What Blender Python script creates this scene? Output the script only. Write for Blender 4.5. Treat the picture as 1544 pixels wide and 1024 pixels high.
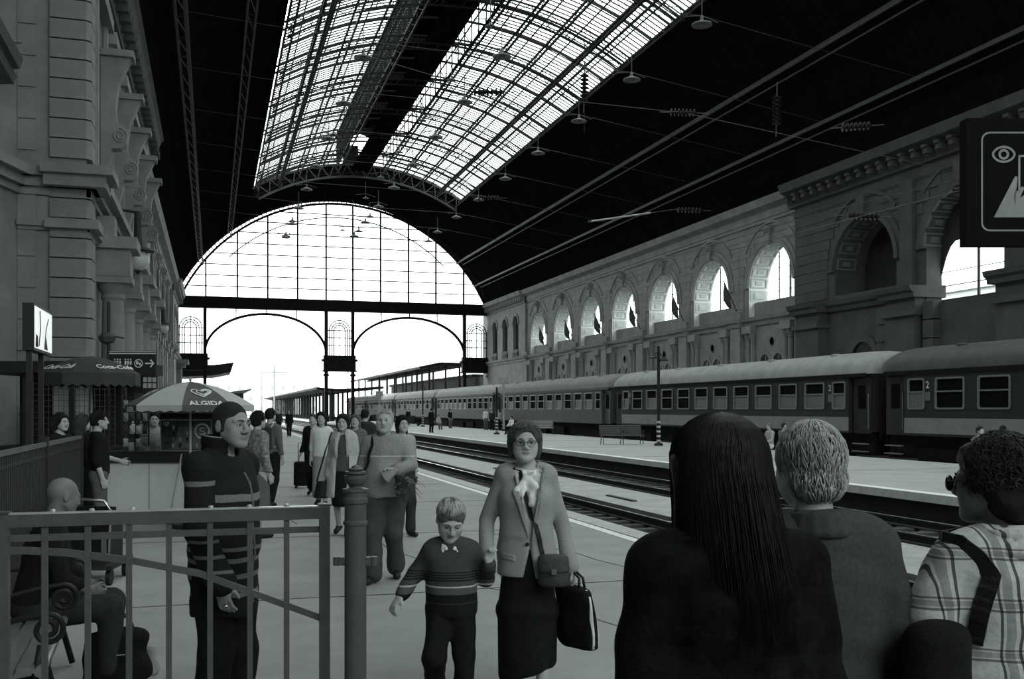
import bpy, bmesh, math, random, zlib
import numpy as np
from mathutils import Vector, Matrix

# ------------------------------------------------------------------ clear, camera, sky, exposure
for o in list(bpy.data.objects):
    bpy.data.objects.remove(o)
scene = bpy.context.scene
COL = scene.collection
EYE = 1.72
YAW = math.radians(16.77)
FPX = 1500.0
HOR = 617.0
cam_d = bpy.data.cameras.new('camera')
cam_d.sensor_width = 36.0
cam_d.lens = FPX / 1544.0 * 36.0
cam_d.shift_y = (HOR - 512.0) / 1544.0
cam_d.clip_end = 900
cam_d.clip_start = 0.05
cam = bpy.data.objects.new('camera', cam_d)
COL.objects.link(cam)
cam.location = (0, 0, EYE)
cam.rotation_euler = (math.radians(90), 0, -YAW)
scene.camera = cam

world = bpy.data.worlds.new('overcast_sky')
scene.world = world
world.use_nodes = True
bg = world.node_tree.nodes['Background']
bg.inputs[0].default_value = (0.965, 1.0, 0.985, 1)
bg.inputs[1].default_value = 4.8

vs = scene.view_settings
vs.view_transform = 'Standard'
vs.look = 'None'
vs.exposure = 0.0
vs.gamma = 1.0
vs.use_curve_mapping = False
scene.cycles.use_denoising = True
scene.cycles.max_bounces = 7
scene.cycles.diffuse_bounces = 4
scene.cycles.glossy_bounces = 2
scene.cycles.transmission_bounces = 2
scene.cycles.transparent_max_bounces = 24
scene.cycles.caustics_reflective = False
scene.cycles.caustics_refractive = False

# hall dimensions (metres): x across the hall, y along it, z up from the platforms
XC, HALF = 16.6, 21.1
XL, XR = XC - HALF, XC + HALF
ZSPR, ZTOP = 16.5, 30.2
RV = (HALF ** 2 + (ZTOP - ZSPR) ** 2) / (2 * (ZTOP - ZSPR))
ZCV = ZTOP - RV
YEND, YBACK, YSKY = 136.5, -14.0, 117.0
BAY0, PITCH, NB = 61.9, 8.69, 7      # window bays of the long walls
SKH, LNH = 12.0, 2.7                 # half widths of the glazed roof and of its ridge lantern

def portal(name, loc, rot, sx, sy):
    l = bpy.data.lights.new(name, 'AREA')
    l.shape = 'RECTANGLE'; l.size = sx; l.size_y = sy
    l.cycles.is_portal = True
    o = bpy.data.objects.new(name, l); COL.objects.link(o)
    o.location = loc; o.rotation_euler = rot
    return o
# sky light guides in the real openings of the hall: roof glazing, end screen, side windows
_ang = math.atan2(3.6, 9.4)
for sgn in (-1, 1):
    portal('sky_guide', (XC + sgn * 7.4, (YSKY + 4) / 2, 29.5), (0, sgn * _ang, 0), 10.6, YSKY - 4)
portal('sky_guide', (XC, YEND + 1.2, 17.0), (math.radians(-90), 0, 0), 42.0, 27.0)
portal('sky_guide', (XC, YBACK - 1.0, 18.3), (math.radians(90), 0, 0), 36.5, 22.5)
portal('sky_guide', (XR + 2.6, BAY0 + PITCH * 3, 11.4), (0, math.radians(90), 0), 5.5, PITCH * NB)

def at(px, zc, z=None):
    """world point seen at image column px at camera depth zc"""
    xc = (px - 772.0) / FPX * zc
    c, s = math.cos(YAW), math.sin(YAW)
    return Vector((xc * c + zc * s, -xc * s + zc * c, 0.0 if z is None else z))
def ground(px, py, z=0.0):
    return at(px, (EYE - z) * FPX / (py - HOR), z)
def zat(py, zc):
    return EYE + (HOR - py) * zc / FPX

# ------------------------------------------------------------------ materials (all black and white: the film is)
MATS = {}
TINT = (0.955, 1.0, 0.98)
def g3(v):
    return (v * TINT[0], v * TINT[1], v * TINT[2], 1)
def M(name, v, rough=0.8, var=0.18, scale=4.0, bump=0.0, metal=0.0, spec=0.3, stretch=None, bscale=None):
    if name in MATS:
        return MATS[name]
    m = bpy.data.materials.new(name); m.use_nodes = True
    nt = m.node_tree; N, L = nt.nodes, nt.links
    b = N['Principled BSDF']
    b.inputs['Roughness'].default_value = rough
    b.inputs['Metallic'].default_value = metal
    b.inputs['Specular IOR Level'].default_value = spec
    tc = N.new('ShaderNodeTexCoord')
    mp = N.new('ShaderNodeMapping'); L.new(tc.outputs['Object'], mp.inputs[0])
    if stretch: mp.inputs['Scale'].default_value = stretch
    no = N.new('ShaderNodeTexNoise'); no.inputs['Scale'].default_value = scale
    no.inputs['Detail'].default_value = 6; no.inputs['Roughness'].default_value = 0.65
    L.new(mp.outputs[0], no.inputs['Vector'])
    cr = N.new('ShaderNodeMapRange')
    cr.inputs[1].default_value = 0.3; cr.inputs[2].default_value = 0.7
    cr.inputs[3].default_value = v * (1 - var); cr.inputs[4].default_value = v * (1 + var)
    L.new(no.outputs[0], cr.inputs[0])
    mx = N.new('ShaderNodeMix'); mx.data_type = 'RGBA'; mx.blend_type = 'MULTIPLY'
    mx.inputs[0].default_value = 1.0
    mx.inputs[6].default_value = (TINT[0], TINT[1], TINT[2], 1)
    L.new(cr.outputs[0], mx.inputs[7])
    L.new(mx.outputs[2], b.inputs['Base Color'])
    if bump:
        n2 = N.new('ShaderNodeTexNoise'); n2.inputs['Scale'].default_value = bscale or scale * 8
        n2.inputs['Detail'].default_value = 4
        L.new(mp.outputs[0], n2.inputs['Vector'])
        bp = N.new('ShaderNodeBump'); bp.inputs['Strength'].default_value = bump
        bp.inputs['Distance'].default_value = 0.02
        L.new(n2.outputs[0], bp.inputs['Height']); L.new(bp.outputs[0], b.inputs['Normal'])
    MATS[name] = m
    return m
def glass_mat(name, t, rough=0.05):
    if name in MATS: return MATS[name]
    m = bpy.data.materials.new(name); m.use_nodes = True
    N, L = m.node_tree.nodes, m.node_tree.links
    N.remove(N['Principled BSDF'])
    tr = N.new('ShaderNodeBsdfTransparent'); tr.inputs[0].default_value = g3(t)
    gl = N.new('ShaderNodeBsdfGlossy'); gl.inputs['Roughness'].default_value = rough
    mix = N.new('ShaderNodeMixShader'); mix.inputs[0].default_value = 0.05
    L.new(tr.outputs[0], mix.inputs[1]); L.new(gl.outputs[0], mix.inputs[2])
    L.new(mix.outputs[0], N['Material Output'].inputs[0])
    MATS[name] = m
    return m
def emit_mat(name, v, s):
    if name in MATS: return MATS[name]
    m = bpy.data.materials.new(name); m.use_nodes = True
    b = m.node_tree.nodes['Principled BSDF']
    b.inputs['Base Color'].default_value = g3(v)
    b.inputs['Emission Color'].default_value = g3(v); b.inputs['Emission Strength'].default_value = s
    MATS[name] = m
    return m
def bands_mat(name, axis, stops, default, rough=0.85, rot=None, noise=0.1, nscale=40, bump=0.25, extra=None, wob=0.0):
    """cloth with bands woven in along one local axis: stops = [(lo, hi, value)], extra = (axis2, stops2) multiplies"""
    if name in MATS: return MATS[name]
    m = bpy.data.materials.new(name); m.use_nodes = True
    N, L = m.node_tree.nodes, m.node_tree.links
    b = N['Principled BSDF']; b.inputs['Roughness'].default_value = rough
    b.inputs['Specular IOR Level'].default_value = 0.15
    tc = N.new('ShaderNodeTexCoord'); sp = N.new('ShaderNodeSeparateXYZ')
    L.new(tc.outputs['Object'], sp.inputs[0])
    def chain(ax, sts, base):
        src = sp.outputs[ax]
        if wob:
            nz = N.new('ShaderNodeTexNoise'); nz.inputs['Scale'].default_value = 5.0
            L.new(tc.outputs['Object'], nz.inputs[0])
            w = N.new('ShaderNodeMath'); w.operation = 'MULTIPLY_ADD'
            L.new(nz.outputs[0], w.inputs[0]); w.inputs[1].default_value = wob; L.new(src, w.inputs[2])
            s2 = N.new('ShaderNodeMath'); s2.operation = 'SUBTRACT'; L.new(w.outputs[0], s2.inputs[0]); s2.inputs[1].default_value = wob / 2
            src = s2.outputs[0]
        cur = None
        for lo, hi, v in sts:
            a = N.new('ShaderNodeMath'); a.operation = 'COMPARE'
            L.new(src, a.inputs[0]); a.inputs[1].default_value = (lo + hi) / 2; a.inputs[2].default_value = (hi - lo) / 2
            mx = N.new('ShaderNodeMix'); mx.data_type = 'FLOAT'
            L.new(a.outputs[0], mx.inputs[0])
            if cur is None: mx.inputs[2].default_value = base
            else: L.new(cur, mx.inputs[2])
            mx.inputs[3].default_value = v
            cur = mx.outputs[0]
        return cur
    cur = chain(axis, stops, default)
    if extra:
        c2 = chain(extra[0], extra[1], 1.0)
        mu = N.new('ShaderNodeMath'); mu.operation = 'MULTIPLY'; L.new(cur, mu.inputs[0]); L.new(c2, mu.inputs[1]); cur = mu.outputs[0]
    no = N.new('ShaderNodeTexNoise'); no.inputs['Scale'].default_value = nscale; no.inputs['Detail'].default_value = 4
    L.new(tc.outputs['Object'], no.inputs[0])
    mr = N.new('ShaderNodeMapRange'); mr.inputs[1].default_value = 0.3; mr.inputs[2].default_value = 0.7
    mr.inputs[3].default_value = 1 - noise; mr.inputs[4].default_value = 1 + noise
    L.new(no.outputs[0], mr.inputs[0])
    mu = N.new('ShaderNodeMath'); mu.operation = 'MULTIPLY'; L.new(cur, mu.inputs[0]); L.new(mr.outputs[0], mu.inputs[1])
    cb = N.new('ShaderNodeCombineColor')
    for i in range(3):
        q = N.new('ShaderNodeMath'); q.operation = 'MULTIPLY'; L.new(mu.outputs[0], q.inputs[0]); q.inputs[1].default_value = TINT[i]
        L.new(q.outputs[0], cb.inputs[i])
    L.new(cb.outputs[0], b.inputs['Base Color'])
    if bump:
        bp = N.new('ShaderNodeBump'); bp.inputs['Strength'].default_value = bump; bp.inputs['Distance'].default_value = 0.01
        L.new(no.outputs[0], bp.inputs['Height']); L.new(bp.outputs[0], b.inputs['Normal'])
    MATS[name] = m
    return m

# ------------------------------------------------------------------ object helpers
def tag(o, label=None, cat=None, group=None, kind=None):
    if label: o['label'] = label
    if cat: o['category'] = cat
    if group: o['group'] = group
    if kind: o['kind'] = kind
    return o
def empty(name, loc=(0, 0, 0), rz=0.0, label=None, cat=None, group=None, kind=None):
    o = bpy.data.objects.new(name, None); COL.objects.link(o)
    o.location = loc; o.rotation_euler = (0, 0, rz); o.empty_display_size = 0.1
    return tag(o, label, cat, group, kind)
def link_mesh(name, me, parent=None, loc=None, rot=None):
    o = bpy.data.objects.new(name, me); COL.objects.link(o)
    if parent is not None: o.parent = parent
    if loc is not None: o.location = loc
    if rot is not None: o.rotation_euler = rot
    return o
def dup(root, loc=None, rz=None, label=None, group=None, parent=None):
    r = root.copy(); COL.objects.link(r)
    if parent is not None: r.parent = parent
    if loc is not None: r.location = loc
    if rz is not None: r.rotation_euler[2] = rz
    if label: r['label'] = label
    if group: r['group'] = group
    for ch in list(root.children):
        c = ch.copy(); COL.objects.link(c); c.parent = r
        for gch in ch.children:
            d = gch.copy(); COL.objects.link(d); d.parent = c
    return r

class MB:
    """mesh collector: boxes, bars, lathes, prisms into ONE mesh"""
    def __init__(s): s.v = []; s.f = []
    def add(s, vs, fs):
        n = len(s.v); s.v += [tuple(p) for p in vs]; s.f += [tuple(i + n for i in f) for f in fs]; return s
    def box(s, x0, x1, y0, y1, z0, z1):
        return s.add([(x0, y0, z0), (x1, y0, z0), (x1, y1, z0), (x0, y1, z0), (x0, y0, z1), (x1, y0, z1), (x1, y1, z1), (x0, y1, z1)],
                     [(0, 3, 2, 1), (4, 5, 6, 7), (0, 1, 5, 4), (1, 2, 6, 5), (2, 3, 7, 6), (3, 0, 4, 7)])
    def cbox(s, c, sx, sy, sz):
        return s.box(c[0] - sx / 2, c[0] + sx / 2, c[1] - sy / 2, c[1] + sy / 2, c[2] - sz / 2, c[2] + sz / 2)
    def bar(s, p, q, w, h=None, up=(0, 0, 1)):
        """rectangular bar from p to q"""
        p, q = Vector(p), Vector(q); d = (q - p)
        if d.length < 1e-6: return s
        d.normalize(); u = Vector(up)
        if abs(d.dot(u)) > 0.98: u = Vector((1, 0, 0))
        a = d.cross(u).normalized(); b = a.cross(d).normalized()
        h = h or w
        c = []
        for e in (p, q):
            for i, j in ((-1, -1), (1, -1), (1, 1), (-1, 1)):
                c.append(e + a * (i * w / 2) + b * (j * h / 2))
        return s.add(c, [(0, 3, 2, 1), (4, 5, 6, 7), (0, 1, 5, 4), (1, 2, 6, 5), (2, 3, 7, 6), (3, 0, 4, 7)])
    def tube(s, pts, r, n=6, closed=False, r2=None):
        pts = [Vector(p) for p in pts]; m = len(pts); rings = []; pa = None
        for i, p in enumerate(pts):
            if closed: d = pts[(i + 1) % m] - pts[i - 1]
            else: d = pts[min(i + 1, m - 1)] - pts[max(i - 1, 0)]
            d.normalize()
            u = Vector((0, 0, 1)) if abs(d.z) < 0.9 else Vector((1, 0, 0))
            a = d.cross(u).normalized()
            if pa is not None:
                q = pa - d * pa.dot(d)
                if q.length > 1e-4: a = q.normalized()
            pa = a; b = a.cross(d).normalized()
            rr = r if r2 is None else r + (r2 - r) * i / max(m - 1, 1)
            rings.append([p + a * (rr * math.cos(2 * math.pi * k / n)) + b * (rr * math.sin(2 * math.pi * k / n)) for k in range(n)])
        vs = [q for rg in rings for q in rg]; fs = []
        for i in range(m if closed else m - 1):
            j = (i + 1) % m
            for k in range(n):
                fs.append((i * n + k, i * n + (k + 1) % n, j * n + (k + 1) % n, j * n + k))
        if not closed:
            fs.append(tuple(range(n - 1, -1, -1))); fs.append(tuple((m - 1) * n + k for k in range(n)))
        return s.add(vs, fs)
    def lathe(s, prof, n=16, c=(0, 0, 0), axis='z', cap=True):
        vs = []; fs = []
        for r, z in prof:
            for k in range(n):
                a = 2 * math.pi * k / n
                if axis == 'z': vs.append((c[0] + r * math.cos(a), c[1] + r * math.sin(a), c[2] + z))
                elif axis == 'y': vs.append((c[0] + r * math.cos(a), c[1] + z, c[2] + r * math.sin(a)))
                else: vs.append((c[0] + z, c[1] + r * math.cos(a), c[2] + r * math.sin(a)))
        for i in range(len(prof) - 1):
            for k in range(n):
                fs.append((i * n + k, i * n + (k + 1) % n, (i + 1) * n + (k + 1) % n, (i + 1) * n + k))
        if cap:
            fs.append(tuple(range(n - 1, -1, -1))); fs.append(tuple((len(prof) - 1) * n + k for k in range(n)))
        return s.add(vs, fs)
    def prism(s, poly, h0, h1, plane='xz'):
        """extrude polygon; plane 'xz' extrudes along y, 'yz' along x, 'xy' along z"""
        n = len(poly)
        def P(a, b, h):
            return {'xz': (a, h, b), 'yz': (h, a, b), 'xy': (a, b, h)}[plane]
        vs = [P(a, b, h0) for a, b in poly] + [P(a, b, h1) for a, b in poly]
        fs = [tuple(range(n - 1, -1, -1)), tuple(range(n, 2 * n))]
        for i in range(n):
            j = (i + 1) % n
            fs.append((i, j, n + j, n + i))
        return s.add(vs, fs)
    def sweep(s, prof, path, closed=False):
        """prof: list of (a,b); path: list of (origin, avec, bvec)"""
        n = len(prof); vs = []; fs = []
        for o, a, b in path:
            o, a, b = Vector(o), Vector(a), Vector(b)
            vs += [o + a * p + b * q for p, q in prof]
        m = len(path)
        for i in range(m if closed else m - 1):
            j = (i + 1) % m
            for k in range(n):
                fs.append((i * n + k, i * n + (k + 1) % n, j * n + (k + 1) % n, j * n + k))
        if not closed:
            fs.append(tuple(range(n - 1, -1, -1))); fs.append(tuple((m - 1) * n + k for k in range(n)))
        return s.add(vs, fs)
    def mapv(s, fn):
        s.v = [tuple(fn(p)) for p in s.v]; return s
    def mesh(s, name, mat, smooth=False):
        me = bpy.data.meshes.new(name); me.from_pydata(s.v, [], s.f)
        bm = bmesh.new(); bm.from_mesh(me); bmesh.ops.recalc_face_normals(bm, faces=bm.faces); bm.to_mesh(me); bm.free()
        if mat is not None: me.materials.append(mat)
        if smooth: me.polygons.foreach_set('use_smooth', [True] * len(me.polygons))
        me.update()
        return me
    def build(s, name, mat, parent=None, loc=None, rot=None, smooth=False, kind=None):
        o = link_mesh(name, s.mesh(name, mat, smooth), parent, loc, rot)
        if smooth == 'auto': pass
        if kind: o['kind'] = kind
        return o
def text_mesh(body, size, mat, name, extr=0.004, res=2, shear=0.0, align='CENTER', bold=0.0):
    cu = bpy.data.curves.new('lettering', 'FONT'); cu.body = body; cu.size = size; cu.extrude = extr
    cu.align_x = align; cu.align_y = 'CENTER'; cu.resolution_u = res; cu.shear = shear; cu.offset = bold
    ob = bpy.data.objects.new('lettering', cu); COL.objects.link(ob)
    dg = bpy.context.evaluated_depsgraph_get()
    me = bpy.data.meshes.new_from_object(ob.evaluated_get(dg)); me.name = name
    bpy.data.objects.remove(ob); bpy.data.curves.remove(cu)
    me.materials.clear(); me.materials.append(mat)
    return me
rnd = random.Random(11)
ORD = ('first', 'second', 'third', 'fourth', 'fifth', 'sixth', 'seventh', 'eighth', 'ninth', 'tenth', 'eleventh', 'twelfth', 'thirteenth')
# ================================================================== THE SETTING
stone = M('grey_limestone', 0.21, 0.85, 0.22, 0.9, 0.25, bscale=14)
stone_d = M('shaded_limestone', 0.065, 0.9, 0.25, 0.8, 0.3, bscale=12)  # darker limestone copy, the dim light at the right pavilion put into its colour
stone_l = M('daylit_reveal_stone', 0.75, 0.8, 0.10, 1.5)  # reveal colour raised to stand in for daylight from the glass beside it
iron = M('dark_painted_iron', 0.010, 0.7, 0.3, 3, spec=0.15)
iron_m = M('dusty_grey_iron', 0.05, 0.65, 0.25, 3)
roofm = M('sooty_roof_sheet', 0.006, 1.0, 0.35, 1.2, spec=0.0)
asphalt = M('worn_asphalt', 0.36, 0.82, 0.13, 1.3, 0.35, bscale=90)
asphalt2 = M('pale_platform_asphalt', 0.40, 0.82, 0.12, 1.0, 0.3, bscale=60)
ballast = M('oily_ballast', 0.07, 0.95, 0.5, 7, 0.9, bscale=22)
kerbm = M('concrete_kerb', 0.50, 0.8, 0.15, 3, 0.2)
whitel = M('worn_white_paint', 0.85, 0.7, 0.12, 6)
concrete = M('track_walkway_concrete', 0.42, 0.85, 0.2, 1.5, 0.3)
railm = M('rusty_rail_side', 0.05, 0.7, 0.3, 8)
railtop = M('polished_rail_head', 0.55, 0.25, 0.1, 8, metal=0.8)
black = M('black_void', 0.008, 0.9, 0.2, 2)
glass = glass_mat('clear_roof_glass', 0.93)
dglass = M('dark_window_glass', 0.010, 0.35, 0.3, 1.0, spec=0.15)

# --- floors and tracks
XNE, XF0, XF1 = 5.75, 13.8, 22.5
YFAR = 330.0
fl = MB().box(-9.5, XNE - 0.35, YBACK, YFAR, -0.9, 0.0)
floor = fl.build('floor', asphalt); floor['kind'] = 'structure'
def crack(pts, w):
    mb = MB()
    for p, q in zip(pts[:-1], pts[1:]):
        mb.bar((p[0], p[1], 0.001), (q[0], q[1], 0.001), w, 0.004)
    return mb
seam = M('tar_seam', 0.06, 0.9, 0.3, 9)
for y in (9.2, 13.6, 18.1, 22.4, 27.5, 33.0, 40.0, 48.0):
    pts = [(-3.5 + k * 0.85, y + rnd.uniform(-0.05, 0.05)) for k in range(11)]
    crack(pts, 0.014 + y * 0.0006).build('expansion_joint', seam, floor)
for (x0, y0, x1, y1) in ((2.6, 9.2, 3.4, 6.2), (3.7, 13.4, 4.6, 8.3), (0.2, 22.2, 1.2, 15.2), (-1.0, 27, -0.6, 20), (4.1, 7.2, 4.7, 4.6), (2.0, 13.4, 2.4, 10)):
    pts = [(x0 + (x1 - x0) * k / 9 + rnd.uniform(-0.07, 0.07), y0 + (y1 - y0) * k / 9) for k in range(10)]
    crack(pts, 0.013).build('crack', seam, floor)
kerb_mesh = MB().box(0, 0.35, 0.01, 1.98, -0.9, 0.012).mesh('kerb_stone', kerbm)
kn = empty('floor_kerb', (0, 0, 0), kind='structure')
for i in range(60):
    link_mesh('kerb_stone', kerb_mesh, kn, (XNE - 0.35, YBACK + 2 + i * 2.0, 0))
MB().box(XNE - 0.35, XNE, YBACK + 122, YFAR, -0.9, 0.012).build('kerb_stone_run', kerbm, kn)
MB().box(5.22, 5.38, 0, 200, 0.0, 0.006).build('platform_line', whitel, floor)
fp = MB().box(XF0 + 0.3, XF1, YBACK, YFAR, -0.9, 0.0)
fplat = fp.build('floor_island_platform', asphalt2); fplat['kind'] = 'structure'
for y in range(24, 110, 9):
    crack([(XF0 + 0.5 + k * 0.9, y + rnd.uniform(-0.06, 0.06)) for k in range(10)], 0.03).build('expansion_joint', seam, fplat)
kf_mesh = MB().box(0, 0.32, 0.012, 1.988, -0.16, 0.015).mesh('kerb_stone', whitel)
kf = empty('floor_island_kerb', (0, 0, 0), kind='structure')
for i in range(72):
    link_mesh('kerb_stone', kf_mesh, kf, (XF0, 8 + i * 2.0, 0))
MB().box(XF0, XF0 + 0.32, 152, YFAR, -0.16, 0.015).build('kerb_stone_run', whitel, kf)
MB().box(XF0 + 0.06, XF0 + 0.3, YBACK, YFAR, -0.9, -0.16).build('platform_face', M('platform_face_soot', 0.03, 0.9, 0.3, 2), kf)
fr = MB().box(26.4, XR + 1, YBACK, YFAR, -0.9, 0.0).build('floor_far_platform', asphalt2); fr['kind'] = 'structure'
tb = MB().box(-60, 120, YBACK - 3, 420, -1.4, -0.62).build('floor_track_bed', ballast); tb['kind'] = 'structure'
MB().box(8.62, 10.5, 0, YFAR, -0.62, -0.40).build('walkway_between_tracks', concrete, tb)
# a few torn patches lying on the walkway as in the photograph
for (x, y, l) in ((9.2, 21.0, 1.6), (9.6, 33.0, 1.2), (9.9, 15.5, 1.0)):
    MB().box(x, x + 0.12, y, y + l, -0.40, -0.37).build('debris_strip', M('dark_debris', 0.05), tb)
# loose stones of the ballast
mb = MB()
for i in range(2600):
    y = 6 + 50 * rnd.random() ** 1.6
    x = rnd.choice((rnd.uniform(5.8, 8.6), rnd.uniform(10.5, 13.8), rnd.uniform(5.8, 8.6)))
    s_ = rnd.uniform(0.03, 0.075)
    a = rnd.uniform(0, 6.28); ca, sa = math.cos(a) * s_, math.sin(a) * s_
    mb.add([(x + ca, y + sa, -0.63), (x - sa, y + ca, -0.63), (x - ca, y - sa, -0.63), (x + sa, y - ca, -0.63), (x + rnd.uniform(-.4, .4) * s_, y + rnd.uniform(-.4, .4) * s_, -0.62 + s_ * 0.8)],
           [(0, 1, 4), (1, 2, 4), (2, 3, 4), (3, 0, 4)])
mb.build('ballast_stones', M('grey_ballast_stone', 0.13, 0.95, 0.5, 3), tb, kind='stuff')
def track(xc, name_label, side, dark=False):
    t = empty('railway_track', (xc, 0, -0.62), label=name_label, cat='railway track')
    sl = MB().box(-1.25, 1.25, -0.12, 0.12, 0.0, 0.09).mesh('sleeper', M('dark_oak_sleeper', 0.06, 0.9, 0.3, 4))
    for i in range(90):
        link_mesh('sleeper', sl, t, (0, 6 + i * 0.66, 0))
    MB_ = MB()
    for i in range(90, 300):
        MB_.box(-1.25, 1.25, 6 + i * .66 - .12, 6 + i * .66 + .12, 0, .09)
    MB_.build('sleeper_run', M('dark_oak_sleeper', 0.06), t, kind='stuff')
    for sx in (-1, 1):
        prof = [(-0.07, 0.09), (0.07, 0.09), (0.07, 0.11), (0.012, 0.13), (0.012, 0.21), (0.036, 0.22), (0.036, 0.25), (-0.036, 0.25), (-0.036, 0.22), (-0.012, 0.21), (-0.012, 0.13), (-0.07, 0.11)]
        r = MB().prism([(a + sx * 0.755, b) for a, b in prof], YBACK, YFAR, 'xz').build('rail', railm, t)
        MB().box(sx * 0.755 - 0.03, sx * 0.755 + 0.03, YBACK, YFAR, 0.25, 0.256).build('rail_head', railtop, r)
    return t
track(7.35, 'empty track nearest the paved platform with the walkers', 1)
track(12.0, 'empty track along the white edged island platform', 1)
track(24.15, 'track under the standing passenger train', 1)

# --- roof vault
def vz(dx): return ZCV + math.sqrt(max(RV ** 2 - dx * dx, 0))
def arc(d0, d1, n, r=None):
    """points on the vault between offsets d0,d1 from the ridge, at radius RV-r"""
    a0, a1 = math.asin(d0 / RV), math.asin(d1 / RV); rr = RV - (r or 0)
    return [(XC + rr * math.sin(a0 + (a1 - a0) * i / n), ZCV + rr * math.cos(a0 + (a1 - a0) * i / n)) for i in range(n + 1)]
roof = empty('ceiling', (XC, 0, ZTOP), kind='structure')
def rbuild(mb, name, mat, kind=None, smooth=False):
    mb.mapv(lambda p: (p[0] - XC, p[1], p[2] - ZTOP))
    return mb.build(name, mat, roof, kind=kind, smooth=smooth)
BL = [BAY0 - PITCH / 2 + PITCH * k for k in range(-8, 10)]      # bay lines along the hall
BL = [b for b in BL if YBACK < b < YEND]
YSK0 = [b for b in BL if b > 4][0]
edges = [YBACK] + BL + [YEND + 2.2]
def corr_panel(d0, d1, y0, y1, n=10):
    mb = MB(); pts = arc(d0, d1, n, -0.12)
    ys = []; k = max(2, int((y1 - y0) / 0.31)); 
    for i in range(k + 1):
        y = y0 + (y1 - y0) * i / k
        ys.append((y, 0.05 if i % 2 else 0.0))
    vs = []; fs = []
    for (x, z) in pts:
        nx, nz = (x - XC) / RV, (z - ZCV) / RV
        for y, h in ys: vs.append((x + nx * h, y, z + nz * h))
    m = len(ys)
    for i in range(len(pts) - 1):
        for j in range(m - 1): fs.append((i * m + j, i * m + j + 1, (i + 1) * m + j + 1, (i + 1) * m + j))
    mb.add(vs, fs); return mb
for y0, y1 in zip(edges[:-1], edges[1:]):
    for sg in (-1, 1):
        rbuild(corr_panel(sg * SKH, sg * (HALF + 0.9), y0, y1), 'roof_sheet', roofm)
        if y1 <= YSK0 + 0.1:
            rbuild(corr_panel(0, sg * SKH, y0, y1), 'roof_sheet', roofm)
        if y1 > YSKY + 1:
            rbuild(corr_panel(0, sg * SKH, max(y0, YSKY), y1), 'roof_sheet', roofm)
for sg in (-1, 1):
    rbuild(corr_panel(0, sg * SKH, YSKY, [e for e in edges if e > YSKY][0], 8), 'roof_sheet', roofm)
# lattice ribs, in pairs on every bay line
def lattice_arch(y, d0, d1, n, r0, r1, w=0.13, diag=0.055, hh=0.16):
    mb = MB()
    a, b = arc(d0, d1, n, r0), arc(d0, d1, n, r1)
    for (pts) in (a, b):
        path = []
        for x, z in pts:
            nx, nz = (x - XC), (z - ZCV); l = math.hypot(nx, nz)
            path.append(((x, y, z), (0, 1, 0), (nx / l, 0, nz / l)))
        mb.sweep([(-w / 2, -hh / 2), (w / 2, -hh / 2), (w / 2, hh / 2), (-w / 2, hh / 2)], path)
    for i in range(n):
        p, q = (a[i], b[i + 1]) if i % 2 else (b[i], a[i + 1])
        mb.bar((p[0], y, p[1]), (q[0], y, q[1]), diag, diag)
    return mb
for b in BL:
    if b > YSKY + 4 or b < 4: continue
    for off in (-0.7, 0.7):
        rbuild(lattice_arch(b + off, -SKH - 0.2, SKH + 0.2, 34, 0.10, 0.62, 0.10, 0.045, 0.11), 'arched_rib', iron)
    mb = MB()                                    # ties between the twin ribs
    for i, (x, z) in enumerate(arc(-SKH, SKH, 16, 0.62)):
        mb.bar((x, b - 0.7, z), (x, b + 0.7, z), 0.06)
    rbuild(mb, 'rib_tie', iron)
    mb = MB()                                    # slim intermediate rib in mid bay
    yy = b + PITCH / 2
    if yy < YSKY:
        for pts in (arc(-SKH, SKH, 40, 0.1),):
            for p, q in zip(pts[:-1], pts[1:]): mb.bar((p[0], yy, p[1]), (q[0], yy, q[1]), 0.09, 0.16)
        rbuild(mb, 'slender_rib', iron)
# purlins: lattice girders running the length of the hall
PUR = [-14.7, -12, -9.65, -7.3, -4.95, -2.7, 2.7, 4.95, 7.3, 9.65, 12, 17.0, 19.5, -18.4]
for d in PUR:
    (x, z) = arc(d, d + 0.01, 1, 0.1)[0]; (x2, z2) = arc(d, d + 0.01, 1, 0.8)[0]
    solid = abs(d) > SKH
    y1 = YEND if solid else YSKY
    mb = MB(); w = 0.20 if abs(d) == 9.65 else 0.13
    mb.bar((x, 6, z), (x, y1, z), w, 0.14); mb.bar((x2, 6, z2), (x2, y1, z2), w, 0.14)
    if abs(d) == 9.65: mb.bar((x + 0.5, 6, z2), (x + 0.5, y1, z2), 0.14, 0.14); mb.bar((x - 0.3, 6, z2 + .1), (x - 0.3, y1, z2 + .1), 0.08, 0.1)
    if solid: mb.bar((x + 0.45, 6, z2 - 0.05), (x + 0.45, y1, z2 - 0.05), 0.06, 0.1)
    k = int((y1 - 24) / 1.45)
    for i in range(k):
        ya, yb = 24 + i * 1.45, 24 + (i + 1) * 1.45
        (pa, pb) = ((x, ya, z), (x2, yb, z2)) if i % 2 else ((x2, ya, z2), (x, yb, z))
        mb.bar(pa, pb, 0.045)
    rbuild(mb, 'lattice_purlin', iron_m if solid else iron)
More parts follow.
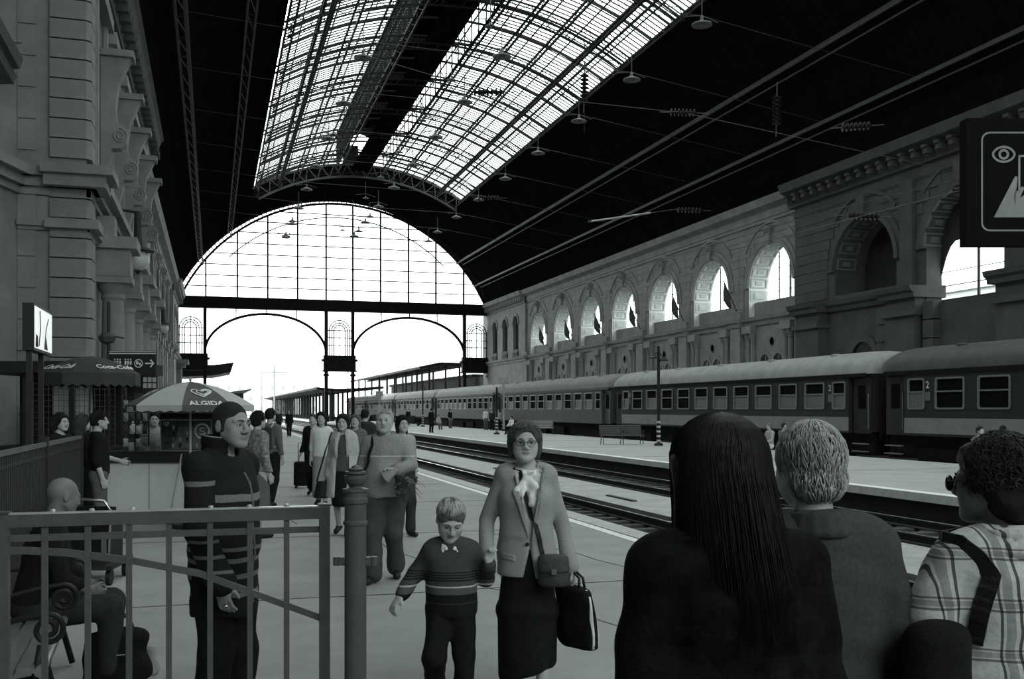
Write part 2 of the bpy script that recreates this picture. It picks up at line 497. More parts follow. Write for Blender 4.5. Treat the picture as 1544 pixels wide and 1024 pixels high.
# glazing bars and panes
rows = [(-12, -9.65), (-9.65, -7.3), (-7.3, -4.95), (-4.95, -2.7), (2.7, 4.95), (4.95, 7.3), (7.3, 9.65), (9.65, 12)]
step = PITCH / 16
mb = MB(); bars = MB()
ybars = []
y = YSK0
while y < YSKY: ybars.append(y); y += step
for (d0, d1) in rows:
    (xa, za), (xb, zb) = arc(d0, d1, 1, -0.03)
    for y in ybars:
        if y > 2: bars.bar((xa, y, za), (xb, y, zb), 0.065, 0.07)
    (xm, zm) = arc(d0, d1, 2, -0.03)[1]
    bars.bar((xm, 2, zm), (xm, YSKY, zm), 0.08, 0.08)
rbuild(bars, 'glazing_bars', iron, kind='stuff')
rest = MB(); npane = 0
pane_me = {}
for (d0, d1) in rows:
    (xa, za), (xb, zb) = arc(d0, d1, 1, -0.06)
    pane_me[(d0, d1)] = MB().add([(xa - XC, 0.02, za - ZTOP), (xb - XC, 0.02, zb - ZTOP), (xb - XC, step * 2 - 0.02, zb - ZTOP), (xa - XC, step * 2 - 0.02, za - ZTOP)], [(0, 1, 2, 3)]).mesh('glass_pane', glass)
for y in ybars[::2]:
    for (d0, d1) in rows:
        if 44 < y and npane < 296:
            link_mesh('glass_pane', pane_me[(d0, d1)], roof, (0, y, 0)); npane += 1
        else:
            (xa, za), (xb, zb) = arc(d0, d1, 1, -0.06); ye = min(y + step * 2, YSKY + 1)
            rest.add([(xa, y, za), (xb, y, zb), (xb, ye, zb), (xa, ye, za)], [(0, 1, 2, 3)])
rbuild(rest, 'glass_pane_rest', glass, kind='stuff')
# ridge lantern
ZL = 33.2
mb = MB()
mb.prism([(XC - LNH - 0.3, ZL), (XC, ZL + 0.9), (XC + LNH + 0.3, ZL), (XC + LNH + 0.3, ZL - 0.08), (XC, ZL + 0.8), (XC - LNH - 0.3, ZL - 0.08)], YBACK, YSKY, 'xz')
rbuild(mb, 'lantern_roof', roofm)
mb = MB()
for sg in (-1, 1):
    x = XC + sg * LNH
    for y in [b + k * PITCH / 4 for b in BL for k in range(4)]:
        if 2 < y < YSKY: mb.bar((x, y, vz(LNH)), (x, y, ZL), 0.09)
    for z in (vz(LNH) + 0.1, 31.6, ZL - 0.1): mb.bar((x, 2, z), (x, YSKY, z), 0.08, 0.1)
    for b in BL:
        if 2 < b < YSKY:
            for k in range(4): mb.bar((x, b + k * PITCH / 4, 30.0), (x, b + (k + 1) * PITCH / 4, ZL), 0.04)
for b in BL:
    if 2 < b < YSKY: mb.bar((XC - LNH, b, 30.0), (XC + LNH, b, 30.0), 0.12, 0.2); mb.bar((XC - LNH, b, 30), (XC, b, ZL + .6), .06); mb.bar((XC + LNH, b, 30), (XC, b, ZL + .6), .06)
mb.bar((XC - 0.5, 4, 29.9), (XC - 0.5, YSKY, 29.9), 0.1); mb.bar((XC + 0.5, 4, 29.9), (XC + 0.5, YSKY, 29.9), 0.1)
rbuild(mb, 'lantern_frame', iron)
for sg in (-1, 1):
    x = XC + sg * (LNH + 0.02)
    rbuild(MB().add([(x, YBACK, 30.0), (x, YSKY, 30.0), (x, YSKY, ZL), (x, YBACK, ZL)], [(0, 1, 2, 3)]), 'lantern_side', roofm if sg < 0 else glass)
# catwalk boards along the ridge
rbuild(MB().box(XC - 1.1, XC + 1.1, 4, YSKY, 29.72, 29.78), 'ridge_catwalk', roofm)
# end of the glazed part: lattice arch, gable band and lantern end with its bars
rbuild(lattice_arch(YSKY - 0.2, -SKH - 0.2, SKH + 0.2, 34, -0.15, 1.25, 0.22, 0.09, 0.22), 'lattice_end_arch', iron_m)
mb = MB()
for k in range(8): mb.bar((XC - LNH + k * 2 * LNH / 7, YSKY, 30.2), (XC - LNH + k * 2 * LNH / 7, YSKY, ZL + .2), 0.07)
for z in (30.3, 31.2, 32.2): mb.bar((XC - LNH, YSKY, z), (XC + LNH, YSKY, z), 0.07)
mb.box(XC - 1.9, XC - 0.2, YSKY - .1, YSKY + .1, 30.2, 32.6)
rbuild(mb, 'lantern_end_grille', iron)
# back end of the hall: wall behind the viewer
FW, FZ = 18.0, 7.5
mb = MB().box(XL - 6, XR + 3, YBACK - 0.4, YBACK, -0.9, FZ)
for i in range(40):
    xa = XC - HALF + 2 * HALF * i / 40; xb = XC - HALF + 2 * HALF * (i + 1) / 40; zt_ = min(vz(xa - XC), vz(xb - XC)) - 1.2
    if abs((xa + xb) / 2 - XC) > FW: mb.box(xa, xb, YBACK - 0.4, YBACK, FZ, 34)
    else: mb.box(xa, xb, YBACK - 0.4, YBACK, zt_, 34)
mb.box(XL - 6, XL, YBACK - 0.4, YBACK, FZ, 34); mb.box(XR, XR + 3, YBACK - 0.4, YBACK, FZ, 34)
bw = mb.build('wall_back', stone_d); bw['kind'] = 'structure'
for k in range(10): MB().box(XC - 18 + k * 4 - 0.15, XC - 18 + k * 4 + 0.15, YBACK - 0.3, YBACK - 0.1, FZ, vz(abs(-18 + k * 4)) - 1.2).build('facade_mullion', iron, bw)
for k in range(9): MB().add([(XC - 18 + k * 4, YBACK - 0.2, FZ), (XC - 14 + k * 4, YBACK - 0.2, FZ), (XC - 14 + k * 4, YBACK - 0.2, 29.3), (XC - 18 + k * 4, YBACK - 0.2, 29.3)], [(0, 1, 2, 3)]).build('facade_pane', glass, bw)

# --- long walls
def sx_(side, d): return XR + d if side > 0 else XL - d
def arch_pts(yc, a, zs, n=20):
    return [(yc + a * math.cos(math.pi * i / n), zs + a * math.sin(math.pi * i / n)) for i in range(n + 1)]
def wall_bay(mb, X, y0, y1, z0, z1, yc, a, zs, zsill, n=20):
    """wall face in plane x=X with one arched opening"""
    P = lambda y, z: (X, y, z)
    mb.add([P(y0, z0), P(y1, z0), P(y1, zsill), P(y0, zsill)], [(0, 1, 2, 3)])
    mb.add([P(y0, zsill), P(yc - a, zsill), P(yc - a, zs), P(y0, zs)], [(0, 1, 2, 3)])
    mb.add([P(yc + a, zsill), P(y1, zsill), P(y1, zs), P(yc + a, zs)], [(0, 1, 2, 3)])
    pts = arch_pts(yc, a, zs, n)
    h = n // 2
    # spandrels: right half (angle 0..90), left half
    mb.add([P(y1, zs)] + [P(y1, z1)] + [P(yc, z1)] + [P(*p) for p in pts[h::-1]], [tuple(range(h + 4))])
    mb.add([P(y0, zs)] + [P(*p) for p in pts[:h - 1:-1]] + [P(yc, z1), P(y0, z1)], [tuple(range(len(pts) - h + 3))])
def reveal(mb, Xa, Xb, yc, a, zs, zf, zg, n=20):
    """jambs and soffit from the face (Xa) to the glass plane (Xb), sill sloping from zf to zg"""
    o = [(yc + a, None)] + []
    pts = [(yc + a, zf, zg)] + [(y, z, z) for y, z in arch_pts(yc, a, zs, n)] + [(yc - a, zf, zg)]
    for p, q in zip(pts[:-1], pts[1:]):
        mb.add([(Xa, p[0], p[1]), (Xa, q[0], q[1]), (Xb, q[0], q[2]), (Xb, p[0], p[2])], [(0, 1, 2, 3)])
def ring(mb, side, d0, d1, yc, r0, r1, zs, n=24, a0=0.0, a1=math.pi):
    """archivolt ring proud of the wall between depths d0,d1"""
    xa, xb = sx_(side, d0), sx_(side, d1)
    prof = [(r0, xa), (r1, xa), (r1, xb), (r0, xb)]
    vs = []; fs = []
    for i in range(n + 1):
        t = a0 + (a1 - a0) * i / n
        for r, x in prof: vs.append((x, yc + r * math.cos(t), zs + r * math.sin(t)))
    for i in range(n):
        for k in range(4): fs.append((i * 4 + k, i * 4 + (k + 1) % 4, (i + 1) * 4 + (k + 1) % 4, (i + 1) * 4 + k))
    fs += [(0, 1, 2, 3), (n * 4 + 3, n * 4 + 2, n * 4 + 1, n * 4)]
    mb.add(vs, fs)
def run(mb, side, prof, y0, y1):
    """moulding with profile (d, z) along the hall"""
    mb.prism([(sx_(side, d), z) for d, z in prof], y0, y1, 'xz')
CORN = [(0.3, 15.0), (-0.12, 15.0), (-0.12, 15.2), (-0.2, 15.25), (-0.2, 15.75), (-0.35, 15.85), (-0.75, 16.0), (-0.85, 16.25), (-0.95, 16.5), (0.3, 16.62)]
STRG = [(0.3, 7.75), (-0.12, 7.75), (-0.16, 8.0), (-0.34, 8.12), (-0.42, 8.36), (0.3, 8.42)]
def offs(prof, o): return [(d - o if d < 0.29 else d, z) for d, z in prof]
A, ZS, ZF, ZG, DG = 2.95, 10.55, 8.42, 9.5, 1.6
def long_wall(side, main, reveal_mat, name):
    w = MB()
    for k in range(NB):
        yc = BAY0 + PITCH * k
        wall_bay(w, sx_(side, 0), yc - PITCH / 2, yc + PITCH / 2, -0.9, 15.2, yc, A, ZS, ZF)
    yA, yB = BAY0 - PITCH / 2, BAY0 + PITCH * (NB - 0.5)
    X = sx_(side, -0.3)
    for k in range(3):
        yc = 122.4 + 4.9 * k
        y0 = yB if k == 0 else yc - 2.45; y1 = YEND + 2 if k == 2 else yc + 2.45
        wall_bay(w, X, y0, y1, -0.9, 15.2, yc, 1.15, 12.6, 9.0, 12)
    w.add([(X, yB, -0.9), (X, yB, 16), (sx_(side, 0), yB, 16), (sx_(side, 0), yB, -0.9)], [(0, 1, 2, 3)])
    W = w.build(name, main); W['kind'] = 'structure'
    # cornice and string course
    c = MB(); run(c, side, CORN, yA, yB); c.build('cornice', main, W)
    c = MB(); run(c, side, offs(CORN, 0.3), yB, YEND); 
    c.build('cornice', main, W)
    c = MB()
    for i in range(22):
        y = yB + 0.4 + i * 0.8; xa, xb = sx_(side, -0.45), sx_(side, -0.9)
        c.box(min(xa, xb), max(xa, xb), y, y + 0.3, 15.3, 15.85)
    c.build('modillion_row', main, W)
    c = MB(); run(c, side, STRG, yA, yB); run(c, side, offs(STRG, 0.3), yB, YEND); c.build('string_course', main, W)
    c = MB(); run(c, side, [(0.1, 14.55), (-0.07, 14.55), (-0.1, 14.75), (0.1, 14.75)], yA, yB); c.build('upper_fillet', main, W)
    # end pavilion blind windows, balustrade panels
    for k in range(3):
        yc = 122.4 + 4.9 * k
        m = MB(); ring(m, side, -0.3, -0.42, yc, 1.15, 1.45, 12.6, 14); m.build('archivolt', main, W)
        m = MB(); xa, xb = sorted((sx_(side, 0.1), sx_(side, 0.2)))
        m.box(xa, xb, yc - 1.4, yc + 1.4, 8.8, 13.9); m.build('dark_window', black, W)
        m = MB(); reveal(m, sx_(side, -0.3), sx_(side, 0.2), yc, 1.15, 12.6, 9.0, 9.0, 12); m.build('window_reveal', main, W)
        m = MB(); xa, xb = sorted((sx_(side, -0.3), sx_(side, -0.42))); m.box(xa, xb, yc - 1.2, yc + 1.2, 8.55, 9.0)
        for q in range(7): m.box(xa, xb, yc - 1.2 + q * 0.36, yc - 1.0 + q * 0.36, 8.45, 9.4)
        m.build('balustrade_panel', main, W)
    # tympanum back for lower windows
    for k in range(NB):
        yc = BAY0 + PITCH * k
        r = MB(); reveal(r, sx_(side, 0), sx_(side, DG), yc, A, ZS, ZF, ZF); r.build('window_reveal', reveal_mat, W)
        xa, xb = sorted((sx_(side, 0.45), sx_(side, DG + 0.1))); MB().box(xa, xb, yc - A, yc + A, ZF - 0.1, ZG).box(xa, xb, yc - A, yc + A, ZF - .1, ZF).build('window_breast', main, W)
        m = MB(); ring(m, side, 0.0, -0.16, yc, A, A + 0.28, ZS); ring(m, side, 0.0, -0.09, yc, A + 0.28, A + 0.62, ZS)
        m.build('archivolt', main, W)
        m = MB(); ring(m, side, -0.02, -0.13, yc, A + 1.0, A + 1.16, ZS + 0.35, 20, 0.6, math.pi - 0.6); m.build('outer_hood_mould', main, W)
        m = MB(); xa, xb = sorted((sx_(side, 0.02), sx_(side, -0.32)))
        m.add([(xa, yc - 0.25, ZS + A - 0.1), (xa, yc + 0.25, ZS + A - 0.1), (xb, yc + 0.25, ZS + A - 0.1), (xb, yc - 0.25, ZS + A - 0.1),
               (xa, yc - 0.38, ZS + A + 1.15), (xa, yc + 0.38, ZS + A + 1.15), (xb, yc + 0.38, ZS + A + 1.15), (xb, yc - 0.38, ZS + A + 1.15)],
              [(0, 3, 2, 1), (4, 5, 6, 7), (0, 1, 5, 4), (1, 2, 6, 5), (2, 3, 7, 6), (3, 0, 4, 7)])
        m.lathe([(0.0, -.3), (0.2, -.22), (.3, 0), (.2, .22), (0, .3)], 8, (xa if side > 0 else xb, yc, ZS + A + 0.9))
        m.build('keystone', main, W)
        # ashlar courses beside and above the arch
        z = 8.5
        while z < 14.4:
            zt = z + 0.62; zm = max(z, ZS) if z > ZS - 0.6 else z
            ro = A + 0.68
            dy = ro if zt <= ZS else (math.sqrt(ro ** 2 - (zm - ZS) ** 2) if zm - ZS < ro else 0.0)
            for s2 in (-1, 1):
                lo, hi = yc + s2 * (dy + 0.02), yc + s2 * (PITCH / 2 - 0.012)
                if abs(hi - lo) > 0.15:
                    xa, xb = sorted((sx_(side, -0.045), sx_(side, 0.02)))
                    MB().box(xa, xb, min(lo, hi), max(lo, hi), z + 0.012, zt - 0.012).build('stone_course', main, W)
            z = zt
        # lower zone: twin arched openings, roundel, columns
        for s2 in (-1, 1):
            yy = yc + s2 * 0.85 - 0.2
            m = MB(); ring(m, side, 0.0, -0.1, yy, 0.62, 0.85, 5.0, 12)
            xa, xb = sorted((sx_(side, 0), sx_(side, -0.08)))
            m.box(xa, xb, yy + 0.62, yy + 0.8, 2.2, 5.0); m.box(xa, xb, yy - 0.8, yy - 0.62, 2.2, 5.0)
            m.build('small_archivolt', main, W)
            m = MB(); xa, xb = sorted((sx_(side, -0.03), sx_(side, -0.005)))
            m.prism([(yy - 0.62, 2.2), (yy + 0.62, 2.2)] + [(yy + 0.62 * math.cos(math.pi * i / 12), 5.0 + 0.62 * math.sin(math.pi * i / 12)) for i in range(13)], xa, xb, 'yz')
            m.build('dark_window', dglass, W)
            m = MB(); xa, xb = sorted((sx_(side, -0.06), sx_(side, -0.03)))
            for q in (-0.2, 0.2): m.box(xa, xb, yy + q - 0.02, yy + q + 0.02, 2.2, 5.55)
            m.box(xa, xb, yy - .62, yy + .62, 4.97, 5.03); m.build('window_bar', iron_m, W)
        m = MB(); m.lathe([(0.0, 0), (0.28, 0), (0.34, 0.06 * side * -1), (0.4, 0)], 14, (sx_(side, -0.02), yc - 0.2, 6.5), 'x'); m.build('roundel', main, W)
        for s2 in (-1, 1):
            for q in (2.15, 2.75):
                yy = yc + s2 * q
                m = MB(); m.lathe([(0.24, 0.0), (0.24, 2.4), (0.26, 2.45), (0.2, 2.55), (0.21, 4.4), (0.18, 6.6), (0.22, 6.68), (0.2, 6.75), (0.3, 7.05), (0.33, 7.1), (0.33, 7.2)], 10, (sx_(side, -0.12), yy, 0))
                m.build('half_column', main, W, smooth=False)
        xa, xb = sorted((sx_(side, -0.5), sx_(side, 0)))
        m = MB().box(xa, xb, yc - 3.2, yc - 1.9, 7.2, 7.75).box(xa, xb, yc + 1.9, yc + 3.2, 7.2, 7.75); m.build('column_entablature', main, W)
    for k in range(NB + 1):
        yb = yA + PITCH * k
        m = MB(); xa, xb = sorted((sx_(side, -0.38), sx_(side, 0.05))); m.box(xa, xb, yb - 0.72, yb + 0.72, -0.5, 7.75)
        run(m, side, offs(STRG, 0.35), yb - 0.8, yb + 0.8)
        m.build('wall_pier', main, W)
        m = MB(); xa, xb = sorted((sx_(side, -0.25), sx_(side, 0.05))); m.box(xa, xb, yb - 0.5, yb + 0.5, 8.4, 8.9); m.build('pier_plinth', main, W)
    return W
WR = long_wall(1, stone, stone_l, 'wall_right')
WL = long_wall(-1, stone, stone, 'wall_left')
# left windows are closed by added panels to keep extra daylight out
for k in range(NB):
    yc = BAY0 + PITCH * k
    MB().box(XL - DG - 0.1, XL - DG, yc - A, yc + A, 8, 14).build('daylight_stop_panel', stone_d, WL)
# right windows: panes, mullions; coffers of the reveals
cof = MB()
for (x0, x1, y0, y1) in ((0.1, 0.2, -0.36, 0.36), (1.35, 1.45, -0.36, 0.36), (0.2, 1.35, -0.36, -0.26), (0.2, 1.35, 0.26, 0.36)):
    cof.box(x0, x1, y0, y1, -0.09, 0.0)
cof.box(0.5, 1.05, -0.15, 0.15, -0.06, 0.0)
cof_me = cof.mesh('coffer_panel', M('coffer_stone', 0.5, 0.85, 0.2, 2)); cof_me2 = cof.mesh('coffer_panel', M('shaded_coffer_stone', 0.13, 0.85, 0.2, 2))  # coffers paled for window daylight; second copy darkened for the dim pavilion
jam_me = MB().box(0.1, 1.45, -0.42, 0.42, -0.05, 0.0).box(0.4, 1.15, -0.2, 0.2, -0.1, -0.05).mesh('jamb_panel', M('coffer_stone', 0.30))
mull = M('window_mullion', 0.05, 0.6)
for k in range(NB):
    yc = BAY0 + PITCH * k
    n = 11
    for i in range(n):
        a = math.pi * (i + 0.5) / n
        # local z axis points to the ring: rotate about x
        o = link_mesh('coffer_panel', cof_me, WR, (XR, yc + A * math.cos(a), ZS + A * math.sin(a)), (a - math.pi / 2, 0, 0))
    for s2 in (-1, 1):
        link_mesh('jamb_panel', jam_me, WR, (XR, yc + s2 * A, ZS - 0.55), (-s2 * math.pi / 2, 0, 0))
    win = empty('window_%d' % (k + 1), (XR + DG, yc, ZG), kind='structure')
    m = MB(); m.box(-0.06, 0.06, -0.07, 0.07, 0, ZS + A - ZG)
    for s2 in (-1, 1):
        m.box(-0.04, 0.04, s2 * 1.45 - 0.03, s2 * 1.45 + 0.03, 0, ZS - ZG + math.sqrt(A * A - 1.45 ** 2))
    m.build('mullion', mull, win)
    m = MB()
    for q in range(1, 5):
        z = q * 0.82; hw = A if ZG + z < ZS else math.sqrt(max(A * A - (ZG + z - ZS) ** 2, 0.01))
        m.box(-0.02, 0.02, -hw, hw, z - 0.018, z + 0.018)
    m.build('glazing_bar', mull, win)
    zz = [0, 0.82, 1.64, 2.46, 3.28, ZS + A - ZG]
    ycut = [-A, -1.45, 0, 1.45, A]
    for i in range(5):
        for j in range(4):
            pts = []
            yl, yh = ycut[j], ycut[j + 1]
            def top(y): return ZS - ZG + math.sqrt(max(A * A - y * y, 0))
            ys = [yl + (yh - yl) * q / 4 for q in range(5)]
            up = [(y, min(zz[i + 1], top(y))) for y in ys]
            if max(z for _, z in up) <= zz[i] + 0.02: continue
            up = [(y, max(z, zz[i] + 0.001)) for y, z in up]
            poly = [(yl, zz[i]), (yh, zz[i])] + up[::-1]
            MB().add([(0.0, y, z) for y, z in poly], [tuple(range(len(poly)))]).build('pane', glass, win)
# near pavilion on the right side
XP = XR - 0.8
w = MB(); YP = BAY0 - PITCH / 2
wall_bay(w, XP, 46.25, YP, -0.9, 15.2, 50.3, 2.9, 10.2, 8.7)
wall_bay(w, XP, 38.2, 46.25, -0.9, 15.2, 42.2, 2.75, 10.4, 7.4)
w.add([(XP, YBACK, -0.9), (XP, 38.2, -0.9), (XP, 38.2, 15.2), (XP, YBACK, 15.2)], [(0, 1, 2, 3)])
w.add([(XP, YP, -0.9), (XP, YP, 16.2), (XR + .1, YP, 16.2), (XR + .1, YP, -0.9)], [(0, 1, 2, 3)])
MB().box(XP - .02, XP + .3, YBACK, YP, 16.5, 18.5).build('ceiling_eaves', roofm)['kind'] = 'structure'
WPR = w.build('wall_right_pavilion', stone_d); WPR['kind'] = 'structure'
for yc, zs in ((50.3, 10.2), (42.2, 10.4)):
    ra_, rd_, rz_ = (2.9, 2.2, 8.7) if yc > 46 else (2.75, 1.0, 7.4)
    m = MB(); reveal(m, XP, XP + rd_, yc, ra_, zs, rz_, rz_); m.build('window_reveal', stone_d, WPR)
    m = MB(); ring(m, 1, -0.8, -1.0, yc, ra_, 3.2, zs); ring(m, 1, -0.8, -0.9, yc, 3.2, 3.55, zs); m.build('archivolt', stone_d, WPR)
    m = MB()
    for i in range(9):
        a = math.pi * (i + 0.5) / 9
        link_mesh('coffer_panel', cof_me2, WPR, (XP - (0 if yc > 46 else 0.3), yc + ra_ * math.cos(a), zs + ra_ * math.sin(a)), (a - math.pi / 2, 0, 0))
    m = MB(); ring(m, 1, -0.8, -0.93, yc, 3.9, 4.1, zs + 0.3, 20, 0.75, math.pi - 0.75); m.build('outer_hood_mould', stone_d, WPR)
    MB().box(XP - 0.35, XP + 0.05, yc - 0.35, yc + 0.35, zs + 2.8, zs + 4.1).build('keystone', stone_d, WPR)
MB().box(XP + 2.2, XP + 2.4, 47.0, 53.5, 8, 14).build('dark_window', M('dark_blind', 0.03, 0.9, 0.3, 2), WPR)
# second arch: bright window partly covered by a dark blind
nw = empty('window_8', (XP + 0.98, 42.2, 7.6), kind='structure')
m = MB(); m.box(-0.05, 0.05, -0.06, 0.06, 0, 3.15); m.box(-0.05, 0.05, -2.75, 2.75, -0.25, 0.03); m.build('mullion', mull, nw)
for yl, yh in ((-2.75, 0), (0, 2.75)):
    ys = [yl + (yh - yl) * q / 8 for q in range(9)]
    poly = [(yl, 0), (yh, 0)] + [(y, 3.1 - 1.3 * max(0, abs(y) - 1.6) ** 2) for y in ys[::-1]]
    MB().add([(0, y, z) for y, z in poly], [tuple(range(len(poly)))]).build('pane', glass, nw)
    poly = [(y, 3.1 - 1.3 * max(0, abs(y) - 1.6) ** 2) for y in ys] + [(yh, 6.0), (yl, 6.0)]
    MB().prism(poly, -0.04, 0.03, 'yz').build('drawn_blind', M('dark_blind', 0.03), nw)
m = MB()
for z in (0.75, 1.5): m.box(-0.02, 0.02, -2.7, 2.7, z - 0.02, z + 0.02)
m.build('glazing_bar', mull, nw)
m = MB(); run(m, 1, offs(CORN, 0.9), YBACK, YP + 0.5); m.build('cornice', stone_d, WPR)
m = MB(); run(m, 1, offs(STRG, 0.85), YBACK, 39.3); run(m, 1, offs(STRG, 0.85), 45.1, YP); m.build('string_course', stone_d, WPR)
m = MB(); run(m, 1, [(0, 14.3), (-0.9, 14.3), (-0.95, 14.55), (0, 14.55)], YBACK, YP); m.build('upper_fillet', stone_d, WPR)
mod = MB().box(-0.5, 0.0, -0.16, 0.16, 0, 0.45).box(-0.62, 0.0, -0.16, 0.16, 0.3, 0.45).mesh('modillion', stone_d)
for i in range(24):
    link_mesh('modillion', mod, WPR, (XP - 0.35, YP - 0.2 - i * 0.95, 15.25))
for yb in (46.25, 38.0, 55.2):
    m = MB(); m.box(XP - 0.7, XP + 0.1, yb - 1.25, yb + 1.25, -0.5, 7.8); run(m, 1, offs(STRG, 1.65), yb - 1.5, yb + 1.5)
    if yb != 55.2: m.box(XP - 0.3, XP + .1, yb - .5, yb + .5, 8.4, 14.3)
    m.box(XP - 0.9, XP, yb - 1.4, yb + 1.4, 6.8, 7.1)
    m.build('wall_pier', stone_d, WPR)
for yb in (48.2, 44.3):
    m = MB()
    for z in (2, 3, 4, 5, 6, 7): m.box(XP - 0.45, XP + .1, yb - .4, yb + .4, z - 0.47, z + 0.47)
    m.build('rusticated_strip', stone_d, WPR)
m = MB(); ring(m, 1, -0.8, -0.95, 50.3, 1.1, 1.5, 4.6); m.build('small_archivolt', stone_d, WPR)
m = MB(); m.prism([(50.3 + 1.1 * math.cos(math.pi * i / 12), 4.6 + 1.1 * math.sin(math.pi * i / 12)) for i in range(13)] + [(49.2, 2), (51.4, 2)], XP - 0.06, XP - 0.01, 'yz')
m.build('dark_window', dglass, WPR)
z = 8.6
while z < 14.2:
    for yc, lo, hi in ((50.3, 46.8, YP - .05), (42.2, 38.6, 45.7)):
        zs = 10.3; ro = 3.62; zm = max(z, zs)
        dy = ro if z + .6 < zs else (math.sqrt(ro * ro - (zm - zs) ** 2) if zm - zs < ro else 0)
        for a_, b_ in ((lo, yc - dy), (yc + dy, hi)):
            if b_ - a_ > 0.2: MB().box(XP - 0.05, XP + 0.02, a_, b_, z + 0.012, z + 0.6).build('stone_course', stone_d, WPR)
    z += 0.62

# --- left pavilion: projecting block with rusticated corners
XQ = -3.3
YQ0, YQ1 = 29.4, BAY0 - PITCH / 2
w = MB()
w.add([(XQ, YQ0, -0.9), (XQ, YQ1, -0.9), (XQ, YQ1, 18.6), (XQ, YQ0, 18.6)], [(0, 1, 2, 3)])
w.add([(XQ, YQ0, -0.9), (XQ, YQ0, 18.6), (-5.0, YQ0, 18.6), (-5.0, YQ0, -0.9)], [(0, 1, 2, 3)])
w.add([(XQ, YQ1, -0.9), (XQ, YQ1, 18.6), (XL - .1, YQ1, 18.6), (XL - .1, YQ1, -0.9)], [(0, 1, 2, 3)])
# splayed wall and inner side wall towards the viewer
w.add([(-5.0, YQ0, -0.9), (-5.0, YQ0, 18.6), (-7.0, YQ0 - 6.5, 18.6), (-7.0, YQ0 - 6.5, -0.9)], [(0, 1, 2, 3)])
w.add([(-7.0, YQ0 - 6.5, -0.9), (-7.0, YQ0 - 6.5, 18.6), (-9.0, YBACK, 18.6), (-9.0, YBACK, -0.9)], [(0, 1, 2, 3)])
WPL = w.build('wall_left_pavilion', stone); WPL['kind'] = 'structure'
# close the gap between vault and left wall over the recess
MB().box(-12, XL + 0.6, YBACK, YQ1, 18.3, 18.6).build('ceiling_recess', roofm)['kind'] = 'structure'
# corner pilaster: block by block
blk = MB().add([(-0.9, -0.12, 0.0), (0.02, -0.12, 0.0), (0.14, 0.0, 0.0), (0.14, 0.9, 0.0), (-0.9, 0.9, 0.0),
                (-0.9, -0.12, 0.5), (0.02, -0.12, 0.5), (0.14, 0.0, 0.5), (0.14, 0.9, 0.5), (-0.9, 0.9, 0.5)],
               [(0, 4, 3, 2, 1), (5, 6, 7, 8, 9), (0, 1, 6, 5), (1, 2, 7, 6), (2, 3, 8, 7), (3, 4, 9, 8), (4, 0, 5, 9)]).mesh('rusticated_block', stone)
for i in range(34):
    z = -0.1 + i * 0.54
    if 7.55 < z < 8.2: continue
    link_mesh('rusticated_block', blk, WPL, (XQ, YQ0, z))
blk2 = MB().box(-0.6, 0.16, -1.3, 1.3, 0, 0.62).mesh('rusticated_block', stone)
for yb in (54.4,):
    for i in range(24):
        z = -0.1 + i * 0.67
        if z > 15: break
        link_mesh('rusticated_block', blk2, WPL, (XQ, yb, z))
# string course and upper cornice wrapping the pavilion
def wrap(mb, z0, z1, out, y_front=True):
    mb.box(XQ - 0.2, XQ + out, YQ0 - out, YQ1 + out, z0, z1)
    mb.box(-5.0, XQ + out, YQ0 - out, YQ0 + 0.2, z0, z1)
m = MB(); wrap(m, 7.5, 7.7, 0.12); wrap(m, 7.7, 7.95, 0.28); wrap(m, 7.95, 8.2, 0.5)
m.box(-4.35, XQ + 0.75, YQ0 - 0.75, YQ0 + 1.0, 8.0, 8.25); m.box(-4.3, XQ + 0.55, YQ0 - 0.55, YQ0 + 0.9, 7.7, 8.0)
m.build('string_course', stone, WPL)
m = MB(); wrap(m, 6.55, 6.65, 0.1); wrap(m, 6.65, 6.8, 0.2)
m.box(-4.3, XQ + 0.35, YQ0 - 0.35, YQ0 + .9, 6.6, 6.85); m.build('capital_band', stone, WPL)
# the splayed corner carries the same string course
sd = Vector((-2.0, -6.5, 0)).normalized(); sn = Vector((sd.y, -sd.x, 0)) * -1
m = MB()
for z0, z1, o in ((7.5, 7.7, 0.12), (7.7, 7.95, 0.28), (7.95, 8.2, 0.5)):
    p0 = Vector((-5.0, YQ0, 0)); p1 = Vector((-7.0, YQ0 - 6.5, 0))
    n_ = Vector((0.956, -0.294, 0))
    m.add([p0 + Vector((0, 0, z0)), p1 + Vector((0, 0, z0)), p1 + n_ * o + Vector((0, 0, z0)), p0 + n_ * o + Vector((0, 0, z0)),
           p0 + Vector((0, 0, z1)), p1 + Vector((0, 0, z1)), p1 + n_ * o + Vector((0, 0, z1)), p0 + n_ * o + Vector((0, 0, z1))],
          [(0, 3, 2, 1), (4, 5, 6, 7), (0, 1, 5, 4), (1, 2, 6, 5), (2, 3, 7, 6), (3, 0, 4, 7)])
m.build('string_course', stone, WPL)
# broken pediment over the splayed wall window
p0 = Vector((-5.5, YQ0 - 1.6, 0)); n_ = Vector((0.956, -0.294, 0)); d_ = Vector((-2.0, -6.5, 0)).normalized()
m = MB()
a_, b_ = p0 + Vector((0, 0, 10.4)) + n_ * 0.5, p0 + d_ * 3.2 + Vector((0, 0, 12.2)) + n_ * 0.5
m.bar(a_, b_, 0.9, 0.35); m.bar(a_ + Vector((0, 0, -.4)), b_ + Vector((0, 0, -.4)), 0.6, 0.3)
m.build('window_pediment', stone_d, WPL)
for i in range(9):
    z = 8.7 + i * 0.85
    MB().box(-5.0, -4.55, YQ0 - 0.05, YQ0 + .1, z, z + 0.8).build('stone_course', stone, WPL)
for i in range(9):
    z = -0.1 + i * 0.85
    MB().box(-5.0, -4.55, YQ0 - 0.05, YQ0 + .1, z, z + 0.8).build('stone_course', stone, WPL)
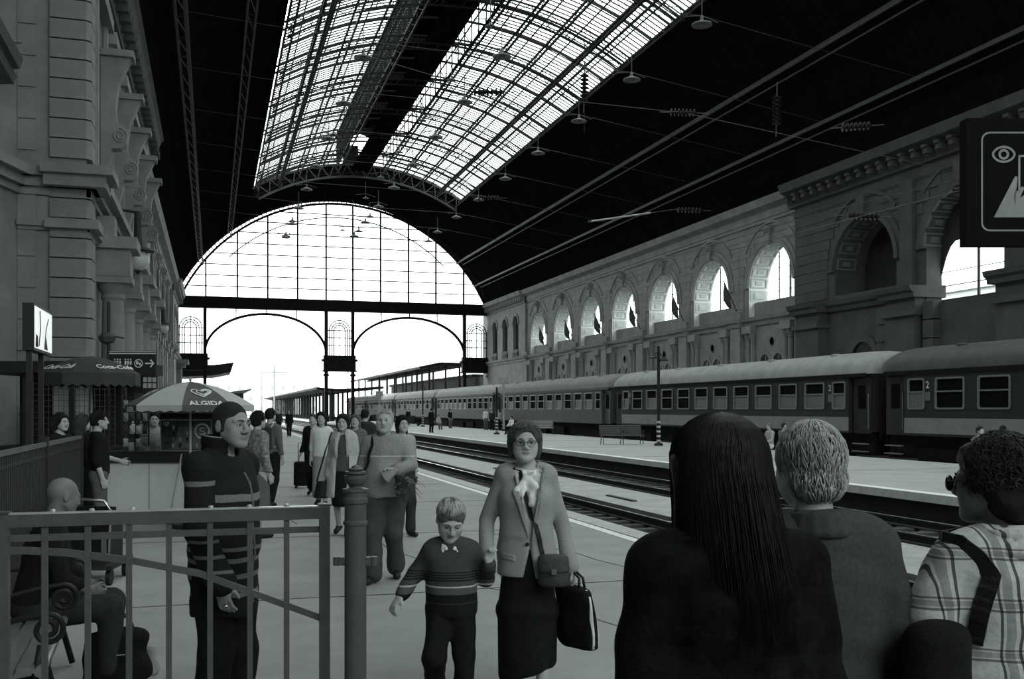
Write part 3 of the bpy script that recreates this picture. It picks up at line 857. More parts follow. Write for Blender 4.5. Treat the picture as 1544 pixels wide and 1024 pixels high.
m = MB(); m.box(XQ - .2, XQ + .12, YQ0 + 0.9, YQ1, 14.3, 14.5); m.build('upper_fillet', stone, WPL)
m = MB()
prof = [(XQ - 0.3, 15.0), (XQ + 0.15, 15.0), (XQ + 0.2, 15.8), (XQ + 0.45, 15.95), (XQ + 0.6, 16.4), (XQ + 0.75, 16.55), (XQ - 0.3, 16.7)]
m.prism(prof, YBACK, YQ1 + 0.6, 'xz'); m.build('cornice', stone_d, WPL)
mod2 = MB().box(0.0, 0.42, -0.16, 0.16, 0, 0.45).mesh('modillion', stone_d)
for i in range(32): link_mesh('modillion', mod2, WPL, (XQ + 0.15, YQ1 - 0.2 - i * 0.95, 15.3))
# columns, entablature blocks and scroll brackets along the pavilion
def column(parent, x, y, h, r, mat):
    m = MB(); m.lathe([(r * 1.5, 0), (r * 1.5, 0.5), (r * 1.25, 0.55), (r * 1.3, 0.75), (r, 0.85), (r, h * 0.4), (r * 0.85, h - 0.7), (r * 1.0, h - 0.62), (r * 0.9, h - 0.5), (r * 1.3, h - 0.25), (r * 1.4, h - 0.2)], 20, (x, y, 0))
    m.box(x - r * 1.6, x + r * 1.6, y - r * 1.6, y + r * 1.6, h - 0.2, h)
    return m.build('wall_column', mat, parent)
for y in (32.4, 36.8, 41.2, 45.6, 50.0):
    column(WPL, XQ + 0.42, y, 5.7, 0.36, stone)
    m = MB().box(XQ, XQ + 0.95, y - 0.6, y + 0.6, 5.7, 6.5).box(XQ, XQ + 1.15, y - 0.8, y + 0.8, 6.5, 6.85)
    m.box(XQ, XQ + 0.5, y - 0.42, y + 0.42, 6.85, 7.5)
    m.build('entablature_block', stone, WPL)
    # scroll bracket under the cornice
    zz_ = -1.6
    prof = [(0, 10.3), (0.15, 10.4), (0.3, 10.9), (0.35, 11.3), (0.62, 11.32), (0.78, 11.5), (0.82, 11.75), (0.72, 12.0), (0.52, 12.1), (0.46, 12.5), (0.55, 13.3), (0.8, 13.9), (0.9, 14.1), (0, 14.1)]
    m = MB().prism([(XQ + a, b + zz_) for a, b in prof], y + 0.25, y + 0.75, 'xz')
    pts = []
    for q in range(26):
        an = 1.6 - q * 0.5; rr = 0.24 * (1 - q / 30); pts.append((XQ + 0.58 + rr * math.cos(an), y + 0.24, 11.7 + zz_ + rr * math.sin(an)))
    m.tube(pts, 0.035, 5)
    m.box(XQ, XQ + 1.0, y + 0.1, y + 0.9, 14.1 + zz_, 14.3 + zz_)
    m.build('scroll_bracket', stone, WPL)
    m = MB().box(XQ, XQ + 0.16, y + 1.1, y + 1.4, 8.4, 14).box(XQ, XQ + 0.16, y - 1.5, y - 1.2, 8.4, 14).box(XQ, XQ + .3, y - 1.8, y + 1.7, 13.7, 14.1); m.build('window_surround', stone, WPL)
    MB().box(XQ, XQ + 0.04, y - 1.2, y + 1.1, 8.6, 13.6).build('dark_window', dglass, WPL)
# end pier near the screen, left
m = MB().box(XL - .2, XL + 0.9, 128.5, 131.5, -0.5, 6.9).box(XL - .2, XL + 1.3, 128, 132, 6.9, 7.3).box(XL - .2, XL + 1.7, 127.5, 132.5, 7.3, 7.8); m.build('end_pier', stone, WL)

# --- the great end screen
SC = empty('wall_end_screen', (XC, YEND, 0), kind='structure')
def sbuild(mb, name, mat, kind=None):
    mb.mapv(lambda p: (p[0] - XC, p[1] - YEND, p[2])); return mb.build(name, mat, SC, kind=kind)
RL = RV - 0.55
def lz(x): return ZCV + math.sqrt(max(RL ** 2 - (x - XC) ** 2, 0))
sbuild(MB().box(XL, XR, YEND - 0.5, YEND + 0.5, 15.05, 16.45), 'girder', iron)
sbuild(MB().box(XL, XR, YEND - 0.62, YEND + 0.62, 16.35, 16.5).box(XL, XR, YEND - 0.62, YEND + 0.62, 15.0, 15.12), 'girder_flange', iron)
m = MB(); n = 60
th0 = math.asin((HALF - 0.2) / RL)
path = []
for i in range(n + 1):
    t = -th0 + 2 * th0 * i / n; path.append(((XC + RL * math.sin(t), YEND, ZCV + RL * math.cos(t)), (0, 1, 0), (math.sin(t), 0, math.cos(t))))
m.sweep([(-0.2, -0.13), (0.2, -0.13), (0.2, 0.13), (-0.2, 0.13)], path); sbuild(m, 'lunette_rim', iron)
m = MB()
for i in range(90):
    t = -th0 + 2 * th0 * i / 89; r0, r1 = RL + 0.1, RV + 0.15
    m.bar((XC + r0 * math.sin(t), YEND, ZCV + r0 * math.cos(t)), (XC + r1 * math.sin(t + .006), YEND, ZCV + r1 * math.cos(t + .006)), 0.12)
sbuild(m, 'rim_scallops', iron, kind='stuff')
cols = [XC - 17.4, XC - 13.4, XC - 9.5, XC - 5.6, XC - 1.8, XC + 1.8, XC + 5.6, XC + 9.5, XC + 13.4, XC + 17.4]
for x in cols:
    sbuild(MB().bar((x, YEND, 16.4), (x, YEND, lz(x)), 0.25, 0.22), 'lunette_mullion', iron)
zr = [16.45 + 1.46 * k for k in range(10)]
for z in zr[1:]:
    hw = math.sqrt(max(RL ** 2 - (z - ZCV) ** 2, 0))
    sbuild(MB().bar((XC - hw, YEND, z), (XC + hw, YEND, z), 0.13, 0.13), 'lunette_glazing_bar', iron)
# inner decorative thin arc
m = MB(); pts = []
for i in range(41):
    t = -0.78 + 1.56 * i / 40; pts.append((XC + (RL - 2.0) * math.sin(t), YEND - 0.1, ZCV + (RL - 1.9) * math.cos(t)))
for p, q in zip(pts[:-1], pts[1:]): m.bar(p, q, 0.13)
sbuild(m, 'inner_arc', iron)
gw = glass_mat('screen_glass', 0.95)
bx = [XL] + cols + [XR]
for i in range(len(bx) - 1):
    for z0, z1 in zip(zr, zr[1:] + [lz(XC)]):
        xs = [bx[i] + (bx[i + 1] - bx[i]) * q / 6 for q in range(7)]
        up = [(x, min(z1, lz(x))) for x in xs]
        if max(z for _, z in up) <= z0 + 0.05: continue
        up = [(x, max(z, z0 + 0.001)) for x, z in up]
        poly = [(xs[0], z0), (xs[-1], z0)] + up[::-1]
        sbuild(MB().add([(x, YEND, z) for x, z in poly], [tuple(range(len(poly)))]), 'pane', gw)
# piers with arched tracery panels and the two big arches
piers = [(XL, XL + 3.6), (XC - 1.8, XC + 1.8), (XR - 3.6, XR)]
for a_, b_ in piers:
    m = MB()
    for x in (a_, b_):
        m.box(x - 0.22, x + 0.22, YEND - 0.3, YEND + 0.3, 0, 15.1); m.box(x - 0.35, x + 0.35, YEND - 0.4, YEND + 0.4, 6.2, 6.5); m.box(x - .32, x + .32, YEND - .4, YEND + .4, 0, 1.0)
    m.box(a_ - 0.35, b_ + 0.35, YEND - 0.5, YEND + 0.5, 7.0, 9.0); m.box(a_ - 0.6, b_ + 0.6, YEND - 0.6, YEND + 0.6, 8.2, 8.5); m.box(a_ - .5, b_ + .5, YEND - .5, YEND + .5, 6.8, 7.0)
    sbuild(m, 'screen_pier', iron)
    m = MB(); xm = (a_ + b_) / 2; zs = 12.4
    for r in (0.75, 1.05, 1.4):
        pts = [(xm + r * math.cos(math.pi * i / 14), YEND, zs + r * math.sin(math.pi * i / 14)) for i in range(15)]
        for p, q in zip(pts[:-1], pts[1:]): m.bar(p, q, 0.13)
        for s2 in (-1, 1): m.bar((xm + s2 * r, YEND, 9), (xm + s2 * r, YEND, zs), 0.12)
    for z in (10.4, 11.4, 12.4): m.bar((a_, YEND, z), (b_, YEND, z), 0.12)
    m.bar((xm, YEND, 9), (xm, YEND, 13.8), 0.11)
    for i in range(1, 6): t = math.pi * i / 6; m.bar((xm + .4 * math.cos(t), YEND, zs + .4 * math.sin(t)), (xm + 1.4 * math.cos(t), YEND, zs + 1.4 * math.sin(t)), 0.07)
    sbuild(m, 'tracery_panel', iron)
    sbuild(MB().add([(a_, YEND, 9), (b_, YEND, 9), (b_, YEND, 15.05), (a_, YEND, 15.05)], [(0, 1, 2, 3)]), 'pane', gw)
for a_, b_ in ((piers[0][1], piers[1][0]), (piers[1][1], piers[2][0])):
    m = MB(); xm = (a_ + b_) / 2; hw = (b_ - a_) / 2
    path = []
    for i in range(41):
        t = math.pi * i / 40; path.append(((xm + hw * math.cos(t), YEND, 9.2 + 5.2 * math.sin(t)), (0, 1, 0), Vector((math.cos(t), 0, 1.4 * math.sin(t))).normalized()))
    m.sweep([(-0.2, -0.16), (0.2, -0.16), (0.2, 0.16), (-0.2, 0.16)], path)
    m.bar((a_, YEND, 14.75), (b_, YEND, 14.75), 0.06)
    for k in (1, 2, 3):
        x = a_ + (b_ - a_) * k / 4; m.bar((x, YEND, 15.05), (x, YEND, 9.2 + 5.2 * math.sqrt(1 - ((x - xm) / hw) ** 2)), 0.14)
    sbuild(m, 'screen_arch', iron)
    poly = [(a_, 15.05), (a_, 9.2)] + [(xm - hw * math.cos(math.pi * i / 24), 9.2 + 5.2 * math.sin(math.pi * i / 24)) for i in range(25)] + [(b_, 15.05)]
    h = len(poly) // 2
    sbuild(MB().add([(x, YEND, z) for x, z in poly[:h + 1] + [(poly[h][0], 15.05)]], [tuple(range(h + 2))]), 'pane', gw)
    sbuild(MB().add([(x, YEND, z) for x, z in [(poly[h][0], 15.05)] + poly[h:]], [tuple(range(len(poly) - h + 1))]), 'pane', gw)
# ================================================================== THE STANDING TRAIN
XT = 22.9            # near side of the coaches
CL = 24.3            # coach length
m_car_dark = M('coach_dark_paint', 0.02, 0.7, 0.15, 2, spec=0.3)
m_car_band = M('coach_pale_band', 0.2, 0.6, 0.15, 2)
m_car_grey = M('coach_faded_paint', 0.065, 0.6, 0.25, 3)
m_roof_l = M('coach_pale_roof', 0.27, 0.7, 0.2, 1.5)
m_roof_m = M('coach_grey_roof', 0.17, 0.7, 0.2, 1.5)
m_roof_d = M('coach_dark_roof', 0.06, 0.7, 0.25, 1.5)
m_under = M('coach_underframe', 0.010, 0.9, 0.3, 3, spec=0.1)
m_frame = M('coach_window_frame', 0.2, 0.4, 0.1, 5, metal=0.3)
m_pane = M('coach_window_pane', 0.006, 0.8, 0.2, 2, spec=0.02)
m_curt = M('coach_window_curtain', 0.13, 0.5, 0.4, 6, stretch=(1, 8, 1))
m_sign = M('coach_sign_white', 0.6)
m_inter = M('coach_interior', 0.008, 0.9)
Z0, ZE, ZR = 0.82, 3.02, 3.92
WZ0, WZ1 = 1.74, 2.74
def rrect(w, h, r, n=4):
    pts = []
    for cx, cz, a0 in ((w / 2 - r, h / 2 - r, 0), (-w / 2 + r, h / 2 - r, 90), (-w / 2 + r, -h / 2 + r, 180), (w / 2 - r, -h / 2 + r, 270)):
        for i in range(n + 1):
            a = math.radians(a0 + 90 * i / n); pts.append((cx + r * math.cos(a), cz + r * math.sin(a)))
    return pts
_wm = {}
def window_meshes(w):
    if w in _wm: return _wm[w]
    h = WZ1 - WZ0
    o, i_ = rrect(w + 0.06, h + 0.06, 0.09), rrect(w - 0.06, h - 0.06, 0.07)
    n = len(o); vs = [(-0.03, a, b) for a, b in o] + [(-0.03, a, b) for a, b in i_] + [(0.02, a, b) for a, b in o] + [(0.04, a, b) for a, b in i_]
    fs = []
    for k in range(n):
        j = (k + 1) % n
        fs += [(k, j, n + j, n + k), (k, j, 2 * n + j, 2 * n + k), (n + k, n + j, 3 * n + j, 3 * n + k)]
    fr = MB().add(vs, fs).box(-0.02, 0.03, -w / 2 + 0.03, w / 2 - 0.03, 0.04, 0.09).mesh('window_frame', m_frame)
    up = MB().box(0.03, 0.04, -w / 2 + 0.02, w / 2 - 0.02, 0.08, h / 2 - 0.02).mesh('upper_pane', m_pane)
    lo = MB().box(0.015, 0.025, -w / 2 + 0.02, w / 2 - 0.02, -h / 2 + 0.02, 0.05).mesh('lower_pane', m_pane)
    lc = MB().box(0.015, 0.025, -w / 2 + 0.02, w / 2 - 0.02, -h / 2 + 0.02, 0.05).mesh('lower_pane', m_curt)
    _wm[w] = (fr, up, lo, lc)
    return _wm[w]
rT = random.Random(5)
def coach(y0, label, wall, band, roof_m, number, n_win=10, far=False):
    t = empty('passenger_coach', (XT, y0, 0), label=label, cat='train coach', group='coaches of the standing train')
    L = CL
    wins = [(1.35 + 0.15 + 0.45, 0.78)]
    p = (L - 5.2) / n_win
    wins += [(2.6 + p * (k + 0.5), 1.28) for k in range(n_win)]
    wins += [(L - 1.95, 0.78)]
    b = MB()
    ya, yb = 1.35, L - 1.35
    b.add([(0, ya, Z0), (0, yb, Z0), (0, yb, WZ0), (0, ya, WZ0)], [(0, 1, 2, 3)])
    b.add([(0, ya, WZ1), (0, yb, WZ1), (0, yb, ZE), (0, ya, ZE)], [(0, 1, 2, 3)])
    cuts = [ya]
    for c, w in wins: cuts += [c - w / 2, c + w / 2]
    cuts.append(yb)
    for k in range(0, len(cuts), 2):
        b.add([(0, cuts[k], WZ0), (0, cuts[k + 1], WZ0), (0, cuts[k + 1], WZ1), (0, cuts[k], WZ1)], [(0, 1, 2, 3)])
    for s0, s1 in ((0.12, ya), (yb, L - 0.12)):       # vestibule ends narrow inwards
        b.add([(0.0, ya if s0 < 1 else yb, Z0), (0.2, ya if s0 < 1 else yb, Z0), (0.2, ya if s0 < 1 else yb, ZE), (0, ya if s0 < 1 else yb, ZE)], [(0, 1, 2, 3)])
        b.add([(0.2, s0, Z0), (0.2, s1, Z0), (0.2, s1, ZE), (0.2, s0, ZE)], [(0, 1, 2, 3)])
    b.box(0.2, 2.6, 0.12, L - 0.12, Z0, Z0 + 0.05)
    b.add([(2.8, 0.1, Z0), (2.8, L - .1, Z0), (2.8, L - .1, ZE), (2.8, 0.1, ZE)], [(0, 1, 2, 3)])
    for y in (0.12, L - 0.12): b.add([(0.2, y, Z0), (2.6, y, Z0), (2.6, y, ZE), (0.2, y, ZE)], [(0, 1, 2, 3)])
    b.build('coach_body', wall, t)
    MB().box(0.7, 0.8, 1.4, L - 1.4, Z0 + 0.1, ZE).build('compartment_wall', m_inter, t)
    # roof with rounded ends
    prof = [(1.4 - 1.4 * math.cos(math.pi * i / 14) ** 1 if False else 1.4 - 1.42 * math.cos(math.pi * i / 14), ZE + (ZR - ZE) * math.sin(math.pi * i / 14) ** 0.75) for i in range(15)]
    vs = []; fs = []
    ys = [(0.1, 0.80), (0.35, 0.93), (0.8, 0.985), (1.5, 1.0), (L - 1.5, 1.0), (L - 0.8, 0.985), (L - 0.35, 0.93), (L - 0.1, 0.80)]
    for y, s_ in ys:
        for x, z in prof: vs.append((1.4 + (x - 1.4) * (0.9 + 0.1 * s_), y, ZE + (z - ZE) * s_))
    n = len(prof)
    for i in range(len(ys) - 1):
        for k in range(n - 1): fs.append((i * n + k, i * n + k + 1, (i + 1) * n + k + 1, (i + 1) * n + k))
    fs.append(tuple(range(n))); fs.append(tuple((len(ys) - 1) * n + k for k in range(n)))
    rf = MB().add(vs, fs).build('coach_roof', roof_m, t, smooth=True)
    MB().box(-0.05, 0.03, 0.3, L - 0.3, ZE - 0.12, ZE + 0.02).build('eaves_strip', m_under if band else wall, t)
    for y in (3.2, 7.8, 12.4, 17.0, 21.0):
        MB().lathe([(0.16, 0), (0.22, 0.02), (0.22, 0.1), (0.1, 0.14)], 10, (0.75, y, ZR - 0.16)).build('roof_vent', roof_m, rf)
    if band:
        MB().box(-0.012, 0.0, ya, yb, 0.9, 1.42).build('pale_band', m_car_band, t)
    for k, (c, w) in enumerate(wins):
        fr, up, lo, lc = window_meshes(w)
        f = link_mesh('window_frame', fr, t, (0, c, (WZ0 + WZ1) / 2))
        link_mesh('upper_pane', up, f)
        link_mesh('lower_pane', lc if rT.random() < 0.6 else lo, f)
    for yd, s_ in ((0.72, 1), (L - 0.72, -1)):
        d = MB().box(0.13, 0.2, yd - 0.5, yd + 0.5, Z0, 2.85).build('coach_door', m_car_dark if band else wall, t)
        MB().box(0.115, 0.13, yd - 0.22, yd + 0.22, 1.75, 2.6).build('door_window', m_pane, d)
        MB().box(0.09, 0.12, yd - 0.42, yd - 0.39, 1.0, 2.3).build('grab_rail', m_frame, d)
        MB().box(-0.02, 0.14, yd - 0.4, yd + 0.4, 0.42, 0.46).box(-0.05, 0.14, yd - 0.4, yd + 0.4, 0.14, 0.18).build('footsteps', M('worn_step_metal', 0.18, 0.5), t)
    if number:
        me = text_mesh('2', 0.34, m_sign, 'class_number', 0.005)
        for yd in (2.52, L - 2.52):
            pl = MB().box(-0.02, 0.0, yd - 0.12, yd + 0.12, 2.0, 2.3).build('route_plate', M('route_plate_grey', 0.12), t)
            link_mesh('class_number', me, t, (-0.012, yd, 2.52), (math.pi / 2, 0, -math.pi / 2))
    MB().box(0.3, 2.5, 0.2, L - 0.2, 0.02, Z0).build('underframe', m_under, t)
    for yb_ in (3.4, L - 3.4):
        bg_ = MB().box(0.2, 0.5, yb_ - 1.6, yb_ + 1.6, -0.05, 0.4).build('bogie', m_under, t)
        for dy in (-1.25, 1.25):
            MB().lathe([(0.2, -0.07), (0.46, -0.07), (0.46, 0.07), (0.2, 0.07)], 18, (0.52, yb_ + dy, 0.1), 'x').build('wheel', m_under, bg_)
    MB().box(0.12, 1.0, 8.6, 11.2, -0.1, 0.5).box(0.12, 1.0, 12.4, 14.0, -0.05, 0.5).build('equipment_box', m_under, t)
    for y in (0.02, L - 0.14):
        MB().box(0.75, 2.05, y, y + 0.12, Z0, 2.95).build('gangway_bellows', m_under, t)
        for x in (0.55, 2.25):
            MB().lathe([(0.09, -0.1), (0.09, 0.1), (0.24, 0.12), (0.24, 0.18)] if y > 1 else [(0.24, -0.12), (0.24, -0.06), (0.09, -0.04), (0.09, 0.16)], 12, (x, y, 0.7), 'y').build('buffer', m_under, t)
    return t
PT = CL + 0.45
coach(30.35 - CL, 'nearest dark coach with a pale lower band and dark roof, cut by the frame edge', m_car_dark, True, m_roof_d, True)
coach(30.8, 'dark coach with pale lower band and pale roof, second from the camera', m_car_dark, True, m_roof_l, True)
coach(30.8 + PT, 'plain grey coach without band directly behind the banded coaches', m_car_grey, False, m_roof_m, False)
coach(30.8 + 2 * PT, 'fourth coach from the camera, plain grey with bright roof behind the man in white', m_car_grey, False, m_roof_l, False)
coach(30.8 + 3 * PT, 'fifth coach from the camera, small grey coach under the screen arch', m_car_grey, False, m_roof_l, False)
coach(30.8 + 4 * PT, 'sixth coach from the camera, outside the hall beyond the end screen', m_car_grey, False, m_roof_l, False)
coach(30.8 + 5 * PT, 'farthest coach of the standing train, tiny in the distance', m_car_grey, False, m_roof_l, False)
# ================================================================== FIGURES: smooth implicit bodies turned into meshes
F32 = np.float32
def _v(p): return np.array(p, dtype=F32)
class S:
    """signed distance field built from rounded limbs; evaluate on Nx3 points"""
    def __init__(s): s.ops = []
    def rc(s, a, b, ra, rb, k=0.02, neg=False): s.ops.append(('rc', _v(a), _v(b), ra, rb, k, neg)); return s
    def el(s, c, r, k=0.02, R=None, neg=False): s.ops.append(('el', _v(c), _v(r), None if R is None else np.array(R, dtype=F32), None, k, neg)); return s
    def fr(s, c0, r0, c1, r1, k=0.02, neg=False, rnd=0.02): s.ops.append(('fr', _v(c0), _v(c1), r0, r1, k, neg, rnd)); return s
    def hs(s, p, n, k=0.004):     # keep the side opposite to n
        n = _v(n); n = n / np.linalg.norm(n); s.ops.append(('hs', _v(p), n, None, None, k, True)); return s
    def fn(s, f, k=0.004, neg=False): s.ops.append(('fn', f, None, None, None, k, neg)); return s
    def disp(s, f): s.ops.append(('disp', f, None, None, None, 0, False)); return s
    def __call__(s, P):
        d = np.full(len(P), 1e3, dtype=F32)
        for o in s.ops:
            t = o[0]
            if t == 'disp': d = d + o[1](P); continue
            if t == 'rc':
                a, b = o[1], o[2]; ba = b - a; pa = P - a
                h = np.clip(pa @ ba / max(float(ba @ ba), 1e-9), 0, 1)
                q = pa - h[:, None] * ba
                e = np.sqrt((q * q).sum(1)) - (o[3] + (o[4] - o[3]) * h)
            elif t == 'el':
                q = P - o[1]
                if o[3] is not None: q = q @ o[3]
                r = o[2]; q1 = q / r; k0 = np.sqrt((q1 * q1).sum(1)); q2 = q / (r * r); k1 = np.sqrt((q2 * q2).sum(1)) + 1e-9
                e = k0 * (k0 - 1) / k1
            elif t == 'fr':
                c0, c1 = o[1], o[2]; h = np.clip((P[:, 2] - c0[2]) / (c1[2] - c0[2]), 0, 1)
                cx = c0[0] + (c1[0] - c0[0]) * h; cy = c0[1] + (c1[1] - c0[1]) * h
                rx = o[3][0] + (o[4][0] - o[3][0]) * h; ry = o[3][1] + (o[4][1] - o[3][1]) * h
                e = (np.sqrt(((P[:, 0] - cx) / rx) ** 2 + ((P[:, 1] - cy) / ry) ** 2) - 1) * np.minimum(rx, ry)
                zl, zh = min(c0[2], c1[2]), max(c0[2], c1[2])
                ez = np.maximum(zl - P[:, 2], P[:, 2] - zh)
                rn = o[7]
                e = np.sqrt(np.maximum(e + rn, 0) ** 2 + np.maximum(ez + rn, 0) ** 2) + np.minimum(np.maximum(e + rn, ez + rn), 0) - rn
            elif t == 'hs': e = -((P - o[1]) @ o[2])      # inside (negative) on the cut side
            elif t == 'fn': e = o[1](P)
            k = o[5]
            if o[6]:
                h = np.maximum(k - np.abs(-e - d), 0) / k
                d = np.maximum(d, -e) + h * h * k * 0.25
            else:
                h = np.maximum(k - np.abs(e - d), 0) / k
                d = np.minimum(d, e) - h * h * k * 0.25
        return d
def noise3(seed, freq, amp, stretch=(1, 1, 1), n=5):
    r = random.Random(seed)
    W = np.array([[r.gauss(0, 1) * freq * stretch[0], r.gauss(0, 1) * freq * stretch[1], r.gauss(0, 1) * freq * stretch[2]] for _ in range(n)], dtype=F32)
    ph = np.array([r.uniform(0, 6.28) for _ in range(n)], dtype=F32)
    def f(P): return (np.sin(P @ W.T + ph).sum(1) * (amp / n)).astype(F32)
    return f
def axis(lo, hi, h, fine=()):
    out = [lo]; x = lo
    while x < hi:
        st = h
        for c, r, hf in fine:
            if c - r <= x <= c + r: st = min(st, hf)
            elif x < c - r < x + st and hf < st: st = max(c - r - x, hf)
        x += st; out.append(x)
    return np.array(out, dtype=F32)
def net(f, lo, hi, h, fine=(), relax=1):
    """surface nets; fine = [(centre, radius, step)]"""
    A_ = [axis(lo[i], hi[i], h, [(c[i], r, hf) for c, r, hf in fine]) for i in range(3)]
    n = [len(a) for a in A_]; ST = 4
    ci = [np.unique(np.append(np.arange(0, m, ST), m - 1)) for m in n]
    G = np.stack(np.meshgrid(A_[0][ci[0]], A_[1][ci[1]], A_[2][ci[2]], indexing='ij'), -1).reshape(-1, 3)
    dc = f(G).reshape([len(c) for c in ci])
    mn = np.abs(dc)
    m8 = np.full([len(c) - 1 for c in ci], 1e9, dtype=F32)
    for i in (0, 1):
        for j in (0, 1):
            for k in (0, 1):
                m8 = np.minimum(m8, mn[i:i + m8.shape[0], j:j + m8.shape[1], k:k + m8.shape[2]])
    sz = [np.diff(A_[q][ci[q]]) for q in range(3)]
    diag = np.sqrt(sz[0][:, None, None] ** 2 + sz[1][None, :, None] ** 2 + sz[2][None, None, :] ** 2)
    act = m8 < diag * 0.75 + 0.012
    # expand to fine points
    D = np.empty(n, dtype=F32)
    idx = [np.clip(np.searchsorted(ci[q], np.arange(n[q]), side='right') - 1, 0, len(ci[q]) - 2) for q in range(3)]
    D[:] = dc[idx[0]][:, idx[1]][:, :, idx[2]]
    fa = act[idx[0]][:, idx[1]][:, :, idx[2]]
    # a point on a cell border belongs to both neighbours
    ff = fa.copy()
    for q in range(3):
        sh = np.roll(fa, 1, q); sl = [slice(None)] * 3; sl[q] = 0; sh[tuple(sl)] = False; ff |= sh
    I = np.argwhere(ff)
    P = np.stack([A_[0][I[:, 0]], A_[1][I[:, 1]], A_[2][I[:, 2]]], 1)
    vals = np.empty(len(P), dtype=F32)
    for k in range(0, len(P), 200000): vals[k:k + 200000] = f(P[k:k + 200000])
    D[I[:, 0], I[:, 1], I[:, 2]] = vals
    ins = D < 0
    c = np.zeros([m - 1 for m in n], dtype=np.int8)
    for i in (0, 1):
        for j in (0, 1):
            for k in (0, 1): c += ins[i:n[0] - 1 + i, j:n[1] - 1 + j, k:n[2] - 1 + k]
    mix = (c > 0) & (c < 8)
    cells = np.argwhere(mix)
    vid = np.full(mix.shape, -1, dtype=np.int64); vid[mix] = np.arange(len(cells))
    acc = np.zeros((len(cells), 3), dtype=F32); cnt = np.zeros(len(cells), dtype=F32)
    corners = [(i, j, k) for i in (0, 1) for j in (0, 1) for k in (0, 1)]
    cd = {q: D[cells[:, 0] + q[0], cells[:, 1] + q[1], cells[:, 2] + q[2]] for q in corners}
    for p in corners:
        for ax in range(3):
            if p[ax]: continue
            q = list(p); q[ax] = 1; q = tuple(q)
            a, b = cd[p], cd[q]; s_ = (a < 0) != (b < 0)
            if not s_.any(): continue
            t = a[s_] / (a[s_] - b[s_] + 1e-12)
            pa = np.stack([A_[w][cells[s_, w] + p[w]] for w in range(3)], 1); pb = np.stack([A_[w][cells[s_, w] + q[w]] for w in range(3)], 1)
            acc[s_] += pa + (pb - pa) * t[:, None]; cnt[s_] += 1
    V = acc / np.maximum(cnt, 1)[:, None]
    Q = []
    for ax in range(3):
        sa = [slice(1, -1)] * 3; sb = [slice(1, -1)] * 3
        sa[ax] = slice(0, n[ax] - 1); sb[ax] = slice(1, n[ax])
        e = ins[tuple(sa)] != ins[tuple(sb)]
        E = np.argwhere(e)
        off = [1, 1, 1]; off[ax] = 0
        E = E + np.array(off)
        u, w = [(1, 2), (2, 0), (0, 1)][ax]
        def cell(du, dw):
            X = E.copy(); X[:, u] -= du; X[:, w] -= dw
            return vid[X[:, 0], X[:, 1], X[:, 2]]
        q = np.stack([cell(1, 1), cell(0, 1), cell(0, 0), cell(1, 0)], 1)
        flip = ~ins[E[:, 0], E[:, 1], E[:, 2]]
        q[flip] = q[flip][:, ::-1]
        Q.append(q)
    Q = np.concatenate(Q); Q = Q[(Q >= 0).all(1)]
    for _ in range(relax):
        s_ = np.zeros_like(V); c_ = np.zeros(len(V), dtype=F32)
        for a in range(4):
            i, j = Q[:, a], Q[:, (a + 1) % 4]
            for w in range(3):
                s_[:, w] += np.bincount(i, weights=V[j, w], minlength=len(V)).astype(F32) + np.bincount(j, weights=V[i, w], minlength=len(V)).astype(F32)
            c_ += np.bincount(i, minlength=len(V)) + np.bincount(j, minlength=len(V))
        V = V * 0.5 + 0.5 * s_ / np.maximum(c_, 1)[:, None]
    return V, Q
def np_mesh(name, V, Q, mats, midx=None):
    me = bpy.data.meshes.new(name)
    me.vertices.add(len(V)); me.vertices.foreach_set('co', V.astype(F32).ravel())
    me.loops.add(Q.size); me.loops.foreach_set('vertex_index', Q.astype(np.int32).ravel())
    me.polygons.add(len(Q)); me.polygons.foreach_set('loop_start', np.arange(0, Q.size, 4, dtype=np.int32))
    me.update(calc_edges=True)
    me.polygons.foreach_set('use_smooth', np.ones(len(Q), dtype=bool))
    if midx is not None: me.polygons.foreach_set('material_index', midx.astype(np.int32))
    for m in mats: me.materials.append(m)
    me.validate()
    return me
def bounds(f_ops, pad=0.06):
    lo = np.array([9, 9, 9.]); hi = -lo
    for o in f_ops:
        if o[6]: continue
        if o[0] == 'rc':
            for p, r in ((o[1], o[3]), (o[2], o[4])): lo = np.minimum(lo, p - r); hi = np.maximum(hi, p + r)
        elif o[0] == 'el':
            r = np.full(3, o[2].max()) if o[3] is not None else o[2]
            lo = np.minimum(lo, o[1] - r); hi = np.maximum(hi, o[1] + r)
        elif o[0] == 'fr':
            for p, r in ((o[1], o[3]), (o[2], o[4])):
                rr = np.array([r[0], r[1], 0]); lo = np.minimum(lo, p - rr); hi = np.maximum(hi, p + rr)
    return lo - pad, hi + pad
def solid(name, sd, mat, parent, h=0.012, fine=(), relax=1, lo=None, hi=None):
    a, b = bounds(sd.ops)
    if lo is not None: a = np.maximum(a, lo)
    if hi is not None: b = np.minimum(b, hi)
    V, Q = net(sd, a, b, h, fine, relax)
    return link_mesh(name, np_mesh(name, V, Q, mat if isinstance(mat, (list, tuple)) else [mat]), parent)

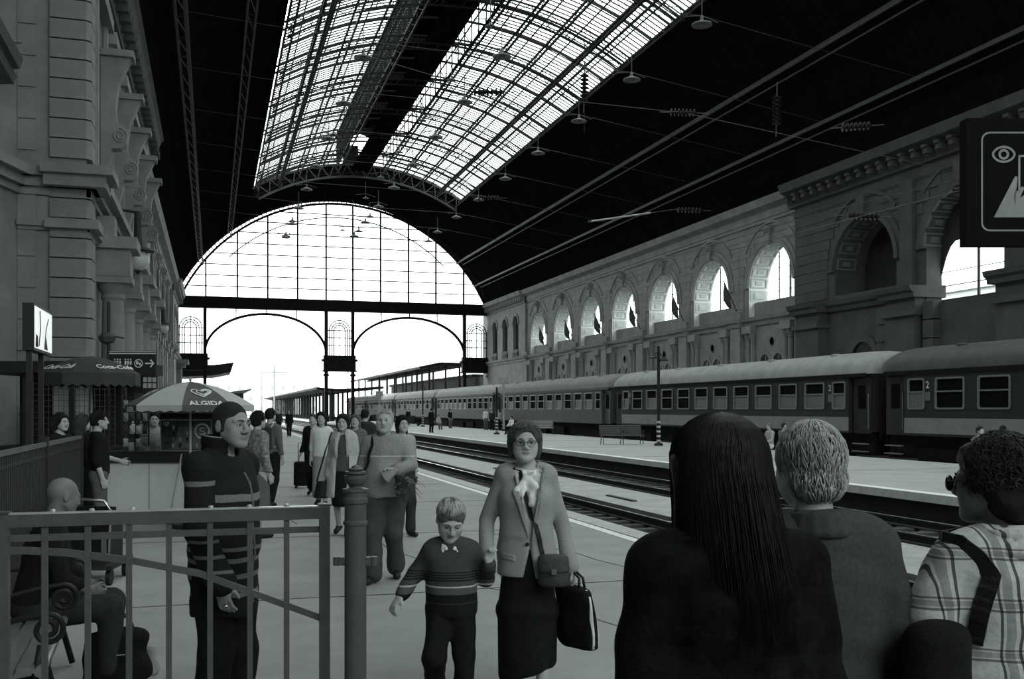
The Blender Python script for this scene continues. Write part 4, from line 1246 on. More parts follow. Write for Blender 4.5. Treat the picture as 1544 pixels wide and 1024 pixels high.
m_skin = M('skin', 0.40, 0.6, 0.08, 25, spec=0.25)
m_lip = M('lips', 0.2, 0.5, 0.05, 25)
m_eyew = M('eye_white', 0.45, 0.3, 0.02)
m_iris = M('iris_dark', 0.02, 0.2, 0.02)
m_brow = M('eyebrow_hair', 0.035, 0.9, 0.2, 60)
m_hair_d = M('dark_hair', 0.010, 0.55, 0.5, 30, 0.5, stretch=(9, 9, 1), spec=0.2)
m_hair_b = M('brown_hair', 0.045, 0.6, 0.4, 30, 0.5, stretch=(9, 9, 1), spec=0.25)
m_hair_g = M('grey_hair', 0.26, 0.65, 0.4, 40, 0.6, stretch=(6, 6, 1))
m_hair_f = M('fair_hair', 0.13, 0.55, 0.4, 40, 0.6, stretch=(6, 6, 1))
m_hair_s = M('buzz_cut_hair', 0.03, 0.9, 0.3, 180, 0.6)
m_shoe = M('black_shoe_leather', 0.02, 0.45, 0.2, 10)
m_cl_black = M('black_cloth', 0.012, 0.9, 0.3, 20, 0.3, spec=0.1)
m_cl_dark = M('dark_grey_cloth', 0.035, 0.9, 0.25, 20, 0.3, spec=0.1)
m_cl_mid = M('mid_grey_cloth', 0.12, 0.9, 0.18, 20, 0.3, spec=0.1)
m_cl_light = M('light_grey_cloth', 0.35, 0.9, 0.12, 20, 0.3, spec=0.1)
m_cl_white = M('white_cloth', 0.72, 0.9, 0.08, 20, 0.3, spec=0.1)
m_denim = M('faded_denim', 0.10, 0.9, 0.4, 8, 0.3, spec=0.1)
m_leather = M('black_leather', 0.012, 0.45, 0.3, 20, 0.3)

class Fig:
    """joints of one figure in its own space: feet at z 0, facing -y; 'l' is the side at -x"""
    def __init__(s, H, g=1.0, hsz=1.0, yaw=0.0, pitch=0.0, roll=0.0, sw=0.175, **kw):
        k = H / 1.75; s.k = k; s.g = g; s.H = H; s.hs = k * hsz if H > 1.4 else 0.96 * hsz
        J = dict(head=(0, -0.005, 1.638), neck=(0, 0.03, 1.46), chest=(0, 0.015, 1.27), waist=(0, 0.0, 1.08), pelvis=(0, 0.01, 0.94))
        for n, sg in (('l', -1), ('r', 1)):
            J.update({'s' + n: (sw * sg, 0.025, 1.405), 'e' + n: ((sw + 0.04) * sg, 0.045, 1.12), 'w' + n: ((sw + 0.055) * sg, -0.03, 0.88),
                      'h' + n: (0.09 * sg, 0.01, 0.92), 'k' + n: (0.10 * sg, -0.015, 0.50), 'a' + n: (0.10 * sg, 0.035, 0.085), 't' + n: (0.12 * sg, -0.12, 0.035)})
        s.J = {n: np.array(p) * k for n, p in J.items()}
        for n, p in kw.items(): s.J[n] = np.array(p, dtype=float)
        cy, sy, cp, sp, cr, sr = math.cos(yaw), math.sin(yaw), math.cos(pitch), math.sin(pitch), math.cos(roll), math.sin(roll)
        Rz = np.array([[cy, -sy, 0], [sy, cy, 0], [0, 0, 1]]); Rx = np.array([[1, 0, 0], [0, cp, -sp], [0, sp, cp]]); Ry = np.array([[cr, 0, sr], [0, 1, 0], [-sr, 0, cr]])
        s.R = Rz @ Rx @ Ry          # head frame -> figure frame; positive pitch lowers the face? (front is -y)
    def hp(s, x, y, z): return s.J['head'] + s.R @ (np.array([x, y, z]) * s.hs)
    def head(s, S_, fat=1.0, face=True):
        h, R, hp = s.hs, s.R, s.hp
        S_.el(hp(0, 0.016, 0.028), np.array([0.075, 0.094, 0.085]) * h, 0.02, R)
        S_.rc(hp(0, -0.028, -0.01), hp(0, -0.046, -0.078), 0.062 * h * fat, 0.036 * h * fat, 0.03 * h)
        if not face: return S_
        for sg in (-1, 1):
            S_.rc(hp(0.052 * sg, 0.0, -0.05), hp(0.02 * sg, -0.062, -0.092), 0.017 * h * fat, 0.016 * h, 0.03 * h)
            S_.el(hp(0.04 * sg, -0.060, -0.020), np.array([0.024, 0.02, 0.02]) * h * fat, 0.03 * h, R)
            S_.el(hp(0.033 * sg, -0.040, -0.052), np.array([0.032, 0.036, 0.036]) * h * fat, 0.03 * h, R)
            S_.rc(hp(0.012 * sg, -0.086, 0.022), hp(0.045 * sg, -0.072, 0.02), 0.010 * h, 0.010 * h, 0.012 * h)
            S_.el(hp(0.076 * sg, 0.016, -0.008), np.array([0.010, 0.018, 0.030]) * h, 0.008 * h, R)
            S_.el(hp(0.088 * sg, 0.013, -0.004), np.array([0.006, 0.011, 0.020]) * h, 0.006 * h, R, neg=True)
            S_.el(hp(0.031 * sg, -0.098, 0.001), np.array([0.019, 0.016, 0.012]) * h, 0.012 * h, R, neg=True)
            S_.el(hp(0.013 * sg, -0.094, -0.034), np.array([0.010, 0.011, 0.009]) * h, 0.008 * h, R)
        S_.rc(hp(0, -0.086, 0.014), hp(0, -0.106, -0.027), 0.0075 * h, 0.011 * h, 0.012 * h)
        S_.el(hp(0, -0.074, -0.096), np.array([0.022, 0.018, 0.017]) * h, 0.02 * h, R)
        S_.el(hp(0, -0.084, -0.056), np.array([0.024, 0.012, 0.006]) * h, 0.008 * h, R)
        S_.el(hp(0, -0.083, -0.067), np.array([0.020, 0.012, 0.0065]) * h, 0.008 * h, R)
        S_.rc(hp(-0.024, -0.098, -0.061), hp(0.024, -0.098, -0.061), 0.0028 * h, 0.0028 * h, 0.004 * h, neg=True)
        return S_
    def hand(s, S_, w, e, d=None, n=None, curl=0.6, side=1, sc=1.0):
        J = s.J; W = J[w]; k = s.k * sc if s.H > 1.4 else 0.8 * sc
        d = (W - J[e]) if d is None else np.array(d, dtype=float); d = d / np.linalg.norm(d)
        n = np.array(n if n is not None else (side * -1.0, 0, 0), dtype=float); n = n - d * (n @ d); n /= np.linalg.norm(n)
        a = np.cross(d, n)
        R = np.stack([a, n, d], 1)
        S_.el(W + d * 0.048 * k, np.array([0.043, 0.018, 0.056]) * k, 0.02, R)
        if a[1] > 0: a = -a            # thumb to the front
        for o, L in zip((0.030, 0.010, -0.011, -0.031), (0.066, 0.074, 0.069, 0.054)):
            b = W + d * 0.088 * k + a * o * k; L = L * k
            c1, c2 = curl * 0.7, curl * 1.9
            m1 = b + (d * math.cos(c1) + n * math.sin(c1)) * L * 0.52
            m2 = m1 + (d * math.cos(c2) + n * math.sin(c2)) * L * 0.48
            S_.rc(b, m1, 0.0098 * k, 0.0088 * k, 0.006); S_.rc(m1, m2, 0.0088 * k, 0.0072 * k, 0.004)
        b = W + d * 0.028 * k + a * 0.034 * k; t1 = b + (d * 0.7 + a * 0.62 + n * 0.35) * 0.04 * k; t2 = t1 + (d * 0.9 + a * 0.1 + n * 0.5) * 0.032 * k
        S_.rc(b, t1, 0.013 * k, 0.0105 * k, 0.012); S_.rc(t1, t2, 0.0105 * k, 0.008 * k, 0.005)
        return W + d * 0.085 * k
    def torso(s, S_, t=0.0, k=0.06, bust=0.0):
        J, q, g = s.J, s.k, s.g
        S_.el(J['pelvis'], np.array([0.158 * g + t, 0.112 * g + t, 0.125 + t]) * [q, q, q], k)
        S_.el(J['waist'], np.array([0.138 * g + t, 0.105 * g + t, 0.16]) * q, k)
        S_.el(J['chest'], np.array([0.158 * (0.5 + g / 2) + t, 0.112 * (0.5 + g / 2) + t, 0.20]) * q, k)
        S_.rc(J['sl'] + [0.045 * q, 0, -0.0], J['sr'] - [0.045 * q, 0, 0], (0.062 + t) * q, (0.062 + t) * q, k)
        S_.rc(J['neck'] + [0, .01, -.02], (J['sl'] + J['neck']) / 2 + [0, .0, -0.01], (0.05 + t) * q, (0.052 + t) * q, 0.04)
        S_.rc(J['neck'] + [0, .01, -.02], (J['sr'] + J['neck']) / 2 + [0, .0, -0.01], (0.05 + t) * q, (0.052 + t) * q, 0.04)
        if bust:
            for sg in (-1, 1): S_.el(J['chest'] + [0.075 * sg * q, -0.085 * q, 0.0], np.array([0.075, 0.06 * bust + t, 0.075]) * q, 0.05)
        return S_
    def arms(s, S_, t=0.0, upto=1.0, k=0.03, sides='lr', r=1.0, cuff=0.0):
        J, q = s.J, s.k
        for n in sides:
            S_.rc(J['s' + n], J['e' + n], (0.05 * r + t) * q, (0.04 * r + t) * q, k)
            W = J['e' + n] + (J['w' + n] - J['e' + n]) * upto
            S_.rc(J['e' + n], W, (0.04 * r + t) * q, (0.028 * r + t + cuff) * q, k * 0.7)
        return S_
    def legs(s, S_, t=0.0, upto=1.0, k=0.04, r=1.0, flare=0.0):
        J, q, g = s.J, s.k, s.g
        for n in 'lr':
            S_.rc(J['h' + n], J['k' + n], (0.085 * g * r + t) * q, (0.056 * r + t) * q, k)
            W = J['k' + n] + (J['a' + n] - J['k' + n]) * upto
            S_.rc(J['k' + n], W, (0.056 * r + t) * q, (0.038 * r + t + flare) * q, k * 0.7)
        return S_
    def feet(s, S_, t=0.0, sides='lr'):
        J, q = s.J, s.k
        for n in sides:
            a, o = J['a' + n], J['t' + n]
            S_.rc(a + (a - o) * [0.25, 0.25, 0] + [0, 0, -0.035 * q], o, (0.036 + t) * q, (0.032 + t) * q, 0.02); S_.rc(a + [0, 0, .03], a + [0, 0, -0.02 * q], (0.036 + t) * q, (0.04 + t) * q, 0.02)
        return S_
    def body(s, fat=1.0, face=True, hands=('l', 'r'), bust=0.0, hand_kw=None):
        b = S(); s.torso(b, 0.0, bust=bust); s.arms(b); s.legs(b); s.feet(b)
        s.head(b, fat, face)
        b.rc(s.hp(0, 0.022, -0.045), s.J['neck'], 0.05 * s.k * fat, 0.056 * s.k * fat, 0.02)
        s.hc = []
        for n in hands:
            kw = dict(side=-1 if n == 'l' else 1); kw.update((hand_kw or {}).get(n, {}))
            s.hc.append(s.hand(b, 'w' + n, 'e' + n, **kw))
        return b
def finish_body(fig, sd, root, h=0.014, hf=0.005, skin=None, lips=True, stubble=None):
    fine = [(fig.J['head'] + fig.R @ np.array([0, -.01, 0]), 0.125 * fig.hs, hf)] + [(c, 0.085, hf * 1.1) for c in fig.hc]
    lo, hi = bounds(sd.ops); V, Q = net(sd, lo, hi, h, fine)
    midx = np.zeros(len(Q), dtype=np.int32)
    if lips:
        C = V[Q].mean(1); L = (C - fig.J['head']) @ fig.R / fig.hs
        m = (((L[:, 0]) / 0.024) ** 2 + ((L[:, 2] + 0.061) / 0.0105) ** 2 < 1) & (L[:, 1] < -0.075)
        midx[m] = 1
    if stubble:
        m = (L[:, 2] < -0.028) & (L[:, 1] < 0.0) & (midx == 0) & ~((np.abs(L[:, 0]) > 0.028) & (L[:, 2] > -0.045)) & (L[:, 2] > -0.13) & ~((np.abs(L[:, 0]) < 0.02) & (L[:, 2] > -0.042))
        midx[m] = 2
    return link_mesh('body', np_mesh('body', V, Q, [skin or m_skin, m_lip] + ([stubble] if stubble else []), midx), root)
def shoes(f, r, t, h, zcut):
    for n in 'lr':
        s_ = S(); f.feet(s_, t, n); s_.hs((0, 0, zcut), (0, 0, 1)); s_.hs((0, 0, 0.0), (0, 0, -1)); solid('shoe', s_, m_shoe, r, h)
def crop(f, ho, mat, n, R=(0.09, 0.11, 0.1), c=(0, 0.016, 0.03), th=(0.05, 1.9), step=0.11, seg=6, sweep=0.35, zmin=-0.055, hair_y=-0.066, hair_z=0.062, seed=1, thick=1.0):
    """short locks over a head, running down from the crown and stopping at the hairline"""
    mb = MB(); q = random.Random(seed)
    for i in range(n):
        a = q.uniform(-3.14, 3.14); t0 = q.uniform(*th); sw = q.uniform(-sweep, sweep); lift = q.uniform(-0.001, 0.005); pts = []
        for k in range(seg):
            t = t0 + k * step; aa = a + sw * k / seg
            x, y, z = c[0] + (R[0] + lift) * math.sin(t) * math.sin(aa), c[1] + (R[1] + lift) * math.sin(t) * math.cos(aa), c[2] + (R[2] + lift) * math.cos(t)
            if z < zmin or (y < hair_y and z < hair_z) or (abs(y) < 0.045 and z < -0.01): break
            pts.append(f.hp(x, y, z))
        if len(pts) > 2: mb.tube(pts, q.uniform(0.0018, 0.0034) * thick, 3, r2=0.0006)
    return mb.build('hair_strands', mat, ho, smooth=True, kind='stuff')
def face_bits(fig, root, brow=m_brow, brow_t=1.0, lid=0.0):
    """eyes with iris and eyebrows"""
    h = fig.hs
    for sg in (-1, 1):
        e = MB().lathe([(0.0001, -0.0118)] + [(0.0118 * math.sin(math.pi * i / 8), -0.0118 * math.cos(math.pi * i / 8)) for i in range(1, 8)] + [(0.0001, 0.0118)], 12, axis='y')
        R = fig.R
        e.mapv(lambda p: fig.hp(0.031 * sg, -0.0765, 0.002) + R @ (np.array(p) * h))
        eo = e.build('eye', m_eyew, root, smooth=True)
        i_ = MB().lathe([(0.0001, -0.0010), (0.0045, -0.0007), (0.0062, 0.0012)], 12, axis='y')
        i_.mapv(lambda p: fig.hp(0.031 * sg + 0.001, -0.0765 - 0.0115, 0.001) + R @ (np.array(p) * h))
        i_.build('iris', m_iris, eo, smooth=True)
        pts = [fig.hp(sg * x, y, z) for x, y, z in ((0.012, -0.094, 0.020), (0.024, -0.093, 0.0255), (0.038, -0.087, 0.025), (0.050, -0.074, 0.018))]
        MB().tube(pts, 0.0036 * brow_t * h, 6, r2=0.0018 * h).build('eyebrow', brow, root, smooth=True)
        # upper lid shadow line
        pts = [fig.hp(sg * x, y, z) for x, y, z in ((0.018, -0.0865, 0.004), (0.026, -0.0895, 0.0085), (0.036, -0.0885, 0.008), (0.044, -0.082, 0.003))]
        MB().tube(pts, 0.0022 * h, 5).build('lid_shadow_line', m_lip, root, smooth=True)
def strands(fig, root, mat, n, gen, name='hair_strands'):
    """fine locks laid over the hair; gen(i, rnd) -> list of points"""
    mb = MB(); r = random.Random(n)
    for i in range(n):
        pts = gen(i, r)
        if pts is None: continue
        mb.tube(pts, r.uniform(0.0016, 0.0032), 3, r2=0.0005)
    return mb.build(name, mat, root, smooth=True, kind='stuff')
# ================================================================== PEOPLE
def place(label, px, zc, turn, group=None, z=0.0):
    p = at(px, zc, z)
    return empty('person', p, -YAW + turn, label=label, cat='person', group=group)
def neck_cut(f, sd, r=0.066, lower=0.0):
    sd.rc(f.J['neck'] + [0, -0.015, 0.035 - lower], f.hp(0, 0.02, -0.02), r * f.k, r * 1.1 * f.k, 0.01, neg=True); return sd
def surf_patch(pts, fy, th=0.006, n=1):
    """thin cloth piece: polygon (x,z) laid on a front surface y=fy(x,z)"""
    mb = MB(); m = len(pts)
    cx = sum(p[0] for p in pts) / m; cz = sum(p[1] for p in pts) / m
    ring_ = []
    for i in range(m):
        a, b = pts[i], pts[(i + 1) % m]
        for q in range(4): ring_.append((a[0] + (b[0] - a[0]) * q / 4, a[1] + (b[1] - a[1]) * q / 4))
    allp = []; lv = 4
    for k in range(lv):
        s_ = 1 - k / lv
        allp.append([(cx + (x - cx) * s_, cz + (z - cz) * s_) for x, z in ring_])
    vs = []; fs = []; N_ = len(ring_)
    for side in (0, 1):
        base = len(vs)
        for rg in allp:
            for x, z in rg: vs.append((x, fy(x, z) - (th if side == 0 else 0), z))
        vs.append((cx, fy(cx, cz) - (th if side == 0 else 0), cz)); c = len(vs) - 1
        for k in range(lv - 1):
            for i in range(N_):
                j = (i + 1) % N_; fs.append((base + k * N_ + i, base + k * N_ + j, base + (k + 1) * N_ + j, base + (k + 1) * N_ + i))
        for i in range(N_): fs.append((base + (lv - 1) * N_ + i, base + (lv - 1) * N_ + (i + 1) % N_, c))
        if side == 1:
            o = len(vs) // 2
            for i in range(N_): fs.append((i, (i + 1) % N_, o + (i + 1) % N_, o + i))
    return mb.add(vs, fs)
def field_front(sd, xr=(-0.25, 0.25), y0=-0.45):
    """returns fy(x,z): first front surface of a field, marching from the front"""
    ys = np.linspace(y0, 0.1, 140).astype(F32)
    def fy(x, z):
        P = np.stack([np.full_like(ys, x), ys, np.full_like(ys, z)], 1); d = sd(P); i = np.argmax(d < 0.0)
        return float(ys[i]) if d[i] < 0 else 0.0
    return fy
def surf_strap(sd, pts, w, th, cen, n=10):
    """strap hugging a field: pts are rough points, pushed out to the surface from axis point cen"""
    P = []
    for a, b in zip(pts[:-1], pts[1:]):
        for q in range(n): P.append(np.array(a) + (np.array(b) - np.array(a)) * q / n)
    P.append(np.array(pts[-1])); out = []
    for p in P:
        c = np.array([cen[0], cen[1], p[2]]); d = p - c; L = np.linalg.norm(d); d = d / max(L, 1e-6)
        ts = np.linspace(0.5, 0.0, 160); X = (c + d * ts[:, None]).astype(F32); v = sd(X); i = np.argmax(v < 0)
        out.append(c + d * (ts[i] + 0.004) if v[i] < 0 else p)
    mb = MB(); path = []
    for i, p in enumerate(out):
        t = out[min(i + 1, len(out) - 1)] - out[max(i - 1, 0)]; t = t / (np.linalg.norm(t) + 1e-9)
        o = p - np.array([cen[0], cen[1], p[2]]); o = o / (np.linalg.norm(o) + 1e-9); a = np.cross(t, o)
        path.append((p, a, o))
    mb.sweep([(-w / 2, 0), (w / 2, 0), (w / 2, th), (-w / 2, th)], path)
    return mb

def folk(label, px, zc, turn, H=1.7, g=1.0, top=None, bottom=None, low='trousers', hair=None, style='short', sw=0.165, step=0.0, sit=False,
         hem=None, group=None, yaw=0.0, pitch=0.0, base=0.0, joints=None, h=None, coat=False, sleeve=0.95, skin=None, root=None, hat=None, lean=0.0):
    top = top or m_cl_dark; bottom = bottom or m_cl_dark; hair = hair or m_hair_d
    k = H / 1.75; kw = {}
    if step:
        kw.update(ar=np.array((0.09, -0.22 * step, 0.085)) * k, kr=np.array((0.1, -0.17 * step, 0.5)) * k, tr=np.array((0.11, -0.22 * step - 0.15, 0.04)) * k,
                  al=np.array((-0.09, 0.27 * step, 0.13)) * k, kl=np.array((-0.1, 0.03 * step, 0.49)) * k, tl=np.array((-0.11, 0.27 * step - 0.13, 0.045)) * k)
    if sit:
        d = np.array((0, 0.0, -0.44)) * k
        for n, sg in (('l', -1), ('r', 1)):
            kw.update({'h' + n: np.array((0.09 * sg, 0, 0.50)) * k, 'k' + n: np.array((0.11 * sg, -0.43, 0.50)) * k, 'a' + n: np.array((0.11 * sg, -0.42, 0.09)) * k, 't' + n: np.array((0.13 * sg, -0.57, 0.04)) * k,
                       's' + n: np.array((sw * sg, 0.02 - lean, 0.97)) * k, 'e' + n: np.array(((sw + 0.05) * sg, -0.06 - lean, 0.70)) * k, 'w' + n: np.array((0.12 * sg, -0.30, 0.62)) * k})
        kw.update(head=np.array((0, -0.02 - lean * 1.3, 1.20)) * k, neck=np.array((0, 0.02 - lean, 1.02)) * k, chest=np.array((0, 0.02 - lean * 0.7, 0.83)) * k, waist=np.array((0, 0.01 - lean * .3, 0.65)) * k, pelvis=np.array((0, 0.01, 0.52)) * k)
    if joints:
        for a, b in joints.items(): kw[a] = np.array(b, dtype=float)
    f = Fig(H, g, yaw=yaw, pitch=pitch, sw=sw, **kw)
    r = root or place(label, px, zc, turn, group, base)
    h = h or min(max(0.004 + zc * 0.0010, 0.014), 0.032)
    near = zc < 22
    sd = f.body(face=zc < 30, hands=('l', 'r') if near else ())
    if not near:
        for n in 'lr': sd.rc(f.J['w' + n], f.J['w' + n] + (f.J['w' + n] - f.J['e' + n]) * 0.45, 0.035, 0.03, 0.02)
    finish_body(f, sd, r, h, max(0.006, min(zc * 0.0006, 0.02)), skin, lips=zc < 22)
    # top
    t = S(); f.torso(t, 0.022); f.arms(t, 0.018, sleeve, cuff=0.004)
    J = f.J; hz = hem if hem is not None else J['pelvis'][2] - 0.02 * k
    if coat and not sit:
        t.fr((0, 0.01, hz - 0.01), (0.19 * g * k, 0.155 * g * k), (0, 0, J['waist'][2] + 0.05), (0.165 * g * k, 0.135 * g * k), 0.04)
    if not sit: t.hs((0, 0, hz), (0, 0, -1))
    else: t.hs(J['pelvis'] + [0, 0, -0.02], (0, -0.5, -1))
    neck_cut(f, t); t.disp(noise3(zlib.crc32(label.encode()) % 999, 14, 0.008, (1, 1, 0.6)))
    solid('coat' if coat else 'top', t, top, r, h)
    # lower
    b = S()
    if low == 'trousers':
        b.el(J['pelvis'], np.array([0.17 * g, 0.13 * g, 0.13]) * k, 0.05); f.legs(b, 0.022, 0.94, flare=0.012); b.hs(J['pelvis'] + [0, 0, 0.1], (0, 0, 1))
        b.disp(noise3(zlib.crc32(label.encode()) % 777, 13, 0.008)); solid('trousers', b, bottom, r, h)
    else:
        if sit:
            b.el(J['pelvis'], np.array([0.18, 0.14, 0.12]) * k, 0.05); f.legs(b, 0.045, 0.35, k=0.09)
        else:
            zh = 0.42 * k if low == 'skirt' else 0.2 * k
            b.fr((0, 0.01, zh), (0.175 * k, 0.16 * k), (0, 0.01, J['waist'][2]), (0.16 * g * k, 0.125 * g * k), 0.03)
        b.disp(noise3(zlib.crc32(label.encode()) % 555, 16, 0.010, (1, 1, 0.15))); solid('skirt', b, bottom, r, h)
    shoes(f, r, 0.008, min(h, 0.02), 0.13 * k)
    ho = hair_on(f, r, hair, style, h=max(0.006, min(zc * 0.0008, 0.02)))
    if ho and zc < 19: crop(f, ho, hair, 260, R=(0.095, 0.113, 0.104) if style != 'short' else (0.089, 0.110, 0.100), zmin=-0.03 if style == 'short' else -0.09, seed=int(px), thick=1.6)
    if near and zc < 16: face_bits(f, r)
    return r, f
def hair_on(f, r, mat, style, h=0.008):
    hs_, hp, R = f.hs, f.hp, f.R
    s = S()
    if style == 'bald': return None
    if style in ('short', 'buzz', 'bob', 'long', 'bun', 'cap'):
        t = {'buzz': 0.0015, 'short': 0.012, 'bob': 0.024, 'long': 0.018, 'bun': 0.014, 'cap': 0.014}[style]
        s.el(hp(0, 0.018, 0.030), np.array([0.075 + t, 0.096 + t, 0.087 + t]) * hs_, 0.02, R)
        s.el(hp(0, 0.045, -0.02), np.array([0.066 + t, 0.062 + t, 0.07 + t * .5]) * hs_, 0.02, R)
        if style in ('bob', 'long'):
            for sg in (-1, 1): s.rc(hp(0.072 * sg, 0.03, 0.03), hp(0.078 * sg, 0.032, -0.075 if style == 'bob' else -0.16), 0.022 * hs_, 0.020 * hs_, 0.03)
            s.rc(hp(0, 0.07, 0.0), hp(0, 0.075, -0.08 if style == 'bob' else -0.24), 0.07 * hs_, 0.05 * hs_, 0.04)
        if style == 'bun': s.el(hp(0, 0.12, 0.02), np.array([0.04, 0.035, 0.04]) * hs_, 0.02, R)
        # free the face
        s.el(hp(0, -0.128, -0.012), np.array([0.088 if style in ('bob', 'long') else 0.072, 0.088, 0.098]) * hs_, 0.012, R, neg=True)
        s.el(hp(0, -0.09, -0.11), np.array([0.07, 0.10, 0.06]) * hs_, 0.012, R, neg=True)
        if style in ('short', 'buzz', 'cap'):
            for sg in (-1, 1): s.el(hp(0.085 * sg, -0.01, -0.035), np.array([0.03, 0.035, 0.045]) * hs_, 0.008, R, neg=True)
            s.el(hp(0, 0.06, -0.115), np.array([0.12, 0.12, 0.055]) * hs_, 0.01, R, neg=True)
        if style == 'buzz':
            for sg in (-1, 1): s.rc(hp(0.071 * sg, -0.014, 0.03), hp(0.0705 * sg, -0.010, -0.028), 0.011 * hs_, 0.007 * hs_, 0.008)
        if style != 'buzz': s.disp(noise3(7, 60, 0.010, (1, 1, 0.4)))
    return solid('hair', s, mat, r, h)

# ------------------------------------------------------------------ woman in a blazer with spectacles
def woman_blazer():
    r = place('woman in pale grey blazer, spectacles and white scarf holding the boy by the hand', 794, 5.95, 0.02)
    f = Fig(1.635, 1.06, yaw=0.03, pitch=-0.04, sw=0.142, hsz=1.06, el=(-0.238, 0.05, 1.05), wl=(-0.232, -0.10, 0.865), er=(0.212, 0.06, 1.01), wr=(0.268, -0.02, 0.765),
            ar=(0.09, -0.10, 0.07), kr=(0.09, -0.05, 0.45), tr=(0.11, -0.24, 0.03), al=(-0.07, 0.22, 0.12), kl=(-0.08, 0.02, 0.44), tl=(-0.08, 0.08, 0.035))
    J = f.J; J['head'] = J['head'] + [-0.01, -0.01, -0.012]
    sd = f.body(fat=1.1, bust=1.0, hand_kw=dict(l=dict(d=(0.12, -0.35, -0.95), n=(0.2, -0.6, 0.3), curl=0.75), r=dict(d=(0.1, -0.05, -1), n=(-1, 0, 0), curl=1.15)))
    finish_body(f, sd, r, 0.014, 0.0045)
    face_bits(f, r, brow_t=0.8)
    # shirt under the blazer
    t = S(); f.torso(t, 0.004, bust=1.0); t.hs((0, 0, 0.86), (0, 0, -1)); neck_cut(f, t, 0.06, 0.05); solid('blouse', t, M('pale_blouse', 0.55, 0.9, 0.1, 30, 0.2), r, 0.012)
    # blazer
    j = S(); f.torso(j, 0.018, bust=1.0)
    j.fr((0, 0.005, 0.72), (0.185, 0.15), (0, 0, 0.99), (0.150, 0.128), 0.04); j.fr((0, 0, 0.97), (0.150, 0.128), (0, 0.0, 1.22), (0.158, 0.132), 0.05)
    for n in 'lr': j.el(J['s' + n] + [0, 0, 0.02], np.array([0.056, 0.07, 0.052]), 0.04)
    f.arms(j, 0.013, 0.93, k=0.012, cuff=0.012)
    def opening(P):     # V of the lapels above the button, small cutaway below
        z = P[:, 2]; x = P[:, 0] - 0.015
        wv = np.where(z > 0.95, 0.002 + (z - 0.95) * 0.20, 0.004 + np.maximum(0.88 - z, 0) * 0.22)
        return np.maximum(np.abs(x) - wv, P[:, 1] + 0.03)
    j.fn(opening, 0.008, neg=True); neck_cut(f, j, 0.072, 0.03); j.hs((0, 0, 0.735), (0, 0.05, -1))
    n1 = noise3(3, 16, 0.010, (1, 1, 0.5)); n2 = noise3(4, 38, 0.007, (0.6, 0.6, 1.3))
    def folds(P):
        w = np.exp(-((P[:, 2] - 1.0) / 0.16) ** 2)
        return n1(P) + n2(P) * (0.4 + w)
    j.disp(folds)
    bl = M('heather_grey_blazer', 0.33, 0.9, 0.16, 120, 0.4, spec=0.1)
    jo = solid('blazer', j, bl, r, 0.011)
    fy = field_front(j)
    for sg in (-1, 1):
        c = 0.015
        lap = [(c + sg * 0.012, 0.965), (c + sg * 0.075, 1.17), (c + sg * 0.105, 1.24), (c + sg * 0.07, 1.255), (c + sg * 0.088, 1.33), (c + sg * 0.06, 1.36), (c + sg * 0.052, 1.25), (c + sg * 0.022, 1.06)]
        surf_patch(lap, lambda x, z: fy(x if abs(x - c) > 0.055 else c + sg * (0.06 + (z - 0.965) * 0.05), z) - 0.007, 0.012).build('lapel', bl, jo, smooth=True)
    MB().lathe([(0.0001, -0.008), (0.011, -0.007), (0.012, 0)], 10, (0.0, fy(0.0 + 0.03, 0.93) - 0.002, 0.93), 'y').build('jacket_button', m_cl_dark, jo)
    for sg in (-1, 1):
        surf_patch([(sg * 0.07, 0.86), (sg * 0.155, 0.875), (sg * 0.155, 0.84), (sg * 0.07, 0.825)], lambda x, z: fy(x, z), 0.007).build('pocket_flap', bl, jo, smooth=True)
    # skirt, wrapped, longer on one side
    k = S(); k.fr((0.0, 0.02, 0.10), (0.172, 0.19), (0, 0.01, 0.55), (0.180, 0.155), 0.03); k.fr((0, 0.01, 0.50), (0.180, 0.155), (0, 0, 0.96), (0.125, 0.10), 0.05)
    k.hs((0, 0, 0.15), (0.35, 0, -1)); k.disp(noise3(9, 20, 0.016, (1, 1, 0.08)))
    solid('skirt', k, m_cl_black, r, 0.014)
    shoes(f, r, 0.006, 0.014, 0.14)
    # hair: short, combed back with volume
    hp, hs_, R = f.hp, f.hs, f.R
    hr = S(); hr.el(hp(0, 0.012, 0.036), np.array([0.098, 0.108, 0.098]) * hs_, 0.02, R); hr.el(hp(0, 0.05, -0.03), np.array([0.096, 0.075, 0.085]) * hs_, 0.03, R)
    for sg in (-1, 1): hr.rc(hp(0.078 * sg, 0.005, 0.03), hp(0.082 * sg, 0.025, -0.085), 0.022 * hs_, 0.014 * hs_, 0.03)
    hr.el(hp(0.004, -0.128, -0.010), np.array([0.076, 0.090, 0.100]) * hs_, 0.014, R, neg=True); hr.el(hp(0, -0.08, -0.13), np.array([0.078, 0.10, 0.09]) * hs_, 0.012, R, neg=True)
    hr.disp(noise3(21, 50, 0.009)); hr.disp(noise3(22, 130, 0.005))
    ho = solid('hair', hr, M('chestnut_hair', 0.06, 0.55, 0.35, 60, 0.5), r, 0.006)
    crop(f, ho, M('chestnut_strand', 0.10, 0.5, 0.5, 60), 700, R=(0.099, 0.109, 0.1), c=(0, 0.012, 0.036), th=(0.1, 1.8), sweep=1.3, zmin=-0.05, hair_y=-0.05, hair_z=0.078, seed=4, thick=0.9)
